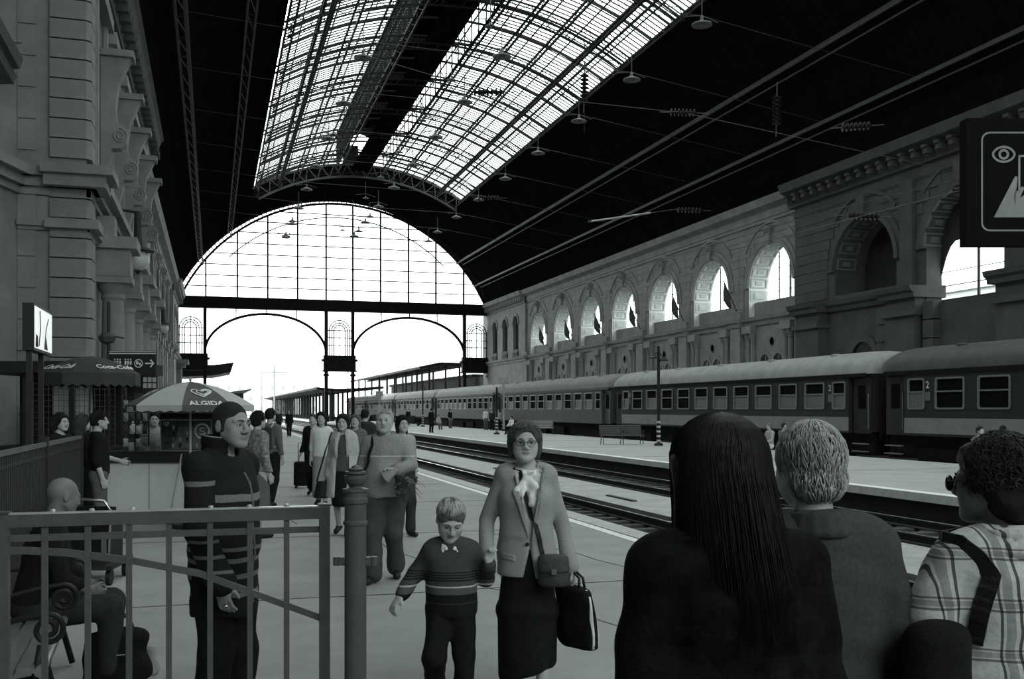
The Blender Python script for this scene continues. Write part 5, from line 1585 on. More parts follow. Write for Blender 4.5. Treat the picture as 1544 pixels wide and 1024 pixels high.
    # spectacles
    for sg in (-1, 1):
        pts = [hp(0.033 * sg + 0.024 * math.cos(a), -0.106 + 0.010 * abs(math.cos(a)) * (1 if math.cos(a) * sg > 0 else 0), 0.0 + 0.017 * math.sin(a)) for a in [2 * math.pi * i / 18 for i in range(18)]]
        sp = MB().tube(pts, 0.0028, 5, closed=True).build('spectacle_rim', M('spectacle_metal', 0.12, 0.3, 0.1, metal=0.8), r)
        MB().add(pts, [tuple(range(18))]).build('spectacle_lens', glass_mat('lens_glass', 0.9), sp)
        MB().tube([hp(0.057 * sg, -0.096, 0.004), hp(0.080 * sg, -0.04, 0.006), hp(0.080 * sg, 0.01, 0.004)], 0.0014, 5).build('spectacle_temple', M('spectacle_metal', 0.35), sp)
    MB().tube([hp(-0.009, -0.107, 0.003), hp(0, -0.111, 0.006), hp(0.009, -0.107, 0.003)], 0.0014, 5).build('spectacle_bridge', M('spectacle_metal', 0.35), r)
    # scarf with a bow
    sc = S(); N_ = J['neck']
    for i in range(14):
        a, b = 2 * math.pi * i / 14, 2 * math.pi * (i + 1) / 14
        P_ = lambda q: N_ + [0.068 * math.cos(q), -0.008 + 0.066 * math.sin(q), 0.005 + 0.03 * math.sin(q)]
        sc.rc(P_(a), P_(b), 0.017, 0.017, 0.012)
    kx = N_ + [-0.005, -0.108, -0.05]
    sc.el(kx, (0.02, 0.017, 0.02), 0.01)
    sc.rc(kx, kx + [-0.055, -0.03, -0.07], 0.014, 0.024, 0.01); sc.rc(kx, kx + [0.05, -0.03, -0.05], 0.014, 0.026, 0.01); sc.rc(kx, kx + [-0.03, -0.05, -0.10], 0.012, 0.018, 0.01); sc.rc(kx, kx + [0.045, 0.0, 0.02], 0.013, 0.02, 0.01)
    sc.rc(kx + [.02, .0, -.02], kx + [0.04, -0.035, -0.15], 0.026, 0.028, 0.02)
    sc.disp(noise3(33, 90, 0.007)); solid('scarf', sc, M('white_silk_scarf', 0.75, 0.7, 0.08, 30, 0.2), r, 0.007)
    # ear stud
    MB().lathe([(0.0001, -0.004), (0.0045, 0), (0.0001, 0.004)], 8, tuple(hp(0.082, 0.008, -0.037))).build('ear_stud', m_cl_white, r)
    # crossbody strap is part of the handbag
    hb = empty('handbag', r.location, r.rotation_euler[2], label='dark handbag on a crossbody strap at the hip of the woman in the blazer', cat='handbag')
    surf_strap(lambda P: np.minimum(j(P), t(P)), [(-0.075, -0.08, 1.375), (-0.05, -0.15, 1.28), (0.03, -0.2, 1.12), (0.10, -0.2, 0.97), (0.14, -0.19, 0.86)], 0.026, 0.006, (0.0, 0.0)).build('shoulder_strap', m_leather, hb)
    b = S(); b.fr((0.155, -0.19, 0.69), (0.10, 0.045), (0.145, -0.185, 0.87), (0.085, 0.03), 0.01, rnd=0.02); b.disp(noise3(5, 30, 0.004))
    bo = solid('bag_body', b, M('brown_black_leather', 0.03, 0.5, 0.25, 14, 0.3), hb, 0.01)
    fl_ = S(); fl_.fr((0.152, -0.195, 0.77), (0.096, 0.046), (0.145, -0.19, 0.88), (0.09, 0.036), 0.01, rnd=0.02); solid('bag_flap', fl_, M('flap_leather', 0.045, 0.5, 0.25, 14, 0.3), bo, 0.01)
    MB().box(0.135, 0.165, -0.25, -0.238, 0.77, 0.80).build('bag_clasp', M('dull_brass', 0.2, 0.4, 0.1, metal=0.6), bo)
    # document bag carried in the other hand
    w = r.matrix_basis @ Vector((0.285, -0.05, 0.0))
    db = empty('briefcase', (w.x, w.y, 0.305), r.rotation_euler[2] + 0.55, label='soft black document bag with two white stripes carried by the woman', cat='bag')
    b = S(); b.fr((0.03, 0.02, 0.0), (0.075, 0.20), (0.0, 0.02, 0.37), (0.06, 0.165), 0.01, rnd=0.03)
    b.disp(noise3(6, 18, 0.010)); bb = solid('bag_body', b, m_cl_black, db, 0.011)
    fyb = field_front(b, y0=-0.3)
    for x in (-0.012, 0.028):
        surf_patch([(x, 0.36), (x + 0.013, 0.36), (x + 0.028, 0.02), (x + 0.015, 0.02)], lambda X, Z: fyb(X, Z), 0.004).build('white_stripe', m_cl_white, bb, smooth=True)
    for x in (-0.02, 0.02):
        MB().tube([(x, -0.07, 0.36), (x * .7, -0.06, 0.42), (x * 0.5, -0.01, 0.445), (x * .7, 0.04, 0.42), (x, 0.05, 0.36)], 0.008, 6).build('carry_handle', m_leather, db, smooth=True)
    return f, r
woman_blazer()

# ------------------------------------------------------------------ boy in a striped jumper
def boy():
    r = place('small boy in dark striped jumper and white collar walking hand in hand with the woman', 680, 5.75, 0.0)
    J = dict(head=(0.0, -0.035, 1.085), neck=(0, 0.02, 0.945), chest=(0, 0.01, 0.80), waist=(0, 0, 0.68), pelvis=(0, 0.005, 0.58),
             sl=(-0.112, 0.015, 0.895), el=(-0.205, 0.01, 0.765), wl=(-0.285, -0.07, 0.650), sr=(0.112, 0.015, 0.895), er=(0.198, 0.03, 0.735), wr=(0.222, -0.08, 0.845),
             hl=(-0.06, 0, 0.565), hr=(0.06, 0, 0.565), kl=(-0.085, -0.13, 0.32), al=(-0.10, 0.10, 0.12), tl=(-0.11, -0.02, 0.06), kr=(0.075, -0.02, 0.31), ar=(0.075, -0.03, 0.06), tr=(0.085, -0.16, 0.03))
    f = Fig(1.22, 0.98, 1.02, 0.18, 0.5, 0.05, 0.112)
    for n, p in J.items(): f.J[n] = np.array(p, dtype=float)
    f.k = 0.78
    sd = f.body(fat=0.98, hand_kw=dict(l=dict(curl=0.7, n=(0.6, 0.5, -0.6)), r=dict(d=(0.05, -0.2, 1), n=(0.6, -0.6, 0), curl=1.1)))
    finish_body(f, sd, r, 0.012, 0.0045); face_bits(f, r, m_hair_f, 0.8)
    t = S(); J = f.J
    t.fr((0, 0.0, 0.535), (0.130, 0.105), (0, 0, 0.70), (0.128, 0.10), 0.03); t.fr((0, 0.0, 0.68), (0.128, 0.10), (0, 0.01, 0.86), (0.125, 0.092), 0.05)
    t.rc(J['sl'] + [0.02, 0, 0], J['sr'] - [0.02, 0, 0], 0.058, 0.058, 0.05); t.rc(J['neck'] + [0, 0, -0.03], J['sl'], 0.05, 0.05, 0.04); t.rc(J['neck'] + [0, 0, -0.03], J['sr'], 0.05, 0.05, 0.04)
    f.torso(t, 0.022)
    f.arms(t, 0.020, 0.9, cuff=0.006); t.rc(J['neck'] + [0, -0.01, 0.03], f.hp(0, 0.04, -0.05), 0.043, 0.05, 0.01, neg=True)
    t.disp(noise3(12, 26, 0.008)); t.disp(noise3(13, 60, 0.003))
    kn = bands_mat('striped_jumper', 2, [(0.50, 0.665, 0.012), (0.613, 0.617, 0.05), (0.668, 0.705, 0.085), (0.705, 0.714, 0.42), (0.714, 0.735, 0.06), (0.742, 0.750, 0.014), (0.757, 0.765, 0.014), (0.772, 0.779, 0.014), (0.787, 0.793, 0.014)], 0.055, nscale=150, noise=0.2, wob=0.004)
    solid('jumper', t, kn, r, 0.010)
    b = S(); b.el(J['pelvis'], (0.125, 0.10, 0.10), 0.04); f.legs(b, 0.026, 0.95, flare=0.015); b.hs((0, 0, 0.64), (0, 0, 1)); b.disp(noise3(14, 22, 0.010)); solid('trousers', b, m_cl_black, r, 0.012)
    shoes(f, r, 0.008, 0.012, 0.16)
    c = S()
    for sg in (-1, 1): c.rc(J['neck'] + [0.052 * sg, -0.035, 0.016], J['neck'] + [0.022 * sg, -0.098, -0.022], 0.011, 0.010, 0.01)
    for sg in (-1, 1): c.rc(J['neck'] + [0.050 * sg, -0.06, 0.0], J['neck'] + [0.042 * sg, -0.096, -0.038], 0.011, 0.008, 0.015)
    solid('white_collar', c, m_cl_white, r, 0.006)
    hp, hs_, R = f.hp, f.hs, f.R
    hr = S(); hr.el(hp(0, 0.014, 0.034), np.array([0.086, 0.106, 0.096]) * hs_, 0.02, R); hr.el(hp(0, 0.04, -0.02), np.array([0.08, 0.075, 0.07]) * hs_, 0.02, R)
    hr.el(hp(0, -0.122, -0.030), np.array([0.082, 0.070, 0.094]) * hs_, 0.012, R, neg=True); hr.el(hp(0, -0.06, -0.13), np.array([0.085, 0.13, 0.085]) * hs_, 0.012, R, neg=True)
    for sg in (-1, 1): hr.el(hp(0.088 * sg, -0.012, -0.035), np.array([0.03, 0.036, 0.045]) * hs_, 0.008, R, neg=True)
    hr.disp(noise3(15, 50, 0.010)); ho = solid('hair', hr, m_hair_f, r, 0.006)
    def gen(i, q):
        a = q.uniform(-2.6, 2.6); p0 = q.uniform(0.15, 1.0); pts = []
        for k in range(6):
            th = p0 + k * 0.13; x, y, z = math.sin(th) * math.sin(a), -math.sin(th) * math.cos(a), math.cos(th)
            if y < -0.55 and z < 0.35: break
            pts.append(hp(0.088 * x, 0.014 + 0.108 * y, 0.034 + 0.098 * z))
        return pts if len(pts) > 2 else None
    strands(f, ho, M('highlight_hair_strand', 0.36, 0.4, 0.4, 40), 420, gen)  # strands paled so their colour gives the highlights on top
boy()

# ------------------------------------------------------------------ young man behind the railing
def young_man():
    r = place('young man with buzz cut in dark zip jersey with pale stripes behind the railing', 341, 5.05, 1.22)
    f = Fig(1.765, 0.95, yaw=-0.2, pitch=0.02, sw=0.17, hsz=1.0, el=(-0.215, 0.0, 1.13), wl=(-0.205, -0.12, 0.875), er=(0.21, 0.06, 1.13), wr=(0.2, 0.04, 0.88))
    J = f.J; J['head'] = J['head'] + [0, -0.03, -0.012]
    sd = f.body(fat=0.94, hand_kw=dict(l=dict(d=(0, -0.25, -1), n=(1, 0, 0), curl=0.5))); finish_body(f, sd, r, 0.014, 0.0045, M('young_man_skin', 0.27, 0.6, 0.08, 25), stubble=M('stubble_skin', 0.24, 0.7, 0.12, 200)); face_bits(f, r, brow_t=1.35)
    t = S(); f.torso(t, 0.03)
    t.fr((0, 0.0, 0.66), (0.19, 0.16), (0, 0, 1.05), (0.175, 0.145), 0.05); t.fr((0, 0, 1.0), (0.175, 0.145), (0, 0.01, 1.34), (0.18, 0.135), 0.06)
    t.hs((0, 0, 0.69), (0, 0, -1)); neck_cut(f, t, 0.068)
    n1, n2 = noise3(41, 11, 0.016, (1, 1, 0.5)), noise3(42, 34, 0.007)
    t.disp(lambda P: n1(P) + n2(P))
    jm = bands_mat('pale_striped_jersey', 2, [(1.262, 1.30, 0.17), (1.02, 1.04, 0.14), (0.962, 0.986, 0.16), (0.88, 0.905, 0.16), (0.79, 0.812, 0.16)], 0.014, nscale=90, noise=0.2, wob=0.03)
    jo = solid('zip_jersey', t, jm, r, 0.011)
    sm = bands_mat('pale_striped_sleeve', 2, [(1.345, 1.368, 0.16), (1.20, 1.228, 0.17), (1.07, 1.085, 0.13), (0.995, 1.012, 0.15), (0.925, 0.94, 0.15)], 0.014, nscale=90, noise=0.2, wob=0.03)
    for n in 'lr':
        a_ = S(); f.arms(a_, 0.030, 0.97, sides=n, cuff=0.016); a_.el(J['s' + n] + [0, 0, 0.01], (0.08, 0.085, 0.075), 0.04); a_.disp(noise3(44, 26, 0.012)); solid('sleeve', a_, sm, r, 0.011)
    fz = field_front(t)
    MB().tube([(0.0, fz(0.0, z) - 0.003, z) for z in [1.40 - 0.05 * q for q in range(14)]], 0.006, 5).build('zip_line', M('zip_metal', 0.12), jo)
    c = S()
    for i in range(15):          # open stand-up collar
        a, b = -2.55 + 5.1 * i / 15, -2.55 + 5.1 * (i + 1) / 15
        P_ = lambda q, z: J['neck'] + [0.082 * math.sin(q), 0.004 + 0.08 * math.cos(q), z - 0.02 * (1 - math.cos(q)) * 0.5]
        for z in (0.02, 0.05, 0.08, 0.105): c.rc(P_(a, z), P_(b, z), 0.014, 0.014, 0.012)
    solid('collar', c, m_cl_black, jo, 0.008)
    pts = [J['neck'] + [0.086 * math.sin(q), 0.004 + 0.084 * math.cos(q), 0.12 - 0.01 * (1 - math.cos(q))] for q in [-2.5 + 5.0 * i / 20 for i in range(21)]]
    MB().tube(pts, 0.004, 5).build('collar_piping', M('pale_piping', 0.3), jo)
    u = S(); u.fr(J['neck'] + [0, -0.02, -0.14], (0.085, 0.10), J['neck'] + [0, 0.0, 0.0], (0.062, 0.064), 0.02); solid('undershirt', u, m_cl_white, r, 0.010)
    b = S(); b.el(J['pelvis'], np.array([0.17, 0.13, 0.13]), 0.05); f.legs(b, 0.032, 0.96, flare=0.02); b.disp(noise3(43, 14, 0.012)); solid('trousers', b, m_cl_black, r, 0.014)
    shoes(f, r, 0.01, 0.014, 0.12)
    hair_on(f, r, m_hair_s, 'buzz', 0.005)
    MB().lathe([(0.0115, -0.003), (0.0125, 0), (0.0115, 0.003), (0.010, 0)], 12, tuple(J['wl'] + np.array([0.0, -0.03, -0.105]))).build('finger_ring', M('silver', 0.7, 0.2, 0, metal=1), r)
young_man()

# ------------------------------------------------------------------ man with flowers
def flower_man():
    r = place('white haired man in grey jumper walking forward with a bunch of flowers', 580, 10.0, -0.03)
    k = 1.71 / 1.75
    f = Fig(1.71, 1.28, sw=0.17, hsz=1.08, pitch=-0.03, er=(0.275, -0.02, 1.16), wr=(0.14, -0.24, 1.12), el=(-0.25, 0.06, 1.12), wl=(-0.24, -0.02, 0.87),
            ar=(0.09, 0.16, 0.11), kr=(0.1, -0.04, 0.48), tr=(0.12, 0.03, 0.04), al=(-0.09, -0.17, 0.085), kl=(-0.1, -0.14, 0.48), tl=(-0.12, -0.32, 0.04))
    sd = f.body(fat=1.12, hand_kw=dict(r=dict(d=(-0.9, -0.3, 0.15), n=(0, -0.5, -1), curl=1.2))); finish_body(f, sd, r, 0.016, 0.006); face_bits(f, r, m_hair_g)
    J = f.J
    t = S(); f.torso(t, 0.025); t.el((0, -0.04, 1.02), (0.20, 0.18, 0.20), 0.06); t.fr((0, -0.01, 0.83), (0.195, 0.165), (0, -0.01, 1.0), (0.205, 0.175), 0.04); f.arms(t, 0.026, 0.92, cuff=0.012)
    t.hs((0, 0, 0.835), (0, 0, -1)); neck_cut(f, t, 0.07); n1 = noise3(51, 13, 0.014); t.disp(n1); t.disp(noise3(52, 38, 0.006))
    jm = bands_mat('grey_knit_jumper', 2, [(1.245, 1.257, 0.5)], 0.25, nscale=70, noise=0.2)
    jo = solid('jumper', t, jm, r, 0.013)
    b = S(); b.el(J['pelvis'], np.array([0.185, 0.15, 0.13]), 0.05); f.legs(b, 0.03, 0.97, r=1.1, flare=0.022); b.disp(noise3(53, 14, 0.012)); solid('trousers', b, M('charcoal_trousers', 0.055, 0.9, 0.25, 12, 0.3), r, 0.015)
    shoes(f, r, 0.01, 0.015, 0.15)
    ho = hair_on(f, r, m_hair_g, 'buzz', 0.007); crop(f, ho, M('white_hair_strand', 0.5, 0.6, 0.3, 40), 160, R=(0.079, 0.100, 0.091), th=(0.5, 1.9), zmin=-0.03, thick=1.3)
    sb = empty('shoulder_bag', r.location, r.rotation_euler[2], label='black shoulder bag strapped on the white haired man with flowers', cat='bag')
    surf_strap(t, [(-0.10, 0.0, 1.47), (-0.13, -0.12, 1.36), (-0.2, -0.12, 1.15), (-0.26, -0.05, 0.95)], 0.035, 0.006, (-0.06, 0.02)).build('shoulder_strap', m_leather, sb)
    bb = S(); bb.fr((-0.33, 0.06, 0.70), (0.06, 0.15), (-0.31, 0.05, 0.98), (0.05, 0.14), 0.02); solid('bag_body', bb, m_leather, sb, 0.015)
    # flowers wrapped in paper, heads hanging down
    w = r.matrix_basis @ Vector((0.12, -0.30, 1.10))
    fl_ = empty('flower_bunch', w, r.rotation_euler[2], label='wrapped bunch of small flowers hanging from the hand of the white haired man', cat='flowers')
    MB().lathe([(0.02, 0.06), (0.04, 0.0), (0.06, -0.08), (0.055, -0.08), (0.035, 0.0)], 12).build('paper_wrap', M('pale_wrapping_paper', 0.3, 0.7, 0.2, 12), fl_, rot=(0.3, 0.9, 0.2))
    q = random.Random(3); mb = MB(); hd = MB()
    for i in range(80):
        d = Vector((0.75 + q.uniform(-0.7, 0.6), q.uniform(-0.6, 0.4), -0.75 + q.uniform(-0.8, 0.7))).normalized(); L = q.uniform(0.16, 0.32)
        p0 = Vector((0.03, 0, -0.02)); p1 = p0 + d * L * 0.6; p2 = p1 + (d + Vector((0, 0, -0.7))).normalized() * L * 0.5
        mb.tube([p0, p1, p2], 0.004, 3, r2=0.002)
        if i % 2: hd.lathe([(0.001, -0.02), (0.02, -0.008), (0.022, 0.006), (0.001, 0.016)], 6, tuple(p1 + d * 0.02))
    mb.build('stems', M('leaf_dark', 0.05), fl_, kind='stuff'); hd.build('blossoms', M('blossom_grey', 0.10, 0.8, 0.6, 30), fl_, kind='stuff')
flower_man()

# ------------------------------------------------------------------ woman in an open trench coat
r_, f_ = folk('woman with short dark hair in a long pale trench coat beside the flower man', 517, 13.6, -0.03, 1.64, 1.02, top=M('patterned_blouse', 0.07, 0.9, 0.6, 60), bottom=m_cl_black, low='skirt', hair=m_hair_d, style='bob', sw=0.14, step=0.6)
c = S(); f_.torso(c, 0.045); f_.arms(c, 0.034, 0.97, cuff=0.01); c.fr((0, 0.02, 0.50), (0.25, 0.19), (0, 0.01, 1.02), (0.19, 0.155), 0.05); c.hs((0, 0, 0.52), (0, 0, -1)); neck_cut(f_, c, 0.08)
c.fn(lambda P: np.maximum(np.abs(P[:, 0] - 0.01) - (0.065 + np.maximum(1.2 - P[:, 2], 0) * 0.06 - np.maximum(P[:, 2] - 1.2, 0) * 0.1), P[:, 1] + 0.0), 0.01, neg=True)
c.disp(noise3(61, 13, 0.02, (1, 1, 0.4))); mtc = M('pale_trench_cloth', 0.42, 0.9, 0.15, 8, 0.3); co = solid('trench_coat', c, mtc, r_, 0.016)
fy_ = field_front(c)
for sg in (-1, 1):
    surf_patch([(0.01 + sg * 0.06, 1.02), (0.01 + sg * 0.13, 1.20), (0.01 + sg * 0.10, 1.22), (0.01 + sg * 0.11, 1.33), (0.01 + sg * 0.05, 1.34)], lambda x, z: fy_(x if abs(x - .01) > 0.075 else .01 + sg * 0.085, z) - 0.006, 0.012).build('lapel', mtc, co, smooth=True)
bgw = empty('shoulder_bag', r_.location, r_.rotation_euler[2], label='black bag hanging low beside the woman in the trench coat', cat='bag')
b = S(); b.fr((-0.30, 0.0, 0.50), (0.11, 0.06), (-0.28, 0.0, 0.74), (0.08, 0.05), 0.02); solid('bag_body', b, m_leather, bgw, 0.014)
MB().tube([(-0.36, 0, 0.73), (-0.22, -0.10, 1.15), (-0.15, -0.02, 1.40), (-0.22, 0.1, 1.15), (-0.24, 0.02, 0.73)], 0.012, 5).build('shoulder_strap', m_leather, bgw)

# ------------------------------------------------------------------ three people seen from behind in the foreground
def long_hair_woman():
    r = place('woman with long dark hair in mottled black jacket, seen from behind in the foreground', 1092, 2.32, math.pi + 0.25)
    f = Fig(1.68, 1.12, yaw=0.30, sw=0.17, hsz=1.03)
    J = f.J; J['head'] = J['head'] + [0.02, -0.01, 0]
    sd = f.body(face=True); finish_body(f, sd, r, 0.016, 0.006); face_bits(f, r)
    t = S(); f.torso(t, 0.045); t.fr((0, 0.02, 0.62), (0.235, 0.19), (0, 0.02, 1.05), (0.215, 0.175), 0.05); t.fr((0, 0.02, 1.0), (0.215, 0.175), (0, 0.02, 1.32), (0.22, 0.15), 0.06)
    f.arms(t, 0.045, 0.98, cuff=0.02); t.hs((0, 0, 0.66), (0, 0, -1)); neck_cut(f, t, 0.07); t.disp(noise3(71, 9, 0.018)); t.disp(noise3(72, 30, 0.006))
    solid('jacket', t, M('mottled_black_jacket', 0.007, 0.9, 0.8, 16, 0.3, spec=0.05, bscale=70), r, 0.013)
    b = S(); b.el(J['pelvis'], np.array([0.19, 0.15, 0.13]), 0.05); f.legs(b, 0.03, 0.96); solid('trousers', b, m_cl_black, r, 0.018)
    shoes(f, r, 0.01, 0.018, 0.12)
    hp, hs_, R = f.hp, f.hs, f.R
    hr = S(); hr.el(hp(0, 0.02, 0.032), np.array([0.096, 0.116, 0.100]) * hs_, 0.02, R)
    hr.rc(hp(0, 0.05, 0.0), hp(0, 0.085, -0.17), 0.088 * hs_, 0.085 * hs_, 0.04); hr.rc(hp(-0.03, 0.08, -0.16), hp(-0.055, 0.105, -0.33), 0.08 * hs_, 0.06 * hs_, 0.05); hr.rc(hp(0.03, 0.08, -0.16), hp(0.045, 0.105, -0.31), 0.08 * hs_, 0.055 * hs_, 0.05)
    for sg in (-1, 1): hr.rc(hp(0.078 * sg, -0.01, 0.02), hp(0.082 * sg, 0.0, -0.22), 0.026 * hs_, 0.03 * hs_, 0.04)
    hr.el(hp(0, -0.125, -0.03), np.array([0.075, 0.082, 0.11]) * hs_, 0.012, R, neg=True); hr.el(hp(0, -0.11, -0.15), np.array([0.075, 0.10, 0.13]) * hs_, 0.012, R, neg=True)
    ng = noise3(73, 150, 0.006, (1, 1, 0.05), 7); hr.disp(lambda P: ng(P)); hr.disp(noise3(74, 30, 0.006, (1, 1, 0.3)))
    ho = solid('hair', hr, m_hair_d, r, 0.007)
    def gen(i, q):
        a = q.uniform(-2.5, 2.5); pts = []
        ca, sa = math.cos(a), math.sin(a)
        L = q.uniform(0.30, 0.43)
        for k in range(17):
            u = k / 16
            if u < 0.45:
                th = 0.03 + u / 0.45 * 1.48
                x, y, z = 0.106 * math.sin(th) * sa, 0.02 + 0.126 * math.sin(th) * ca, 0.032 + 0.109 * math.cos(th)
            else:
                v = (u - 0.45) / 0.55
                x = 0.106 * sa * (1 + 0.22 * v); y = 0.02 + 0.126 * ca + 0.06 * v + 0.02 * ca * v; z = 0.032 - v * L
            pts.append(hp(x + q.uniform(-.0015, .0015), y + q.uniform(-.0015, .0015), z))
        return pts
    strands(f, ho, M('dark_hair_strand', 0.008, 0.5, 0.4, 30, spec=0.12), 1500, gen)
long_hair_woman()

def grey_man():
    r = place('grey haired man in dark suit jacket, seen from behind in the foreground', 1222, 2.78, math.pi + 0.04)
    f = Fig(1.665, 1.08, sw=0.17, yaw=0.12, pitch=0.03, hsz=1.04, el=(-0.235, 0.06, 1.06), wl=(-0.25, 0.0, 0.80))
    J = f.J; J['head'] = J['head'] + [0.0, -0.015, 0.0]
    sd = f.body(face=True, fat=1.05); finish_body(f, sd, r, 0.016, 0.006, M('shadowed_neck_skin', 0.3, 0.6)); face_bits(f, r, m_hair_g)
    t = S(); f.torso(t, 0.034); t.fr((0, 0.01, 0.70), (0.205, 0.165), (0, 0.01, 1.0), (0.185, 0.15), 0.05); t.fr((0, 0.01, 0.97), (0.185, 0.15), (0, 0.01, 1.30), (0.2, 0.14), 0.06)
    for n in 'lr': t.el(J['s' + n] + [0, 0, 0.012], (0.07, 0.08, 0.06), 0.04)
    f.arms(t, 0.030, 0.97, cuff=0.014); t.hs((0, 0, 0.72), (0, 0, -1)); neck_cut(f, t, 0.072)
    n1, n2 = noise3(81, 9, 0.012, (1, 1, 0.4)), noise3(82, 28, 0.006); t.disp(lambda P: n1(P) + n2(P))
    mj = M('charcoal_suit_wool', 0.06, 0.9, 0.2, 90, 0.4, spec=0.1)
    jo = solid('suit_jacket', t, mj, r, 0.012)
    c = S()
    for i in range(14):
        a, b = -2.7 + 5.4 * i / 14, -2.7 + 5.4 * (i + 1) / 14
        P_ = lambda q, z, rr: J['neck'] + [rr * 0.86 * math.sin(q), 0.008 + rr * math.cos(q), z - 0.012 * (1 - math.cos(q))]
        for z, rr in ((0.0, 0.104), (0.022, 0.094), (0.042, 0.084)): c.rc(P_(a, z, rr), P_(b, z, rr), 0.014, 0.014, 0.012)
    solid('jacket_collar', c, mj, jo, 0.008)
    b = S(); b.el(J['pelvis'], np.array([0.18, 0.14, 0.13]), 0.05); f.legs(b, 0.03, 0.96, flare=0.02); solid('trousers', b, m_cl_dark, r, 0.018)
    shoes(f, r, 0.01, 0.018, 0.12)
    hp, hs_, R = f.hp, f.hs, f.R
    hr = S(); hr.el(hp(0, 0.018, 0.030), np.array([0.087, 0.108, 0.098]) * hs_, 0.02, R); hr.el(hp(0, 0.055, -0.03), np.array([0.078, 0.062, 0.075]) * hs_, 0.03, R)
    hr.el(hp(0, -0.115, -0.02), np.array([0.085, 0.07, 0.10]) * hs_, 0.012, R, neg=True)
    for sg in (-1, 1): hr.el(hp(0.092 * sg, -0.005, -0.04), np.array([0.03, 0.035, 0.045]) * hs_, 0.008, R, neg=True)
    hr.disp(noise3(83, 60, 0.006)); hr.disp(noise3(84, 170, 0.003)); ho = solid('hair', hr, m_hair_g, r, 0.006)
    def gen(i, q):
        a = q.uniform(-2.3, 2.3); th0 = q.uniform(0.05, 2.05); pts = []; sw = q.uniform(-0.35, 0.35); lift = q.uniform(0.0, 0.006)
        for k in range(6):
            th = th0 + k * 0.10; aa = a + sw * k / 6
            x, y, z = math.sin(th) * math.sin(aa), math.sin(th) * math.cos(aa), math.cos(th)
            if z < -0.75: break
            pts.append(hp((0.089 + lift) * x, 0.02 + (0.110 + lift) * y, 0.028 + (0.100 + lift) * z))
        return pts if len(pts) > 2 else None
    strands(f, ho, M('grey_hair_strand', 0.30, 0.5, 0.4, 60), 1500, gen)
    crop(f, ho, M('grey_hair_strand', 0.30), 700, R=(0.081, 0.066, 0.079), c=(0, 0.055, -0.03), th=(0.9, 2.1), zmin=-0.12, hair_y=-0.2, seed=5)
grey_man()

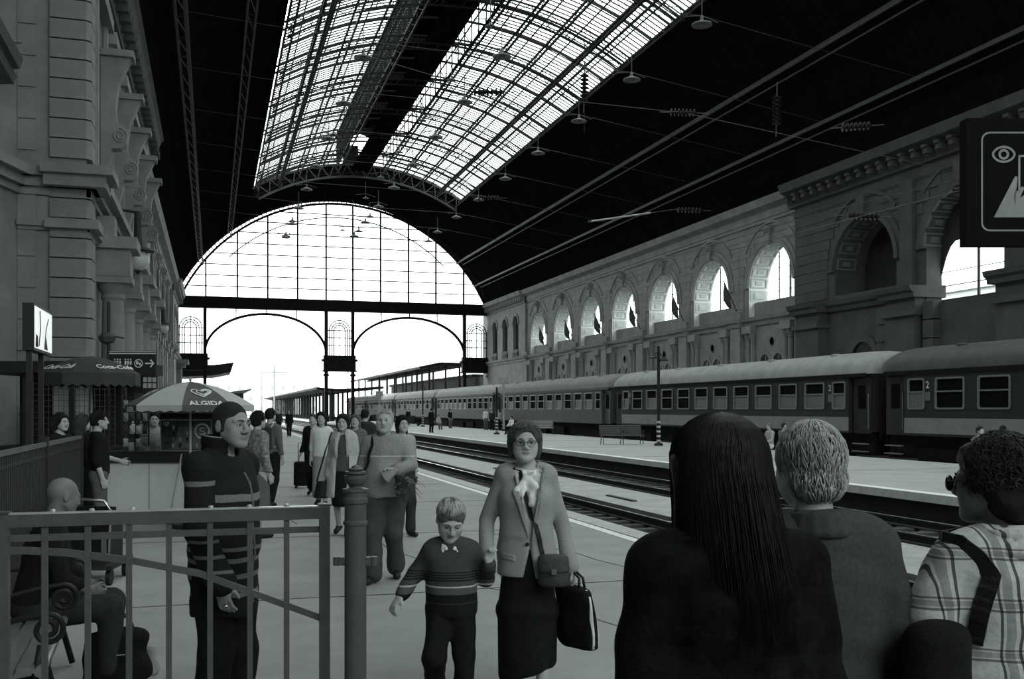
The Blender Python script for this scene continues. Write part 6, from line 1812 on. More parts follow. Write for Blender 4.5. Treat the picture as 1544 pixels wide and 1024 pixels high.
def plaid_man():
    r = place('man in checked short sleeved shirt with curly dark hair at the right edge', 1506, 2.78, math.pi + 0.22)
    f = Fig(1.62, 1.12, sw=0.175, yaw=0.62, pitch=0.05, hsz=1.05, er=(0.27, 0.03, 1.07), wr=(0.22, -0.16, 0.88))
    J = f.J; J['head'] = J['head'] + [0.01, -0.01, 0]
    sd = f.body(face=True, fat=1.06); finish_body(f, sd, r, 0.016, 0.006, M('tanned_shaded_skin', 0.16, 0.6)); face_bits(f, r)
    t = S(); f.torso(t, 0.03); t.fr((0, 0.01, 0.72), (0.215, 0.175), (0, 0.01, 1.02), (0.205, 0.165), 0.05); t.fr((0, 0.01, 1.0), (0.205, 0.165), (0, 0.01, 1.28), (0.2, 0.14), 0.06)
    for n in 'lr': t.rc(J['s' + n] + [0, 0, 0.01], J['s' + n] + (J['e' + n] - J['s' + n]) * 0.66, 0.066, 0.074, 0.015)
    t.hs((0, 0, 0.74), (0, 0, -1)); neck_cut(f, t, 0.072); n1, n2 = noise3(91, 10, 0.014, (1, 1, 0.5)), noise3(92, 30, 0.006); t.disp(lambda P: n1(P) + n2(P))
    xs = []; zs_ = []
    for q in (-0.20, -0.065, 0.07, 0.205):
        xs += [(q - 0.006, q + 0.002, 0.16), (q + 0.012, q + 0.034, 0.55), (q + 0.040, q + 0.046, 0.16)]
    for q in (0.80, 0.93, 1.06, 1.19, 1.32):
        zs_ += [(q - 0.004, q + 0.002, 0.3), (q + 0.006, q + 0.020, 0.62), (q + 0.024, q + 0.029, 0.35)]
    pm = bands_mat('checked_shirt_cotton', 0, xs, 1.0, extra=(2, [(a, b, v) for a, b, v in zs_]), nscale=60, noise=0.12, wob=0.02)
    # scale the weave to shirt brightness
    nt = pm.node_tree; bs = nt.nodes['Principled BSDF']; lk = bs.inputs['Base Color'].links[0]; src = lk.from_socket
    mx = nt.nodes.new('ShaderNodeMix'); mx.data_type = 'RGBA'; mx.blend_type = 'MULTIPLY'; mx.inputs[0].default_value = 1; mx.inputs[7].default_value = (0.52, 0.52, 0.52, 1)
    nt.links.new(src, mx.inputs[6]); nt.links.new(mx.outputs[2], bs.inputs['Base Color'])
    so = solid('checked_shirt', t, pm, r, 0.012)
    c = S()
    for i in range(14):
        a, b = -2.2 + 4.4 * i / 14, -2.2 + 4.4 * (i + 1) / 14
        P_ = lambda q, z, rr: J['neck'] + [rr * math.sin(q), 0.008 + rr * math.cos(q), z]
        for z, rr in ((-0.02, 0.105), (0.0, 0.096), (0.03, 0.084)): c.rc(P_(a, z, rr), P_(b, z, rr), 0.012, 0.012, 0.012)
    solid('shirt_collar', c, pm, so, 0.008)
    b = S(); b.el(J['pelvis'], np.array([0.18, 0.14, 0.13]), 0.05); f.legs(b, 0.03, 0.96, flare=0.02); solid('trousers', b, m_cl_dark, r, 0.018)
    shoes(f, r, 0.01, 0.018, 0.12)
    hp, hs_, R = f.hp, f.hs, f.R
    hr = S(); hr.el(hp(0, 0.022, 0.034), np.array([0.100, 0.118, 0.106]) * hs_, 0.02, R); hr.el(hp(0, 0.06, -0.04), np.array([0.095, 0.075, 0.085]) * hs_, 0.03, R)
    hr.el(hp(0, -0.12, -0.025), np.array([0.09, 0.085, 0.10]) * hs_, 0.012, R, neg=True)
    hr.disp(noise3(93, 55, 0.012)); hr.disp(noise3(94, 140, 0.006)); ho = solid('hair', hr, m_hair_d, r, 0.007)
    def gen(i, q):
        a = q.uniform(-2.3, 2.3); th = q.uniform(0.1, 2.2); x, y, z = math.sin(th) * math.sin(a), math.sin(th) * math.cos(a), math.cos(th)
        c0 = np.array([0.102 * x, 0.022 + 0.120 * y, 0.032 + 0.108 * z]); pts = []; s0 = q.uniform(0, 6.28); rr = q.uniform(0.006, 0.012)
        u = np.array([y, -x, 0.01]); u = u / np.linalg.norm(u); v = np.cross([x, y, z], u)
        for k in range(8):
            t_ = s0 + k * 0.7; pts.append(hp(*(c0 + u * rr * math.cos(t_) + v * rr * math.sin(t_) + np.array([x, y, z]) * 0.0015 * k)))
        return pts
    strands(f, ho, M('curl_strand', 0.03, 0.4, 0.4, 30, spec=0.3), 800, gen, 'hair_curls')
    # sunglasses
    for sg in (-1, 1):
        pts = [hp(0.034 * sg + 0.028 * math.cos(a), -0.108, -0.002 + 0.021 * math.sin(a)) for a in [2 * math.pi * i / 14 for i in range(14)]]
        g_ = MB().add(pts, [tuple(range(14))]); g_.tube(pts, 0.003, 5, closed=True); so_ = g_.build('sunglass_lens', M('black_lens', 0.008, 0.15, spec=0.5), r)
        MB().tube([hp(0.062 * sg, -0.104, 0.006), hp(0.088 * sg, -0.03, 0.006), hp(0.086 * sg, 0.03, 0.0)], 0.003, 5).build('sunglass_temple', m_leather, so_)
    sb = empty('shoulder_bag', r.location, r.rotation_euler[2], label='large dark shoulder bag hanging at the side of the man in the checked shirt', cat='bag')
    surf_strap(t, [(0.125, -0.06, 1.38), (0.13, 0.05, 1.36), (0.15, 0.16, 1.28), (0.20, 0.17, 1.20), (0.26, 0.18, 1.10)], 0.045, 0.008, (0.0, 0.0)).build('shoulder_strap', m_leather, sb)
    b = S(); b.fr((0.32, 0.11, 0.70), (0.12, 0.11), (0.285, 0.13, 1.17), (0.09, 0.075), 0.02, rnd=0.05); b.disp(noise3(95, 16, 0.014)); solid('bag_body', b, m_cl_black, sb, 0.014)
plaid_man()
# ================================================================== THINGS OF THE NEAR PLATFORM
m_rail = M('grey_painted_railing', 0.08, 0.45, 0.2, 9, 0.1)
m_railtop = M('bright_rail_top', 0.55, 0.35, 0.2, 12, metal=0.5)  # top face coloured far brighter than the rail below it
# --- railing in the left foreground
def railing():
    a, b = at(-60, 4.33), at(497, 4.74)
    L = (b - a).length; rz = math.atan2(b.y - a.y, b.x - a.x)
    t = empty('platform_railing', a, rz, label='grey metal railing with curved brace across the left foreground', cat='railing')
    ZT = 1.262
    MB().box(0, L, -0.022, 0.022, ZT - 0.062, ZT - 0.006).build('top_rail', m_rail, t)
    MB().box(0, L + 0.004, -0.024, 0.024, ZT - 0.006, ZT).build('rail_cap', m_railtop, t)
    MB().box(0, L, -0.008, 0.008, 1.135, 1.165).build('middle_rail', m_rail, t)
    MB().box(0, L, -0.008, 0.008, 0.10, 0.14).build('bottom_rail', m_rail, t)
    X = lambda px: (at(px, 4.33 + (px + 60) / 557 * 0.41) - a).length
    Zp = lambda px, py: zat(py, 4.33 + (px + 60) / 557 * 0.41)
    cv = [(-60, 832), (40, 830), (100, 833), (200, 845), (300, 864), (390, 897), (484, 932)]
    pts = []
    for (p, q), (p2, q2) in zip(cv[:-1], cv[1:]):
        for k in range(4): pts.append((X(p + (p2 - p) * k / 4), 0, Zp(p + (p2 - p) * k / 4, q + (q2 - q) * k / 4)))
    pts.append((X(484), 0, Zp(484, 932)))
    m = MB(); m.sweep([(-0.009, -0.016), (0.009, -0.016), (0.009, 0.016), (-0.009, 0.016)], [(p, (0, 1, 0), (0, 0, 1)) for p in pts]); m.build('curved_brace', m_rail, t)
    bar = MB().box(-0.0125, 0.0125, -0.0125, 0.0125, 0.12, ZT - 0.06).mesh('upright_bar', m_rail)
    for px in (68, 133, 195, 255, 317, 377, 432): link_mesh('upright_bar', bar, t, (X(px), 0, 0))
    MB().box(X(157) - 0.01, X(157) + 0.01, -0.01, 0.01, Zp(157, 838), 1.14).build('short_bar', m_rail, t)
    post = MB().box(-0.024, 0.024, -0.024, 0.024, 0.0, ZT).box(-0.03, 0.03, -0.03, 0.03, ZT, ZT + 0.008).mesh('end_post', m_rail)
    link_mesh('end_post', post, t, (L - 0.024, 0, 0)); link_mesh('end_post', post, t, (X(5), 0, 0)); link_mesh('end_post', post, t, (0.03, 0, 0))
    bolt = MB().lathe([(0.012, 0), (0.012, 0.008), (0.006, 0.013)], 10).mesh('rail_bolt', m_railtop)
    for px in (80, 139, 200, 318, 376, 432, 488): link_mesh('rail_bolt', bolt, t, (X(px), 0, ZT))
railing()
# --- cast iron bollard beside it
def bollard():
    p = at(536, 4.58); t = empty('iron_bollard', p, -YAW, label='slim grey cast iron bollard with ringed finial beside the railing', cat='bollard')
    z = lambda y: zat(y, 4.58); R = lambda px: px * 4.58 / 1500
    MB().lathe([(R(19), 0), (R(19), 0.06), (R(16.6), 0.08), (R(16.4), z(792)), (R(18.3), z(791)), (R(18.6), z(787)), (R(16.4), z(784)), (R(16.4), z(760)), (R(18.6), z(758)), (R(18.8), z(752)), (R(17), z(749)), (R(17), z(742)), (R(19.5), z(741)), (R(19.5), z(737)), (R(10), z(735))], 24).build('shaft', m_rail, t, smooth=False)
    MB().lathe([(R(9), z(736)), (R(9), z(733)), (R(14), z(728)), (R(17), z(722)), (R(17.3), z(717)), (R(13), z(716)), (R(16), z(714)), (R(15.5), z(711)), (R(10), z(710)), (R(12), z(708)), (R(11), z(706)), (R(6), z(705)), (R(5.5), z(703)), (R(1), z(701))], 24).build('finial', m_rail, t)
    for sg in (-1, 1):
        h = MB().box(0.045 * sg if sg > 0 else -0.075, 0.075 if sg > 0 else -0.045, -0.02, 0.02, z(852), z(840)).build('hinge_lug', m_rail, t)
        MB().lathe([(0.018, -0.02), (0.018, 0.02)], 10, (0.085 * sg, 0, z(846))).build('hinge_pin', m_rail, h)
bollard()
# --- scroll bench with the seated man
m_slat = M('bench_varnished_wood', 0.20, 0.3, 0.25, 4, 0.15, stretch=(6, 1, 6), spec=0.5)
m_cast = M('bench_cast_iron', 0.02, 0.45, 0.2, 8)
def bench(loc, rz, L, label, cast=m_cast, slat=m_slat, arms=(0, 0.5, 1), group=None, slat_h=0.0):
    """bench along local y, facing +x"""
    t = empty('platform_bench', loc, rz, label=label, cat='bench', group=group)
    se = MB().box(-0.04, 0.04, 0, L, 0, 0.03).mesh('seat_slat', slat)
    for i, (x, z) in enumerate(((-0.46, 0.42), (-0.36, 0.415), (-0.26, 0.415), (-0.16, 0.425), (-0.065, 0.44))):
        link_mesh('seat_slat', se, t, (x, 0, z))
    MB().lathe([(0.028, 0.0), (0.028, L)], 12, (0.0, 0, 0.445), 'y').build('seat_front_roll', slat, t)
    bs = MB().box(-0.015, 0.015, 0, L, -0.04, 0.04).mesh('back_slat', slat)
    for i in range(5): link_mesh('back_slat', bs, t, (-0.52 - 0.035 * i, 0, 0.50 + i * 0.10), (0, -0.3, 0))
    for a in arms:
        y = min(max(a * L, 0.03), L - 0.03); m = MB()
        pts = [(-0.62, y, 0.74), (-0.45, y, 0.66), (-0.25, y, 0.66), (-0.08, y, 0.70), (0.02, y, 0.71)]
        cx, cz = 0.03, 0.635
        for k in range(26):
            q = math.pi / 2 - k * 0.42; rr = 0.078 * (1 - k / 34); pts.append((cx + rr * math.cos(q), y, cz + rr * math.sin(q)))
        m.tube(pts, 0.014, 8); m.build('scroll_armrest', cast, t, smooth=True)
        m = MB(); m.tube([(0.0, y, 0.56), (-0.02, y, 0.44), (-0.06, y, 0.25), (0.0, y, 0.02)], 0.02, 8); m.tube([(-0.66, y, 0.92), (-0.55, y, 0.55), (-0.45, y, 0.40), (-0.5, y, 0.2), (-0.56, y, 0.02)], 0.02, 8); m.tube([(-0.5, y, 0.39), (-0.25, y, 0.37), (-0.02, y, 0.40)], 0.018, 8)
        m.build('bench_leg', cast, t, smooth=True)
    return t
bench((-0.80, 5.28, 0), 0.05, 2.0, 'varnished bench with iron scroll armrests behind the railing', arms=(0.03, 0.47, 0.98))
r_, f_ = folk('bald man in dark clothes sitting on the scroll armed bench behind the railing', 0, 6.0, 0, 1.72, 1.15, top=m_cl_black, bottom=m_cl_dark, hair=m_hair_d, style='bald', sit=True, lean=0.10, pitch=0.25, yaw=0.5, h=0.016, skin=M('tanned_shaded_skin', 0.16, 0.6),  # his skin colour darkened to carry the shading on the head
     root=empty('person', (-1.03, 6.72, 0.0), math.pi / 2 + 0.05, label='bald man in dark clothes sitting on the scroll armed bench behind the railing', cat='person'))
# dark bag on the floor by the bench
p = at(178, 6.25)
hb = empty('travel_bag', p, -YAW + 0.3, label='black soft travel bag on the floor beside the bench', cat='bag')
b = S(); b.fr((0, 0, 0.0), (0.22, 0.14), (0, 0, 0.34), (0.18, 0.10), 0.02, rnd=0.05); b.disp(noise3(101, 14, 0.02)); bb = solid('bag_body', b, m_cl_black, hb, 0.015)
for s2 in (-1, 1): MB().tube([(-0.09, 0.05 * s2, 0.32), (-0.06, 0.04 * s2, 0.42), (0.06, 0.04 * s2, 0.42), (0.09, 0.05 * s2, 0.32)], 0.009, 6).build('carry_handle', m_leather, hb)
MB().box(-0.05, 0.05, -0.125, -0.12, 0.20, 0.205).build('zip_pull', m_railtop, hb)
p = at(224, 6.45); pb = empty('paper_bag', p, -YAW, label='small crumpled white bag on the floor beside the travel bag', cat='bag')
b = S(); b.fr((0, 0, 0.0), (0.07, 0.05), (0.0, 0, 0.2), (0.05, 0.03), 0.01); b.disp(noise3(102, 40, 0.018)); solid('bag_body', b, m_cl_light, pb, 0.009)
# --- tall dark fence running back beside the stall
m_fen = M('dark_green_fence_paint', 0.022, 0.6, 0.25, 6)
ft = empty('stall_fence', (-1.5, 7.6, 0), 0, label='tall dark fence of close vertical bars behind the bench', cat='fence')
MB().box(-0.02, 0.02, 0, 5.2, 1.37, 1.41).build('top_rail', M('fence_rail_worn', 0.12, 0.5), ft); MB().box(-0.015, 0.015, 0, 5.2, 1.27, 1.30).build('upper_rail', m_fen, ft); MB().box(-0.015, 0.015, 0, 5.2, 0.12, 0.16).build('lower_rail', m_fen, ft)
fb = MB().box(-0.01, 0.01, -0.03, 0.03, 0.05, 1.38).mesh('fence_bar', m_fen)
for i in range(60): link_mesh('fence_bar', fb, ft, (0, 0.04 + i * 0.087, 0))
for y in (0, 2.6, 5.2): MB().box(-0.03, 0.03, y - 0.03, y + 0.03, 0, 1.46).build('fence_post', m_fen, ft)
# --- luggage trolley by the stall
p = at(128, 9.6); lt = empty('luggage_trolley', p, -YAW + 0.1, label='dark luggage trolley with a rounded chrome handle before the stall', cat='trolley')
MB().tube([(-0.22, 0, 0.30), (-0.24, 0, 0.74), (-0.18, 0, 0.83), (0.0, 0, 0.85), (0.18, 0, 0.83), (0.24, 0, 0.74), (0.22, 0, 0.30)], 0.014, 8).build('handle', M('chrome_tube', 0.5, 0.25, 0.1, metal=0.9), lt, smooth=True)
MB().box(-0.25, 0.25, 0.0, 0.75, 0.16, 0.20).build('platform_deck', m_fen, lt); MB().box(-0.22, 0.22, -0.01, 0.01, 0.30, 0.78).build('back_panel', m_cl_black, lt)
for x in (-0.2, 0.2):
    for y in (0.1, 0.65): MB().lathe([(0.03, -0.02), (0.08, -0.02), (0.08, 0.02), (0.03, 0.02)], 12, (x, y, 0.08), 'x').build('wheel', m_leather, lt)
MB().box(-0.18, 0.18, 0.05, 0.62, 0.20, 0.62).build('packed_crate', M('dark_crate', 0.02), lt)

# --- the ice cream stall
ZK = 14.8
kp = at(162, ZK); ks = empty('stall_counter', kp, -YAW, label='stall counter with plain pale front panel and dark worktop under the umbrella', cat='counter')
W_ = 1.86
MB().box(0, W_, 0.0, 0.03, 0.02, 0.925).build('front_panel', M('pale_counter_panel', 0.6, 0.6, 0.08, 2), ks)
MB().box(0.0, 0.03, 0.03, 0.62, 0.02, 0.925).build('side_panel', M('pale_counter_panel', 0.42), ks); MB().box(W_ - 0.03, W_, 0.03, 0.62, 0.02, 0.925).build('side_panel', M('pale_counter_panel', 0.42), ks)
MB().box(-0.06, W_ + 0.05, -0.05, 0.66, 0.925, 1.09).build('worktop', M('dark_worktop', 0.02, 0.5), ks)
MB().box(0.03, 0.13, -0.012, 0.0, 0.22, 0.27).build('vent_plate', m_fen, ks)
for x in (0.62, 1.24): MB().box(x - 0.003, x + 0.003, -0.004, 0.0, 0.03, 0.92).build('panel_seam', m_fen, ks)
pp = empty('thin_pole', at(256, ZK - 0.35), -YAW, label='thin pale pole leaning on the front of the stall counter', cat='pole')
MB().tube([(0, 0, 0.16), (0.1, 0.22, 1.06)], 0.012, 6).build('pole_shaft', m_cl_light, pp); MB().lathe([(0.06, 0), (0.05, 0.05), (0.025, 0.2), (0.015, 0.24)], 10, (0, 0, 0)).build('pole_foot', m_fen, pp)
# poster case on the counter
pc = empty('poster_case', at(242, ZK + 0.15, 1.09), -YAW, label='framed ice cream price poster standing on the stall counter', cat='poster')
MB().box(0, 0.77, 0, 0.03, 0, 0.47).build('poster_sheet', M('poster_dark_print', 0.06, 0.6, 0.8, 14), pc)
m = MB(); fr_m = M('poster_frame', 0.35, 0.4)
for q in ((0, 0.77, 0.46, 0.475), (0, 0.77, -0.005, 0.012), (0, 0.012, 0, 0.47), (0.758, 0.77, 0, 0.47)): m.box(q[0], q[1], -0.012, 0.0, q[2], q[3])
m.build('poster_frame', fr_m, pc)
MB().add([(0.16, -0.004, 0.03), (0.7, -0.004, 0.03), (0.72, -0.004, 0.36), (0.27, -0.004, 0.37), (0.24, -0.004, 0.2)], [(0, 1, 2, 3, 4)]).build('printed_field', M('poster_grey_print', 0.16, 0.6, 0.4, 20), pc)
def disc(mb, x, z, r, y, n=20, r0=None, sx=1.0):
    if r0 is None: mb.add([(x + sx * r * math.cos(2 * math.pi * i / n), y, z + r * math.sin(2 * math.pi * i / n)) for i in range(n)], [tuple(range(n))])
    else:
        vs = [(x + sx * q * math.cos(2 * math.pi * i / n), y, z + q * math.sin(2 * math.pi * i / n)) for q in (r0, r) for i in range(n)]
        mb.add(vs, [(i, (i + 1) % n, n + (i + 1) % n, n + i) for i in range(n)])
wp = M('white_print', 0.7)
m = MB(); disc(m, 0.63, 0.30, 0.12, -0.010, 24, 0.09); 
m.build('printed_seal', wp, pc)
m = MB(); pts = [(0.63 + 0.035 * math.cos(math.radians(a)), 0.325 + 0.025 * math.sin(math.radians(a))) for a in range(20, 271, 25)] + [(0.63 + 0.035 * math.cos(math.radians(a)), 0.272 + 0.025 * math.sin(math.radians(a))) for a in range(90, -161, -25)]
m.tube([(x, -0.011, z) for x, z in pts], 0.009, 5); m.build('printed_seal_mark', wp, pc)
q_ = random.Random(8); pm_ = [M('print_pale', 0.4), M('print_dark', 0.015), M('print_mid', 0.2)]
for i in range(16):
    x, z = 0.2 + (i % 5) * 0.11 + q_.uniform(-.02, .02), 0.06 + (i // 5) * 0.09
    if z > 0.3 and x > 0.5: continue
    m = MB(); w = q_.uniform(0.02, 0.04); m.box(x - w / 2, x + w / 2, -0.008, -0.004, z, z + 0.055); m.lathe([(0.004, 0), (0.004, 0.02)], 6, (x, -0.006, z - 0.02)); m.build('printed_ice_lolly', pm_[i % 3], pc)
def heart_swirl(parent, mat, size, frame, name='heart_emblem', y=0.0):
    """emblem: open double line heart spiralling inwards; frame maps (u,v) to 3d"""
    for s_, lw in ((1.0, 0.085), (0.62, 0.075)):
        pts = []
        for i in range(34):
            t_ = -0.35 + 5.9 * i / 33
            x = 0.80 * math.sin(t_) ** 3 * 1.0; z = (0.62 * math.cos(t_) - 0.27 * math.cos(2 * t_) - 0.10 * math.cos(3 * t_) - 0.03 * math.cos(4 * t_))
            pts.append((x * s_ + (0.1 if s_ < 1 else 0), z * s_ * 0.9))
        mb = MB(); vs = []; fs = []
        for i, (x, z) in enumerate(pts):
            a = pts[max(i - 1, 0)]; b = pts[min(i + 1, len(pts) - 1)]; dx, dz = b[0] - a[0], b[1] - a[1]; l = math.hypot(dx, dz) + 1e-9
            w = lw * (0.45 + 0.55 * math.sin(math.pi * min(1, (i + 3) / 36)))
            vs += [frame((x - dz / l * w) * size, (z + dx / l * w) * size), frame((x + dz / l * w) * size, (z - dx / l * w) * size)]
        for i in range(len(pts) - 1): fs.append((2 * i, 2 * i + 2, 2 * i + 3, 2 * i + 1))
        mb.add(vs, fs); mb.build(name, mat, parent)
heart_swirl(pc, wp, 0.05, lambda u, v: (0.09 + u, -0.008, 0.41 + v))
# --- umbrellas
def umbrella(label, px, zc, yapex, R, drop, val, a0, mats, letters, emblem, zfoot=0.0, tilt=0.0, foot=True):
    p = at(px, zc); zt = zat(yapex, zc)
    t = empty('parasol', p, -YAW, label=label, cat='parasol', group='parasols over the stalls')
    MB().tube([(0, 0, zfoot), (0, 0, zt)], 0.018, 8).build('pole', M('parasol_pole', 0.35, 0.4), t)
    MB().lathe([(0.012, 0), (0.025, 0.02), (0.012, 0.05), (0.002, 0.07)], 10, (0, 0, zt)).build('top_knob', m_cl_light, t)
    if foot: MB().lathe([(0.28, 0), (0.28, 0.06), (0.06, 0.09), (0.04, 0.3)], 16).build('foot', m_fen, t)
    A_ = Vector((0, 0, zt)); n = 8
    rim = lambda k: Vector((R * math.sin(math.radians(a0 + 45 * k)), -R * math.cos(math.radians(a0 + 45 * k)), zt - drop))
    for k in range(n):
        B, C = rim(k), rim(k + 1); mat = mats[k % 2]
        pn = (C - B).cross(A_ - B).normalized()
        if pn.z < 0: pn = -pn
        # slightly bulging panel
        rows_ = []
        for i in range(7):
            s_ = i / 6; q = []
            for j in range(7):
                w = j / 6; e = (B + (C - B) * w); pt = A_ + (e - A_) * s_ + Vector((0, 0, 0.10 * R * math.sin(math.pi * s_) * 0.75)); q.append(pt)
            rows_.append(q)
        vs = [v for q in rows_ for v in q]; fs = [(i * 7 + j, i * 7 + j + 1, (i + 1) * 7 + j + 1, (i + 1) * 7 + j) for i in range(6) for j in range(6)]
        pan = MB().add(vs, fs).build('canopy_panel', mat, t, smooth=True)
        vv = []; 
        for j in range(9):
            e = B + (C - B) * j / 8; sc = 0.25 * val * abs(math.sin(math.pi * j / 2)); vv += [e, e + Vector((0, 0, -val - sc)) + e.normalized() * 0.0]
        MB().add(vv, [(2 * j, 2 * j + 1, 2 * j + 3, 2 * j + 2) for j in range(8)]).build('valance', mat, pan)
        MB().tube([A_ + Vector((0, 0, -0.02)), B + (A_ - B) * 0.03 + Vector((0, 0, -0.015))], 0.006, 4).build('rib', M('parasol_rib', 0.2), t)
        if k in letters:
            txt, size, v0, shear, bold, on_val = letters[k]
            M_ = (B + C) / 2; u = (C - B).normalized(); v = (A_ - M_).normalized()
            if u.dot(Vector((1, 0, 0))) < 0 and abs(u.x) > 0.3: u = -u
            if on_val: v = Vector((0, 0, 1))
            nn = u.cross(v).normalized()
            if (nn.dot(M_) if on_val else nn.z) < 0: u = -u; nn = -nn
            me = text_mesh(txt, size, wp, 'lettering', 0.001, shear=shear, bold=bold)
            # lay the letters onto the bulging cloth
            for vt in me.vertices:
                x, y_ = vt.co.x, vt.co.y + v0; s_ = 1 - y_ / (A_ - M_).length if not on_val else 1
                pt = M_ + u * x + v * y_ + nn * (0.008 + vt.co.z)
                if not on_val: pt += Vector((0, 0, 0.10 * R * max(math.sin(math.pi * min(max(s_, 0), 1)), 0) * 0.75))
                vt.co = pt
            link_mesh('lettering', me, pan)
        if k in emblem:
            M_ = (B + C) / 2; u = (C - B).normalized(); v = (A_ - M_).normalized(); nn = u.cross(v).normalized()
            if nn.z < 0: u = -u; nn = -nn
            size, v0 = emblem[k]
            def fr(a, b):
                y_ = b * 1.0 + v0; s_ = 1 - y_ / (A_ - M_).length
                return M_ + u * a + v * y_ + nn * 0.010 + Vector((0, 0, 0.10 * R * max(math.sin(math.pi * min(max(s_, 0), 1)), 0) * 0.75))
            heart_swirl(pan, wp, size, fr)
    return t
m_umd = M('parasol_dark_cloth', 0.09, 0.8, 0.1, 6); m_uml = M('parasol_pale_cloth', 0.45, 0.8, 0.08, 6); m_umk = M('parasol_deep_red_cloth', 0.045, 0.8, 0.15, 6)
umbrella('two tone ice cream parasol with white swirl heart emblems above the counter', 287, 14.45, 575, 0.90, 0.35, 0.075, -34, [m_uml, m_umd],
         {1: ('ALGIDA', 0.135, 0.03, 0.0, 0.003, False), 7: ('ALGIDA', 0.10, -0.06, 0.0, 0.002, True), 3: ('ALGIDA', 0.135, 0.03, 0, 0.003, False), 5: ('ALGIDA', 0.135, 0.03, 0, 0.003, False)},
         {1: (0.17, 0.30), 7: (0.17, 0.30), 3: (0.17, 0.30), 5: (0.17, 0.30)}, zfoot=0.0, foot=True)
umbrella('dark drinks parasol with white script lettering at the left stall', 138, 18.0, 537, 0.86, 0.32, 0.20, -55, [m_umk, m_umk],
         {0: ('Coca-Cola', 0.20, 0.17, 0.35, 0.004, False), 2: ('Coca-Cola', 0.17, 0.17, 0.35, 0.004, False), 4: ('Coca-Cola', 0.15, 0.17, 0.35, 0.004, False), 6: ('Coca-Cola', 0.15, 0.17, 0.35, 0.004, False)}, {})
# --- snack rack and goods behind the counter
rk = empty('snack_rack', at(184, 15.62), -YAW, label='wire rack hung with small snack packets beside the vendor', cat='rack')
m = MB()
for x in (0, 0.42): m.tube([(x, 0, 0), (x, 0, 1.95)], 0.012, 6)
for z in (1.1, 1.3, 1.5, 1.7, 1.9): m.tube([(0, 0, z), (0.42, 0, z)], 0.008, 5)
m.box(-0.05, 0.47, -0.15, 0.15, 0, 0.03)
m.build('rack_frame', m_fen, rk)
pk = [M('packet_pale', 0.5, 0.4, 0.3, 20), M('packet_mid', 0.2, 0.4, 0.3, 20), M('packet_dark', 0.05, 0.4, 0.3, 20)]
for i in range(5):
    for j in range(4):
        mm = MB(); x, z = 0.03 + j * 0.1, 1.06 + i * 0.2
        mm.add([(x, -0.03, z), (x + 0.08, -0.03, z), (x + 0.08, -0.03, z - 0.13), (x, -0.03, z - 0.13), (x + 0.04, -0.07, z - 0.065)], [(0, 1, 4), (1, 2, 4), (2, 3, 4), (3, 0, 4), (3, 2, 1, 0)])
        mm.build('snack_packet', pk[q_.randrange(3)], rk)
gd = M('goods_dark_shelf', 0.03)
sh = empty('goods_shelf', at(196, 17.2), -YAW, label='dark shelf of the stall stocked with goods behind the vendor', cat='shelf')
MB().box(0, 1.9, 0.2, 0.24, 0, 2.0).build('back_board', gd, sh)
for z in (0.5, 0.95, 1.3, 1.65): MB().box(0, 1.9, -0.1, 0.2, z, z + 0.025).build('shelf_board', gd, sh)
for i in range(26):
    x = 0.05 + (i % 13) * 0.14; z = 1.325 if i < 13 else 1.675
    w, hh = q_.uniform(0.03, 0.05), q_.uniform(0.16, 0.24); r_b = tag(MB().lathe([(w, 0), (w, hh * 0.6), (w * 0.4, hh * 0.8), (w * 0.4, hh), (w * 0.3, hh)], 8).build('bottle', pk[q_.randrange(3)]), 'small bottle on the %s stall shelf, %s from the left' % ('lower' if i < 13 else 'upper', ORD[i % 13]), 'bottle', 'bottles on the stall shelf')
    wpos = sh.matrix_basis @ Vector((x, 0.0, z)); r_b.location = wpos
for i, px in enumerate((322, 329, 336)):
    p = at(px, 15.0, 1.09); o = MB().lathe([(0.04, 0), (0.04, 0.16), (0.016, 0.22), (0.016, 0.27)], 10).build('bottle', pk[0] if i != 1 else pk[1])
    o.location = p; tag(o, '%s bottle standing on the stall counter beside the poster' % ('left pale', 'middle grey', 'right pale')[i], 'bottle', 'bottles on the counter')
for i in range(7):
    p = at(190 + i * 8, 15.0 + 0.1 * (i % 2), 1.09); w = q_.uniform(0.03, 0.05)
    o = MB().box(-w, w, -0.03, 0.03, 0, q_.uniform(0.06, 0.14)).box(-w * .8, w * .8, -0.034, -0.03, 0.01, 0.05).build('snack_box', pk[q_.randrange(3)]); o.location = p
    tag(o, 'small snack box on the stall counter, %s from the left' % ORD[i], 'box', 'snack boxes on the counter')
folk('stall vendor in pale jacket and dark vest reaching over the counter', 233, 15.95, 0.35, 1.66, 1.0, top=m_cl_light, bottom=m_cl_dark, hair=m_hair_d, style='short', joints=dict(wr=(0.2, -0.3, 1.06), er=(0.24, -0.06, 1.16)))
folk('dark haired woman customer in black at the left stall', 92, 12.6, 1.2, 1.66, 1.0, top=m_cl_black, bottom=m_cl_black, hair=m_hair_d, style='bob', sw=0.145)
folk('long haired customer in dark jacket, second from the left at the stall', 125, 13.5, 2.6, 1.64, 1.0, top=m_cl_black, bottom=m_cl_black, hair=m_hair_b, style='long', sw=0.145)
folk('customer in dark clothes with bare forearms leaning at the stall beside the snack rack', 150, 12.6, 2.0, 1.68, 1.0, top=m_cl_black, bottom=m_denim, hair=m_hair_d, style='short', sleeve=0.25, joints=dict(wr=(0.12, -0.26, 1.05), er=(0.22, -0.02, 1.12)))
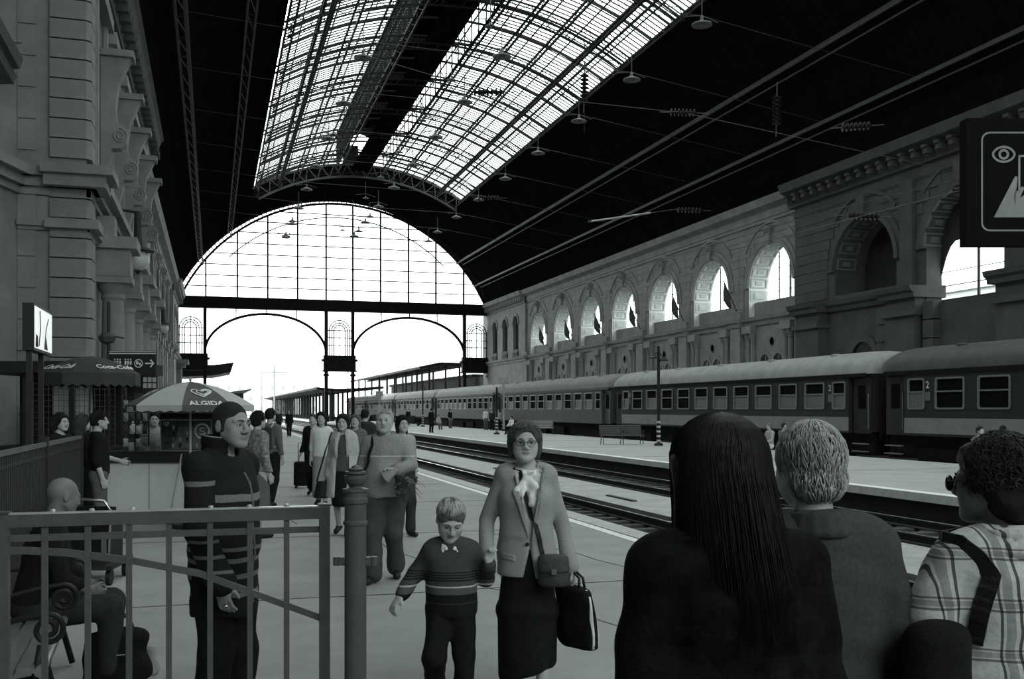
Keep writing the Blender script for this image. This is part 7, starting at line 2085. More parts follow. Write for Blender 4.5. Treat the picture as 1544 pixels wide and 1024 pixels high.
# stall hut behind the parasol, dark with glazed grilles
hut = empty('kiosk_hut', at(20, 21.5), -YAW, label='dark kiosk hut with wire grilles in the shade of the drinks parasol', cat='kiosk')
MB().box(-0.8, 2.4, 0.0, 2.0, 0, 0.9).build('lower_wall', m_fen, hut); MB().box(-0.9, 2.5, -0.25, 2.1, 2.5, 2.75).build('hut_roof', m_fen, hut); MB().box(-0.8, 2.4, 1.9, 2.0, 0.9, 2.5).build('back_wall', m_fen, hut)
for x in (-0.8, 0.2, 1.2, 2.32): MB().box(x, x + 0.1, 0, 0.1, 0.9, 2.5).build('hut_post', m_fen, hut)
for x in (0.3, 1.3):
    m = MB()
    for k in range(9): m.box(x + k * 0.11, x + k * 0.11 + 0.01, 0.03, 0.04, 0.9, 2.5)
    for k in range(13): m.box(x, x + 0.9, 0.03, 0.04, 0.9 + k * 0.125, 0.91 + k * 0.125)
    m.build('wire_grille', m_cl_mid, hut)
MB().box(0.3, 1.1, 1.2, 1.25, 1.3, 2.3).build('lit_look_panel', M('pale_back_panel', 0.6), hut)  # plain pale panel, its colour standing in for a lit window
# --- direction sign on its pole
ds = empty('direction_sign', at(163, 19.5), -YAW, label='dark hanging direction sign with pictograms and an arrow above the stalls', cat='sign')
u = 19.5 / 1500; Z = lambda y: zat(y, 19.5)
MB().box(0, 72 * u, 0, 0.05, Z(566), Z(529)).build('sign_panel', M('sign_black', 0.02, 0.5), ds)
MB().tube([(0, 0.02, 0), (0, 0.02, Z(455))], 0.035, 8).build('sign_pole', m_fen, ds)
MB().box(0, 72 * u, -0.005, 0.0, Z(534), Z(532.5)).box(0, 72 * u, -0.005, 0, Z(531), Z(530)).build('sign_header_line', wp, ds)
m = MB(); ax = lambda x: (x - 163) * u
m.box(ax(219), ax(231), -0.006, 0, Z(549), Z(547)); m.add([(ax(226), -0.006, Z(542.5)), (ax(228), -0.006, Z(542)), (ax(233), -0.006, Z(548)), (ax(228), -0.006, Z(554)), (ax(226), -0.006, Z(553.5)), (ax(230), -0.006, Z(548))], [(0, 1, 2, 5), (5, 2, 3, 4)]); m.build('arrow', wp, ds)
m = MB(); disc(m, ax(209), Z(548), 6.5 * u, -0.006, 20, 5.2 * u); m.box(ax(205.5), ax(208.5), -0.006, 0, Z(549.5), Z(544.5)); m.box(ax(210), ax(212.5), -0.006, 0, Z(551), Z(547)); m.box(ax(206), ax(212), -0.006, 0, Z(548.6), Z(547.8)); m.build('round_pictogram', wp, ds)
for x0 in (172, 188):
    m = MB()
    for k in range(3): m.box(ax(x0 + k * 4), ax(x0 + k * 4 + 2.4), -0.006, 0, Z(550), Z(544)); disc(m, ax(x0 + k * 4 + 1.2), Z(542), 1.2 * u, -0.006, 8)
    m.build('people_pictogram', wp, ds)
m = MB()
for i in range(3):
    for j in range(2): m.box(ax(216 + i * 7), ax(221.5 + i * 7), -0.004, 0.02, Z(576 + 9 * j), Z(569 + 9 * j))
m.build('timetable_window', M('timetable_paper', 0.35), ds); MB().box(ax(214), ax(237), 0.0, 0.04, Z(588), Z(567)).build('timetable_case', M('sign_black', 0.02), ds)
MB().lathe([(0.02, -0.1), (0.14, -0.05), (0.18, 0.05), (0.1, 0.12), (0.02, 0.14)], 8, (-0.02, 0.0, Z(512))).build('flower_basket', M('leaf_dark', 0.05, 0.9, 0.5, 20), ds)
MB().tube([(0, .02, Z(505)), (0.3, .02, Z(510))], 0.015, 5).build('basket_bracket', m_fen, ds)
# --- lit advertising box on posts
lb = empty('light_box_poster', (-2.6, 16.6, 0), 0, label='bright lit advertising box on two dark posts at the left wall', cat='sign')
MB().box(-0.16, 0.0, 0.0, 1.75, 2.62, 3.34).build('box_case', m_fen, lb)
MB().box(0.0, 0.012, 0.05, 1.70, 2.66, 3.30).build('lit_face', emit_mat('lit_poster_face', 0.9, 0.55), lb)
m = MB(); m.tube([(0.014, 0.35, 2.70), (0.014, 0.5, 2.95), (0.014, 0.45, 3.26)], 0.012, 4); m.tube([(0.014, 0.9, 2.7), (0.014, 1.05, 3.0), (0.014, 1.3, 3.2)], 0.010, 4); m.build('poster_drawing', m_cl_mid, lb)
MB().add([(0.014, 0.9, 2.68), (0.014, 1.25, 2.68), (0.014, 1.1, 2.88), (0.014, 0.98, 2.86)], [(0, 1, 2, 3)]).build('poster_figure', m_cl_mid, lb); MB().add([(0.014, 0.07, 2.68), (0.014, 0.3, 2.68), (0.014, 0.28, 2.85), (0.014, 0.12, 2.88)], [(0, 1, 2, 3)]).build('poster_figure', m_cl_black, lb)
for y in (0.1, 1.2): MB().box(-0.12, -0.04, y - 0.04, y + 0.04, 0, 3.34 if y < 1 else 2.62).build('sign_post', m_fen, lb)
# --- globe lamps of the left wall
def globe(loc, r, label):
    t = empty('globe_lamp', loc, 0, label=label, cat='lamp', group='globe lamps on the left wall')
    MB().lathe([(r * math.sin(math.pi * i / 12) + 0.001, -r * math.cos(math.pi * i / 12)) for i in range(13)], 20).build('glass_globe', M('opal_glass_globe', 0.45, 0.3, 0.05), t, smooth=True)
    MB().lathe([(r * 1.5, 0), (r * 1.4, 0.06), (r * 0.5, 0.14), (r * 0.35, 0.5), (r * .3, 1.3)], 16, (0, 0, r * 0.8)).build('lamp_hood', m_fen, t); MB().tube([(0, 0, r + 1.2), (-0.9, 0, r + 1.3)], 0.05, 6).build('lamp_bracket', m_fen, t)
    MB().lathe([(0.02, -0.12), (0.08, -0.05), (0.1, 0)], 8, (0, 0, -r)).build('globe_knob', m_fen, t)
globe((-2.35, 35.0, 6.65), 0.36, 'large white globe lamp under a dark hood on the left pavilion')
globe((-3.3, 74.0, 7.4), 0.36, 'small distant globe lamp on the far left wall')
# --- people and luggage further along the platform
folk('woman in white blouse with long dark hair walking behind the trench coat woman', 485, 17.6, -0.03, 1.66, 1.0, top=m_cl_white, bottom=m_cl_light, low='long', hair=m_hair_d, style='long', sw=0.145, step=0.5, sleeve=0.3)
r_, f_ = folk('person in black jacket pulling a wheeled suitcase, partly hidden by the white blouse', 472, 19.8, -0.1, 1.62, 1.0, top=m_cl_black, bottom=m_cl_black, hair=m_hair_b, style='short', step=0.6, joints=dict(wl=(-0.28, 0.05, 0.80)))
sc = empty('wheeled_suitcase', ground(456, 736), -YAW + 0.1, label='upright black wheeled suitcase on the platform', cat='suitcase')
b = S(); b.fr((0, 0, 0.05), (0.19, 0.13), (0, 0, 0.58), (0.185, 0.12), 0.01, rnd=0.04); solid('case_shell', b, m_cl_black, sc, 0.014)
for s2 in (-1, 1): MB().lathe([(0.02, -0.02), (0.045, -0.02), (0.045, 0.02), (0.02, 0.02)], 10, (0.13 * s2, 0.08, 0.045), 'x').build('wheel', m_leather, sc); MB().box(0.13 * s2 - .02, 0.13 * s2 + .02, -0.1, -0.06, 0, 0.06).build('stand_foot', m_leather, sc)
MB().tube([(-0.1, 0.08, 0.56), (-0.1, 0.1, 0.98), (0.1, 0.1, 0.98), (0.1, 0.08, 0.56)], 0.01, 6).build('pull_handle', m_rail, sc)
folk('woman with loose fair hair half hidden behind the trench coat woman', 536, 17.0, -0.03, 1.62, 1.0, top=m_cl_mid, bottom=m_cl_dark, hair=m_hair_f, style='long', sw=0.145, step=0.4)
folk('man in dark short sleeved shirt walking away between the couple', 551, 19.5, math.pi - 0.2, 1.72, 1.0, top=m_cl_dark, bottom=m_cl_dark, hair=m_hair_d, style='short', step=0.4, sleeve=0.3)
folk('woman with long black hair and pale coat just behind the flower man', 607, 13.5, 0.5, 1.62, 1.0, top=m_cl_light, bottom=m_cl_dark, hair=m_hair_d, style='long', sw=0.145, step=0.4)
folk('walker in dark jacket far down the platform, left of the pair', 420, 64.0, 0.0, 1.7, 1.0, top=m_cl_dark, bottom=m_cl_black, step=0.5)
folk('walker with long dark coat far down the platform, right of the pair', 436, 61.5, 0.0, 1.68, 1.0, top=m_cl_black, bottom=m_cl_black, coat=True, hem=0.7, style='long', step=0.5)
folk('woman in pale patterned top standing by the trays behind the young man', 390, 13.3, 2.5, 1.68, 1.02, top=M('patterned_pale_top', 0.2, 0.9, 0.8, 25), bottom=m_cl_mid, low='skirt', hair=m_hair_d, style='bun', sw=0.15)
r_, f_ = folk('traveller with backpack walking off behind the woman at the trays', 408, 17.5, math.pi - 0.3, 1.72, 1.0, top=m_cl_mid, bottom=m_cl_black, hair=m_hair_d, style='short', step=0.6)
bp = empty('backpack', r_.location, r_.rotation_euler[2], label='dark backpack worn by the traveller behind the trays', cat='backpack')
b = S(); b.fr((0, 0.21, 1.0), (0.15, 0.09), (0, 0.2, 1.42), (0.13, 0.07), 0.02, rnd=0.05); solid('pack_body', b, m_cl_dark, bp, 0.016)
for s2 in (-1, 1): MB().tube([(0.1 * s2, 0.16, 1.4), (0.1 * s2, 0.02, 1.50), (0.1 * s2, -0.1, 1.36), (0.13 * s2, -0.08, 1.15), (0.14 * s2, 0.12, 1.05)], 0.016, 5).build('pack_strap', m_cl_light, bp)
wb = empty('carrier_bag', r_.matrix_basis @ Vector(tuple(f_.J['wr'] + np.array([0.0, -0.02, -0.55]))), -YAW, label='white plastic carrier bag hanging beside the traveller with backpack', cat='bag')
b = S(); b.fr((0, 0, 0), (0.11, 0.05), (0, 0, 0.32), (0.07, 0.035), 0.01); b.disp(noise3(111, 30, 0.02)); solid('bag_body', b, m_cl_white, wb, 0.014); MB().tube([(-0.05, 0, 0.31), (-0.02, 0, 0.46), (0.02, 0, 0.46), (0.05, 0, 0.31)], 0.008, 5).build('bag_handles', m_cl_white, wb)
cr = empty('vendor_tray_case', ground(394, 752), -YAW - 0.15, label='dark wooden case with trays of small goods standing on the platform', cat='case')
MB().box(-0.17, 0.15, 0.0, 0.32, 0, 0.26).build('case_body', M('dark_wood_case', 0.025, 0.5, 0.3, 6), cr); MB().box(-0.2, 0.17, -0.03, 0.35, 0.26, 0.29).build('tray_rim', M('dark_wood_case', 0.025), cr); MB().tube([(-0.04, -0.01, 0.18), (-0.02, -0.03, 0.16), (0.02, -0.03, 0.16), (0.04, -0.01, 0.18)], 0.006, 5).build('case_handle', m_railtop, cr)
mm = MB()
for i in range(40): x, y = q_.uniform(-0.16, 0.14), q_.uniform(0.0, 0.3); mm.box(x, x + 0.03, y, y + 0.03, 0.29, 0.29 + q_.uniform(0.01, 0.04))
mm.build('small_goods', M('small_goods_print', 0.25, 0.8, 0.8, 30), cr, kind='stuff')
# ================================================================== ISLAND PLATFORM
m_post = M('lamp_post_black', 0.015, 0.6); m_postw = M('lamp_post_white_ring', 0.45, 0.7)
def lamp_post(px, py, ytop, label, box=False, lattice=False):
    p = ground(px, py); zc = EYE * FPX / (py - HOR); t = empty('lamp_post', p, -YAW, label=label, cat='lamp post', group='posts on the island platform')
    zt = zat(ytop, zc)
    MB().tube([(0, 0, 0), (0, 0, zt)], 0.07 if not lattice else 0.09, 8).build('post_shaft', m_post if not lattice else m_cl_light, t)
    ringm = MB().lathe([(0.10, 0), (0.10, 0.10)], 12).mesh('white_ring', m_postw)
    for k in range(5): link_mesh('white_ring', ringm, t, (0, 0, 0.18 + k * 0.22))
    MB().lathe([(0.22, 0), (0.20, 0.1), (0.10, 0.14)], 12).build('post_foot', m_post, t)
    if box: MB().box(-0.42, 0.42, -0.08, 0.08, zt - 0.55, zt).build('sign_case', M('platform_sign_grey', 0.3, 0.5), t)
    else:
        MB().lathe([(0.05, 0.12), (0.10, 0.05), (0.26, -0.04), (0.24, -0.07), (0.06, -0.03)], 12, (-0.22, 0, zt - 0.5)).build('lamp_shade', m_post, t)
        MB().lathe([(0.05, 0.12), (0.10, 0.05), (0.26, -0.04), (0.24, -0.07), (0.06, -0.03)], 12, (0.22, 0, zt - 0.62)).build('lamp_shade', m_post, t)
        MB().tube([(-0.22, 0, zt - 0.38), (0, 0, zt - 0.3), (0.22, 0, zt - 0.5)], 0.03, 6).build('lamp_arm', m_post, t)
    return t
lamp_post(993, 672, 522, 'black lamp post with white rings nearest the camera on the island platform')
lamp_post(749, 655, 584, 'black ringed lamp post behind the head of the blazer woman')
lamp_post(759.5, 650, 569, 'pale sign post with square case on the island platform', True, True)
lamp_post(637.5, 643.5, 577, 'slender ringed lamp post left of the dark coated man')
lamp_post(572, 639, 590, 'farthest pale sign post with square case on the island platform', True, True)
bench(ground(908, 671), 0.15, 2.1, 'empty iron bench with curved arms nearest on the island platform', arms=(0.03, 0.5, 0.97), slat=M('grey_bench_slat', 0.08)).rotation_euler[2] = -YAW - math.pi / 2 + 0.15
pb_ = at(1190, 33.8); bench(pb_, -YAW - math.pi / 2 + 0.3, 2.0, 'bench carrying the seated group in front of the pale banded coach', arms=(0.03, 0.97))
pb_ = at(1486, 25.6); bench(pb_, -YAW - math.pi / 2 + 0.1, 2.0, 'bench behind the head of the man in the checked shirt', arms=(0.03, 0.97))
pb_ = at(790, 67.0); bench(pb_, -YAW - math.pi / 2, 2.0, 'small far bench behind the blazer woman on the island platform', arms=(0.03, 0.97))
GF = 'people on the island platform'
folk('woman in pale trousers sitting on the bench before the banded coach', 1160, 33.6, -1.2, 1.66, 1.0, top=m_cl_light, bottom=m_cl_white, hair=m_hair_f, style='short', sit=True, group=GF)
folk('dark haired person sitting behind the woman in pale trousers', 1182, 33.9, 0.4, 1.66, 1.0, top=m_cl_mid, bottom=m_cl_dark, style='short', sit=True, group=GF)
folk('rightmost person sitting on the bench before the banded coach', 1198, 34.2, 0.6, 1.66, 1.0, top=m_cl_dark, bottom=m_cl_dark, style='short', sit=True, group=GF)
folk('dark haired person sitting left of the white shirted sitter at the right edge', 1477, 25.4, 0.3, 1.7, 1.0, top=m_cl_mid, bottom=m_cl_dark, style='short', sit=True, group=GF)
folk('sitter in white shirt above the head of the man in the checked shirt', 1512, 25.2, 2.6, 1.74, 1.1, top=m_cl_white, bottom=m_cl_dark, style='short', sit=True, group=GF)
folk('sitter in grey top cut by the right edge of the picture', 1550, 25.5, 2.8, 1.68, 1.1, top=m_cl_light, bottom=m_cl_dark, style='short', sit=True, group=GF)
folk('man in long black coat standing alone on the island platform', 650.5, 72.5, 2.6, 1.78, 1.15, top=m_cl_black, bottom=m_cl_black, coat=True, hem=0.6, style='short', group=GF)
folk('sitter in pale top beside the man in the long black coat', 661, 84.0, 0.5, 1.66, 1.0, top=m_cl_light, bottom=m_cl_mid, sit=True, group=GF)
folk('man in dark top and pale trousers beside the fourth coach', 679, 90.0, 0.9, 1.74, 1.0, top=m_cl_black, bottom=m_cl_mid, group=GF)
folk('man in white jacket standing left of the pale sign post', 732.5, 82.0, 0.4, 1.78, 1.1, top=m_cl_white, bottom=m_cl_mid, hair=m_hair_d, group=GF)
folk('person in pale top standing right at the pale sign post', 752, 79.0, -0.3, 1.7, 1.0, top=m_cl_light, bottom=m_cl_black, group=GF)
folk('dark clothed person between the white jacket and the sign post', 741.5, 80.0, 0.2, 1.68, 1.0, top=m_cl_dark, bottom=m_cl_black, group=GF)
folk('person crouching on luggage with pale top beside the far bench', 771, 68.0, -0.8, 1.66, 1.0, top=m_cl_white, bottom=m_cl_black, sit=True, group=GF)
folk('left person of the far pair beside the fifth coach', 610, 106.0, 0.2, 1.72, 1.0, top=m_cl_light, bottom=m_cl_dark, group=GF)
folk('right person of the far pair, all in black, beside the fifth coach', 615.5, 104.0, 0.2, 1.75, 1.0, top=m_cl_black, bottom=m_cl_black, group=GF)
def luggage(px, zc, label):
    t = empty('luggage_cart', at(px, zc), -YAW, label=label, cat='luggage cart')
    MB().box(-0.9, 0.9, -0.4, 0.4, 0.28, 0.36).build('cart_deck', m_fen, t)
    for x in (-0.7, 0.7):
        MB().lathe([(0.06, -0.04), (0.17, -0.04), (0.17, 0.04), (0.06, 0.04)], 12, (x, -0.36, 0.17), 'y').build('cart_wheel', m_fen, t)
    for i, (x, w, h) in enumerate(((-0.6, 0.5, 0.5), (0.0, 0.6, 0.7), (0.55, 0.45, 0.4))): MB().box(x - w / 2, x + w / 2, -0.35, 0.3, 0.36, 0.36 + h).build('stacked_case', m_cl_black if i != 1 else m_cl_dark, t)
    MB().tube([(-0.9, -0.35, 0.36), (-0.95, -0.35, 1.0), (-0.95, 0.35, 1.0), (-0.9, 0.35, 0.36)], 0.025, 6).build('cart_handle', m_fen, t)
luggage(621, 101.0, 'dark luggage cart stacked with cases left of the black coated man')
luggage(566, 120.0, 'small dark luggage cart farthest along the island platform')

# ================================================================== OVERHEAD: lamps, insulators, wires, flags
def hanging_lamp_mesh(s):
    a = MB().lathe([(0.05, 0.35), (0.09, 0.30), (0.09, 0.12), (0.20, 0.06), (0.50, -0.06), (0.52, -0.12), (0.46, -0.12), (0.16, -0.04), (0.10, -0.16), (0.02, -0.2)], 16)
    a.mapv(lambda p: (p[0] * s, p[1] * s, p[2] * s)); return a.mesh('lamp_shade', M('enamel_lamp_shade', 0.11, 0.5, 0.1, 4))
_lm = {1.0: hanging_lamp_mesh(1.0), 0.55: hanging_lamp_mesh(0.55)}
_rod = MB().tube([(0, 0, 0.3), (0, 0, 1.5)], 0.03, 5).mesh('suspension_rod', iron_m)
_brk = MB().tube([(-0.9, 0, 0.22), (0, 0, 0.36), (0.9, 0, 0.1)], 0.025, 5).mesh('span_clamp', iron_m)
def hang(x, y, z, s, label, group):
    t = empty('hanging_lamp', (x, y, z), 0, label=label, cat='lamp', group=group)
    link_mesh('lamp_shade', _lm[s], t); link_mesh('suspension_rod', _rod, t); link_mesh('span_clamp', _brk, t)
for (x, ys, s, row) in ((23.4, [44.8 + 8.69 * k for k in range(8)], 1.0, 'right'), (15.1, [52.0 + 8.4 * k for k in range(8)], 1.0, 'middle'), (7.9, [54.4 + 8.5 * k for k in range(8)], 1.0, 'left'), (13.4, [48.2 + 8.5 * k for k in range(8)], 0.55, 'small inner')):
    for n_, y in enumerate(ys): hang(x, y, 21.0, s, 'conical hanging lamp, %s from the camera in the %s row under the roof' % (('first', 'second', 'third', 'fourth', 'fifth', 'sixth', 'seventh', 'eighth')[n_], row), 'hanging lamps, %s row' % row)
for px, py, zc, wh in ((431, 355, 112, 'lower left'), (441, 333, 112, 'upper left'), (541, 348, 118, 'lower middle'), (558, 326, 116, 'upper middle'), (646, 363, 120, 'rightmost')):
    p = at(px, zc, zat(py, zc)); hang(p.x, p.y, p.z, 1.0, wh + ' conical hanging lamp seen against the bright end screen', 'hanging lamps before the end screen')
wires = MB()
for y in [44.8 + 8.69 * k for k in range(8)]:
    pts = [(XL + 1, y, 22.2), (8, y, 21.5), (16.5, y, 21.4), (23.4, y, 21.35), (XR - 0.6, y, 19.4)]
    wires.tube(pts, 0.02, 3)
wires.mapv(lambda p: (p[0] - XC, p[1], p[2] - ZTOP)); wires.build('span_wires', iron_m, roof, kind='stuff')
m_ins = M('brown_porcelain', 0.010, 0.5, 0.2, 5, spec=0.1)
def insulator(px, py, zc, ang, label, L=1.0):
    p = at(px, zc, zat(py, zc)); t = empty('line_insulator', p, -YAW, label=label, cat='insulator', group='insulators on the span wires')
    prof = []
    n = 7
    for i in range(n):
        z = -L / 2 + L * i / n
        prof += [(0.07, z), (0.17, z + 0.02), (0.18, z + 0.06), (0.07, z + 0.09)]
    prof.append((0.04, L / 2))
    MB().lathe(prof, 10).build('porcelain_discs', m_ins, t, rot=(0, ang, 0)); 
    d = Vector((math.sin(ang), 0, math.cos(ang)))
    MB().tube([d * (-L / 2 - 0.5), d * (L / 2 + 0.5)], 0.022, 5).build('tie_rod', iron_m, t)
    return t
for a in ((737, 139, 40, 1.57, 'horizontal disc insulator below the middle of the glazed roof'), (881, 131, 42, 0.03, 'upright insulator seen against the right skylight', ), (1031, 170, 45, 1.6, 'horizontal insulator against the dark roof right of the skylight'),
          (1041, 317, 60, 1.6, 'horizontal insulator beside the long steel arm above the windows'), (1171, 165, 40, 0.02, 'upright insulator on the dark right roof'), (1292, 191, 40, 1.5, 'horizontal insulator high on the dark right roof'),
          (1302, 326, 38, 1.6, 'horizontal insulator before the dark pavilion arch'), (738, 298, 70, 1.6, 'horizontal insulator under the end of the right skylight')): insulator(*a, L=1.5 if a[2] > 50 else 1.2)
p0, p1 = at(889, 60, zat(334, 60)), at(1024, 60, zat(315, 60))
t = empty('steel_span_arm', p0, 0, label='long pale steel arm slanting before the dark roof above the wall windows', cat='arm')
MB().tube([(0, 0, 0), (p1 - p0) * 0.68], 0.06, 6).build('arm_tube', M('galvanised_tube', 0.3, 0.5), t); MB().tube([(p1 - p0) * 0.68, (p1 - p0)], 0.02, 5).build('arm_wire', iron_m, t); MB().lathe([(0.12, -.05), (0.12, .05)], 8).build('arm_clamp', iron_m, t)
# long catenary strands along and across the hall
cat = MB()
for (pts) in ([at(1100, 30, zat(378, 30)), at(1544, 30, zat(262, 30))], [at(900, 50, zat(420, 50)), at(1250, 34, zat(318, 34)), at(1544, 30, zat(246, 30))], [at(560, 45, zat(86, 45)), at(737, 40, zat(139, 40)), at(1031, 45, zat(170, 45)), at(1400, 38, zat(250, 38))],
              [at(0, 26, zat(62, 26)), at(130, 29, zat(73, 29)), at(200, 33, zat(80, 33))], [at(40, 27, zat(270, 27)), at(230, 40, zat(285, 40))], [at(881, 42, zat(40, 42)), at(881, 42, zat(200, 42))]):
    cat.tube(pts, 0.014, 3)
cat.mapv(lambda p: (p[0] - XC, p[1], p[2] - ZTOP)); cat.build('catenary_strands', iron_m, roof, kind='stuff')
# flags on the window piers
fcl = M('flag_cloth_dark', 0.05, 0.9, 0.5, 3)
for k in range(1, NB + 0):
    yb = BAY0 - PITCH / 2 + PITCH * k
    t = empty('wall_flag', (XR - 0.35, yb - 0.2, 9.0), 0, label='dark flag on a slanted pole, %s from the camera along the right wall' % ORD[k - 1], cat='flag', group='flags along the right wall')
    MB().tube([(0, 0, 0), (-1.1, 0, 2.3)], 0.035, 6).build('flag_pole', m_fen, t)
    vs = []; fs = []
    for i in range(7):
        s_ = 0.45 + 0.5 * i / 6; base = Vector((-1.1 * s_, 0, 2.3 * s_))
        for j in range(5):
            w = j / 4; vs.append(base + Vector((0.12 * math.sin(i * 1.3) * w + (0.28 - 0.55 * s_) * w * 0.6, 0.16 * math.sin(i * 1.9 + j) * w, -w * (0.9 + 0.35 * s_))))
    for i in range(6):
        for j in range(4): fs.append((i * 5 + j, i * 5 + j + 1, (i + 1) * 5 + j + 1, (i + 1) * 5 + j))
    MB().add(vs, fs).build('flag_cloth', fcl, t, smooth=True)
# --- pictogram board at the right edge
ZS_ = 6.0; u = ZS_ / 1500
bo = empty('warning_sign', at(1457, ZS_), -YAW, label='dark board with white eye and hand pictogram hanging at the right edge', cat='sign')
Zs = lambda y: zat(y, ZS_); Xs = lambda x: (x - 1457) * u
MB().box(0, Xs(1680), 0, 0.09, Zs(370), Zs(178)).build('sign_board', M('sign_board_black', 0.007, 0.8, 0.2, 4, spec=0.03), bo)
out = rrect(Xs(1660) - Xs(1479), Zs(199) - Zs(349), 0.05); inn = rrect(Xs(1660) - Xs(1479) - 0.02, Zs(199) - Zs(349) - 0.02, 0.042)
cx, cz = (Xs(1660) + Xs(1479)) / 2, (Zs(199) + Zs(349)) / 2; n = len(out); gp = M('sign_print_grey', 0.26, 0.8)
MB().add([(cx + a, -0.004, cz + b) for a, b in out] + [(cx + a, -0.004, cz + b) for a, b in inn], [(i, (i + 1) % n, n + (i + 1) % n, n + i) for i in range(n)]).build('frame_line', gp, bo)
def lens(w, h, n=16): return [(w * math.cos(math.pi * i / n), h * math.sin(math.pi * i / n) ** 1.2) for i in range(n + 1)] + [(-w * math.cos(math.pi * i / n), -h * math.sin(math.pi * i / n) ** 1.2) for i in range(1, n)]
ex, ez = Xs(1513), Zs(233); o_, i_ = lens(18 * u, 13 * u), lens(14.5 * u, 9.5 * u); n = len(o_)
MB().add([(ex + a, -0.004, ez + b) for a, b in o_] + [(ex + a, -0.004, ez + b) for a, b in i_], [(i, (i + 1) % n, n + (i + 1) % n, n + i) for i in range(n)]).build('eye_outline', gp, bo)
m = MB(); disc(m, ex, ez, 8.2 * u, -0.004, 20, 4.5 * u); m.build('eye_iris', gp, bo)
m = MB(); m.box(Xs(1535), Xs(1538), -0.004, 0, Zs(290), Zs(234)); m.box(Xs(1535), Xs(1590), -0.004, 0, Zs(237), Zs(234)); m.box(Xs(1587), Xs(1590), -0.004, 0, Zs(310), Zs(234)); m.build('luggage_outline', gp, bo)
hand = [(1498, 328), (1530, 266), (1534, 267), (1533, 280), (1528, 293), (1541, 281), (1544, 284), (1537, 299), (1552, 288), (1555, 291), (1545, 305), (1560, 298), (1562, 302), (1550, 317), (1548, 328)]
cxh, czh = 1530, 312
MB().add([(Xs(x), -0.004, Zs(y)) for x, y in hand] + [(Xs(cxh), -0.004, Zs(czh))], [(i, (i + 1) % len(hand), len(hand)) for i in range(len(hand))]).build('hand_pictogram', gp, bo)
MB().box(Xs(1690), Xs(1690) + 0.10, 0, 0.10, 0, 3.6).build('sign_mast', m_fen, bo); MB().box(Xs(1600), Xs(1700), 0.03, 0.08, Zs(178), Zs(165)).box(Xs(1670), Xs(1700), 0.03, 0.08, Zs(300), Zs(285)).build('sign_bracket', m_fen, bo)

# ================================================================== OUTSIDE, BEYOND THE SCREEN
can = M('canopy_soot', 0.02, 0.8, 0.3, 2)
def canopy(label, xa, xb, y0, y1, z, prof, colx, step=8.0):
    t = empty('platform_canopy', ((xa + xb) / 2, y0, 0), 0, label=label, cat='canopy'); c = (xa + xb) / 2
    MB().prism([(x - c, zz) for x, zz in prof], 0, y1 - y0, 'xz').build('canopy_roof', can, t)
    col = MB().tube([(0, 0, 0), (0, 0, z)], 0.16, 8).box(-0.3, 0.3, -0.3, 0.3, 0, 0.5).mesh('canopy_column', can)
    y = 1.0
    while y < y1 - y0:
        for x in colx: link_mesh('canopy_column', col, t, (x - c, y, 0))
        y += step
    MB().box(-0.2, 0.2, 0, y1 - y0, z - 0.3, z).build('canopy_beam', can, t)
    return t
canopy('low butterfly canopy over the island platform beyond the end screen', 14, 23.4, 141, 290, 4.4, [(14.0, 4.5), (17, 4.2), (23.4, 4.65), (23.4, 4.95), (17, 4.55), (14.0, 4.8)], (16.2, 18.4), 5.5)
canopy('high flat canopy on columns beyond the right arch', 29, 35.5, 140, 215, 7.9, [(28.4, 7.5), (31.6, 8.0), (35.6, 7.9), (35.6, 8.4), (31.6, 8.5), (28.4, 7.8)], (30.0, 34.5), 9.0)
canopy('dark canopy end jutting out beyond the left pier', -4.2, 2.8, 138.5, 150, 7.0, [(-4.2, 6.0), (0, 6.2), (2.4, 6.7), (2.8, 8.0), (0.0, 7.6), (-4.2, 7.8)], (-1.0,), 9.0)
canopy('lower left canopy farther along the paved platform', -3, 6.2, 172, 250, 4.4, [(-3, 4.3), (1.5, 4.0), (6.2, 4.9), (6.2, 5.1), (1.5, 4.4), (-3, 4.7)], (1.2,), 9.0)
t = empty('side_building', (36.3, 139, 0), 0, label='dark low building with arches beyond the screen on the right', cat='building')
MB().box(0, 6, 0, 70, -0.5, 6.4).build('building_wall', M('dark_brick_building', 0.06, 0.9, 0.3, 1), t); MB().box(-0.4, 6, 0, 70, 6.4, 6.8).build('building_eaves', can, t)
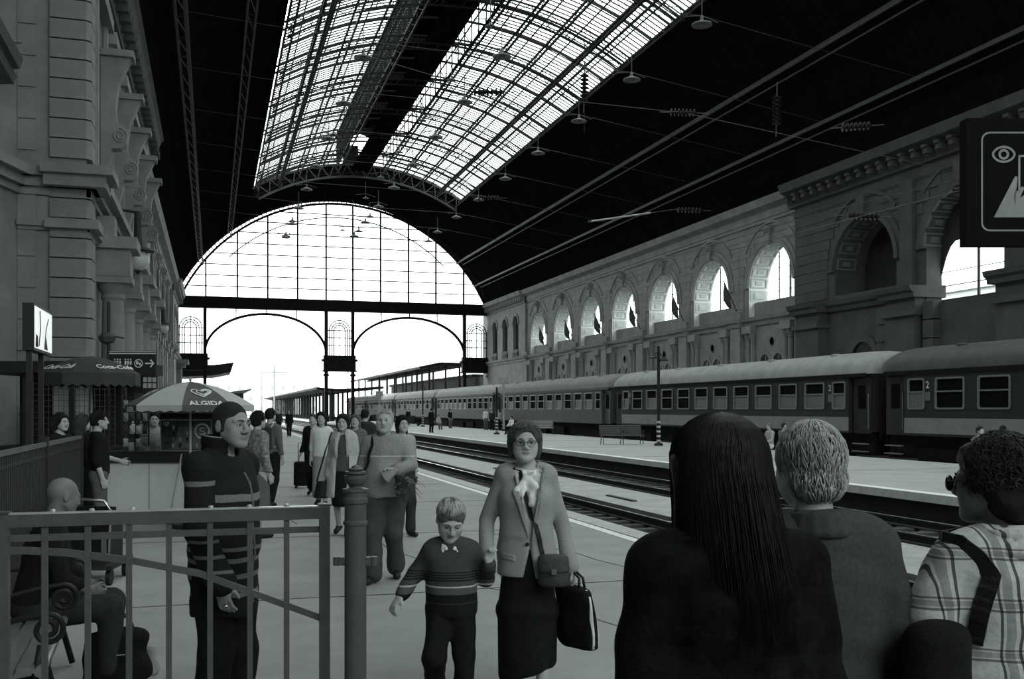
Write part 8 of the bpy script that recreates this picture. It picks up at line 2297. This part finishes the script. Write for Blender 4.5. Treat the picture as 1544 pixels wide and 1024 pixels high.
for k in range(12):
    y = 3 + k * 5.4; m = MB(); m.prism([(y - 1.1, 0.3), (y + 1.1, 0.3)] + [(y + 1.1 * math.cos(math.pi * i / 10), 3.6 + 1.1 * math.sin(math.pi * i / 10)) for i in range(11)], -0.06, 0.02, 'yz'); m.build('building_window', dglass, t)
for n_, (x, y, h) in enumerate(((9.6, 165, 9.5), (9.7, 210, 10), (26, 200, 11), (9.7, 260, 10), (24.5, 280, 10))):
    t = empty('line_mast', (x, y, -0.6), 0, label='thin catenary mast in the bright yard, %s' % ('nearest the left arch', 'second beyond the left arch', 'first beyond the right arch', 'farthest beyond the left arch', 'farthest beyond the right arch')[n_], cat='mast', group='masts in the yard')
    MB().tube([(0, 0, 0), (0, 0, h)], 0.14, 6).build('mast_shaft', M('pale_mast', 0.35), t); MB().tube([(-2.6, 0, h - 1.2), (2.6, 0, h - 1.2)], 0.06, 5).build('mast_arm', M('pale_mast', 0.35), t)
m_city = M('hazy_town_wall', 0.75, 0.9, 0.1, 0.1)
for (x, y, w, d, h, wh) in ((-30, 380, 30, 20, 18, 'straight beyond the left arch'), (20, 400, 40, 20, 14, 'at the end of the tracks'), (70, 380, 26, 20, 22, 'beyond the right arch'), (110, 330, 30, 30, 20, 'far behind the right wall'), (110, 240, 24, 40, 16, 'behind the farthest wall windows'), (105, 130, 20, 60, 18, 'behind the middle wall windows'), (110, 60, 20, 50, 15, 'behind the nearest wall windows')):
    t = empty('town_building', (x, y, -0.6), 0, label='pale block of houses in the glare ' + wh, cat='building', group='houses beyond the yard')
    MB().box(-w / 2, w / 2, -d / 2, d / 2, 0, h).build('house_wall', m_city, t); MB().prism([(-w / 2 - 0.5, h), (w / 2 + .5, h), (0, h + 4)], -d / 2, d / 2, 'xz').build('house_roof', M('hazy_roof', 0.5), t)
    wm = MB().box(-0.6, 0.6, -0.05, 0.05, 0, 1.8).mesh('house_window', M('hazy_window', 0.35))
    for i in range(int(w // 4)):
        for j in range(int(h // 4)): link_mesh('house_window', wm, t, (-w / 2 + 2 + i * 4, -d / 2, 1.5 + j * 4))
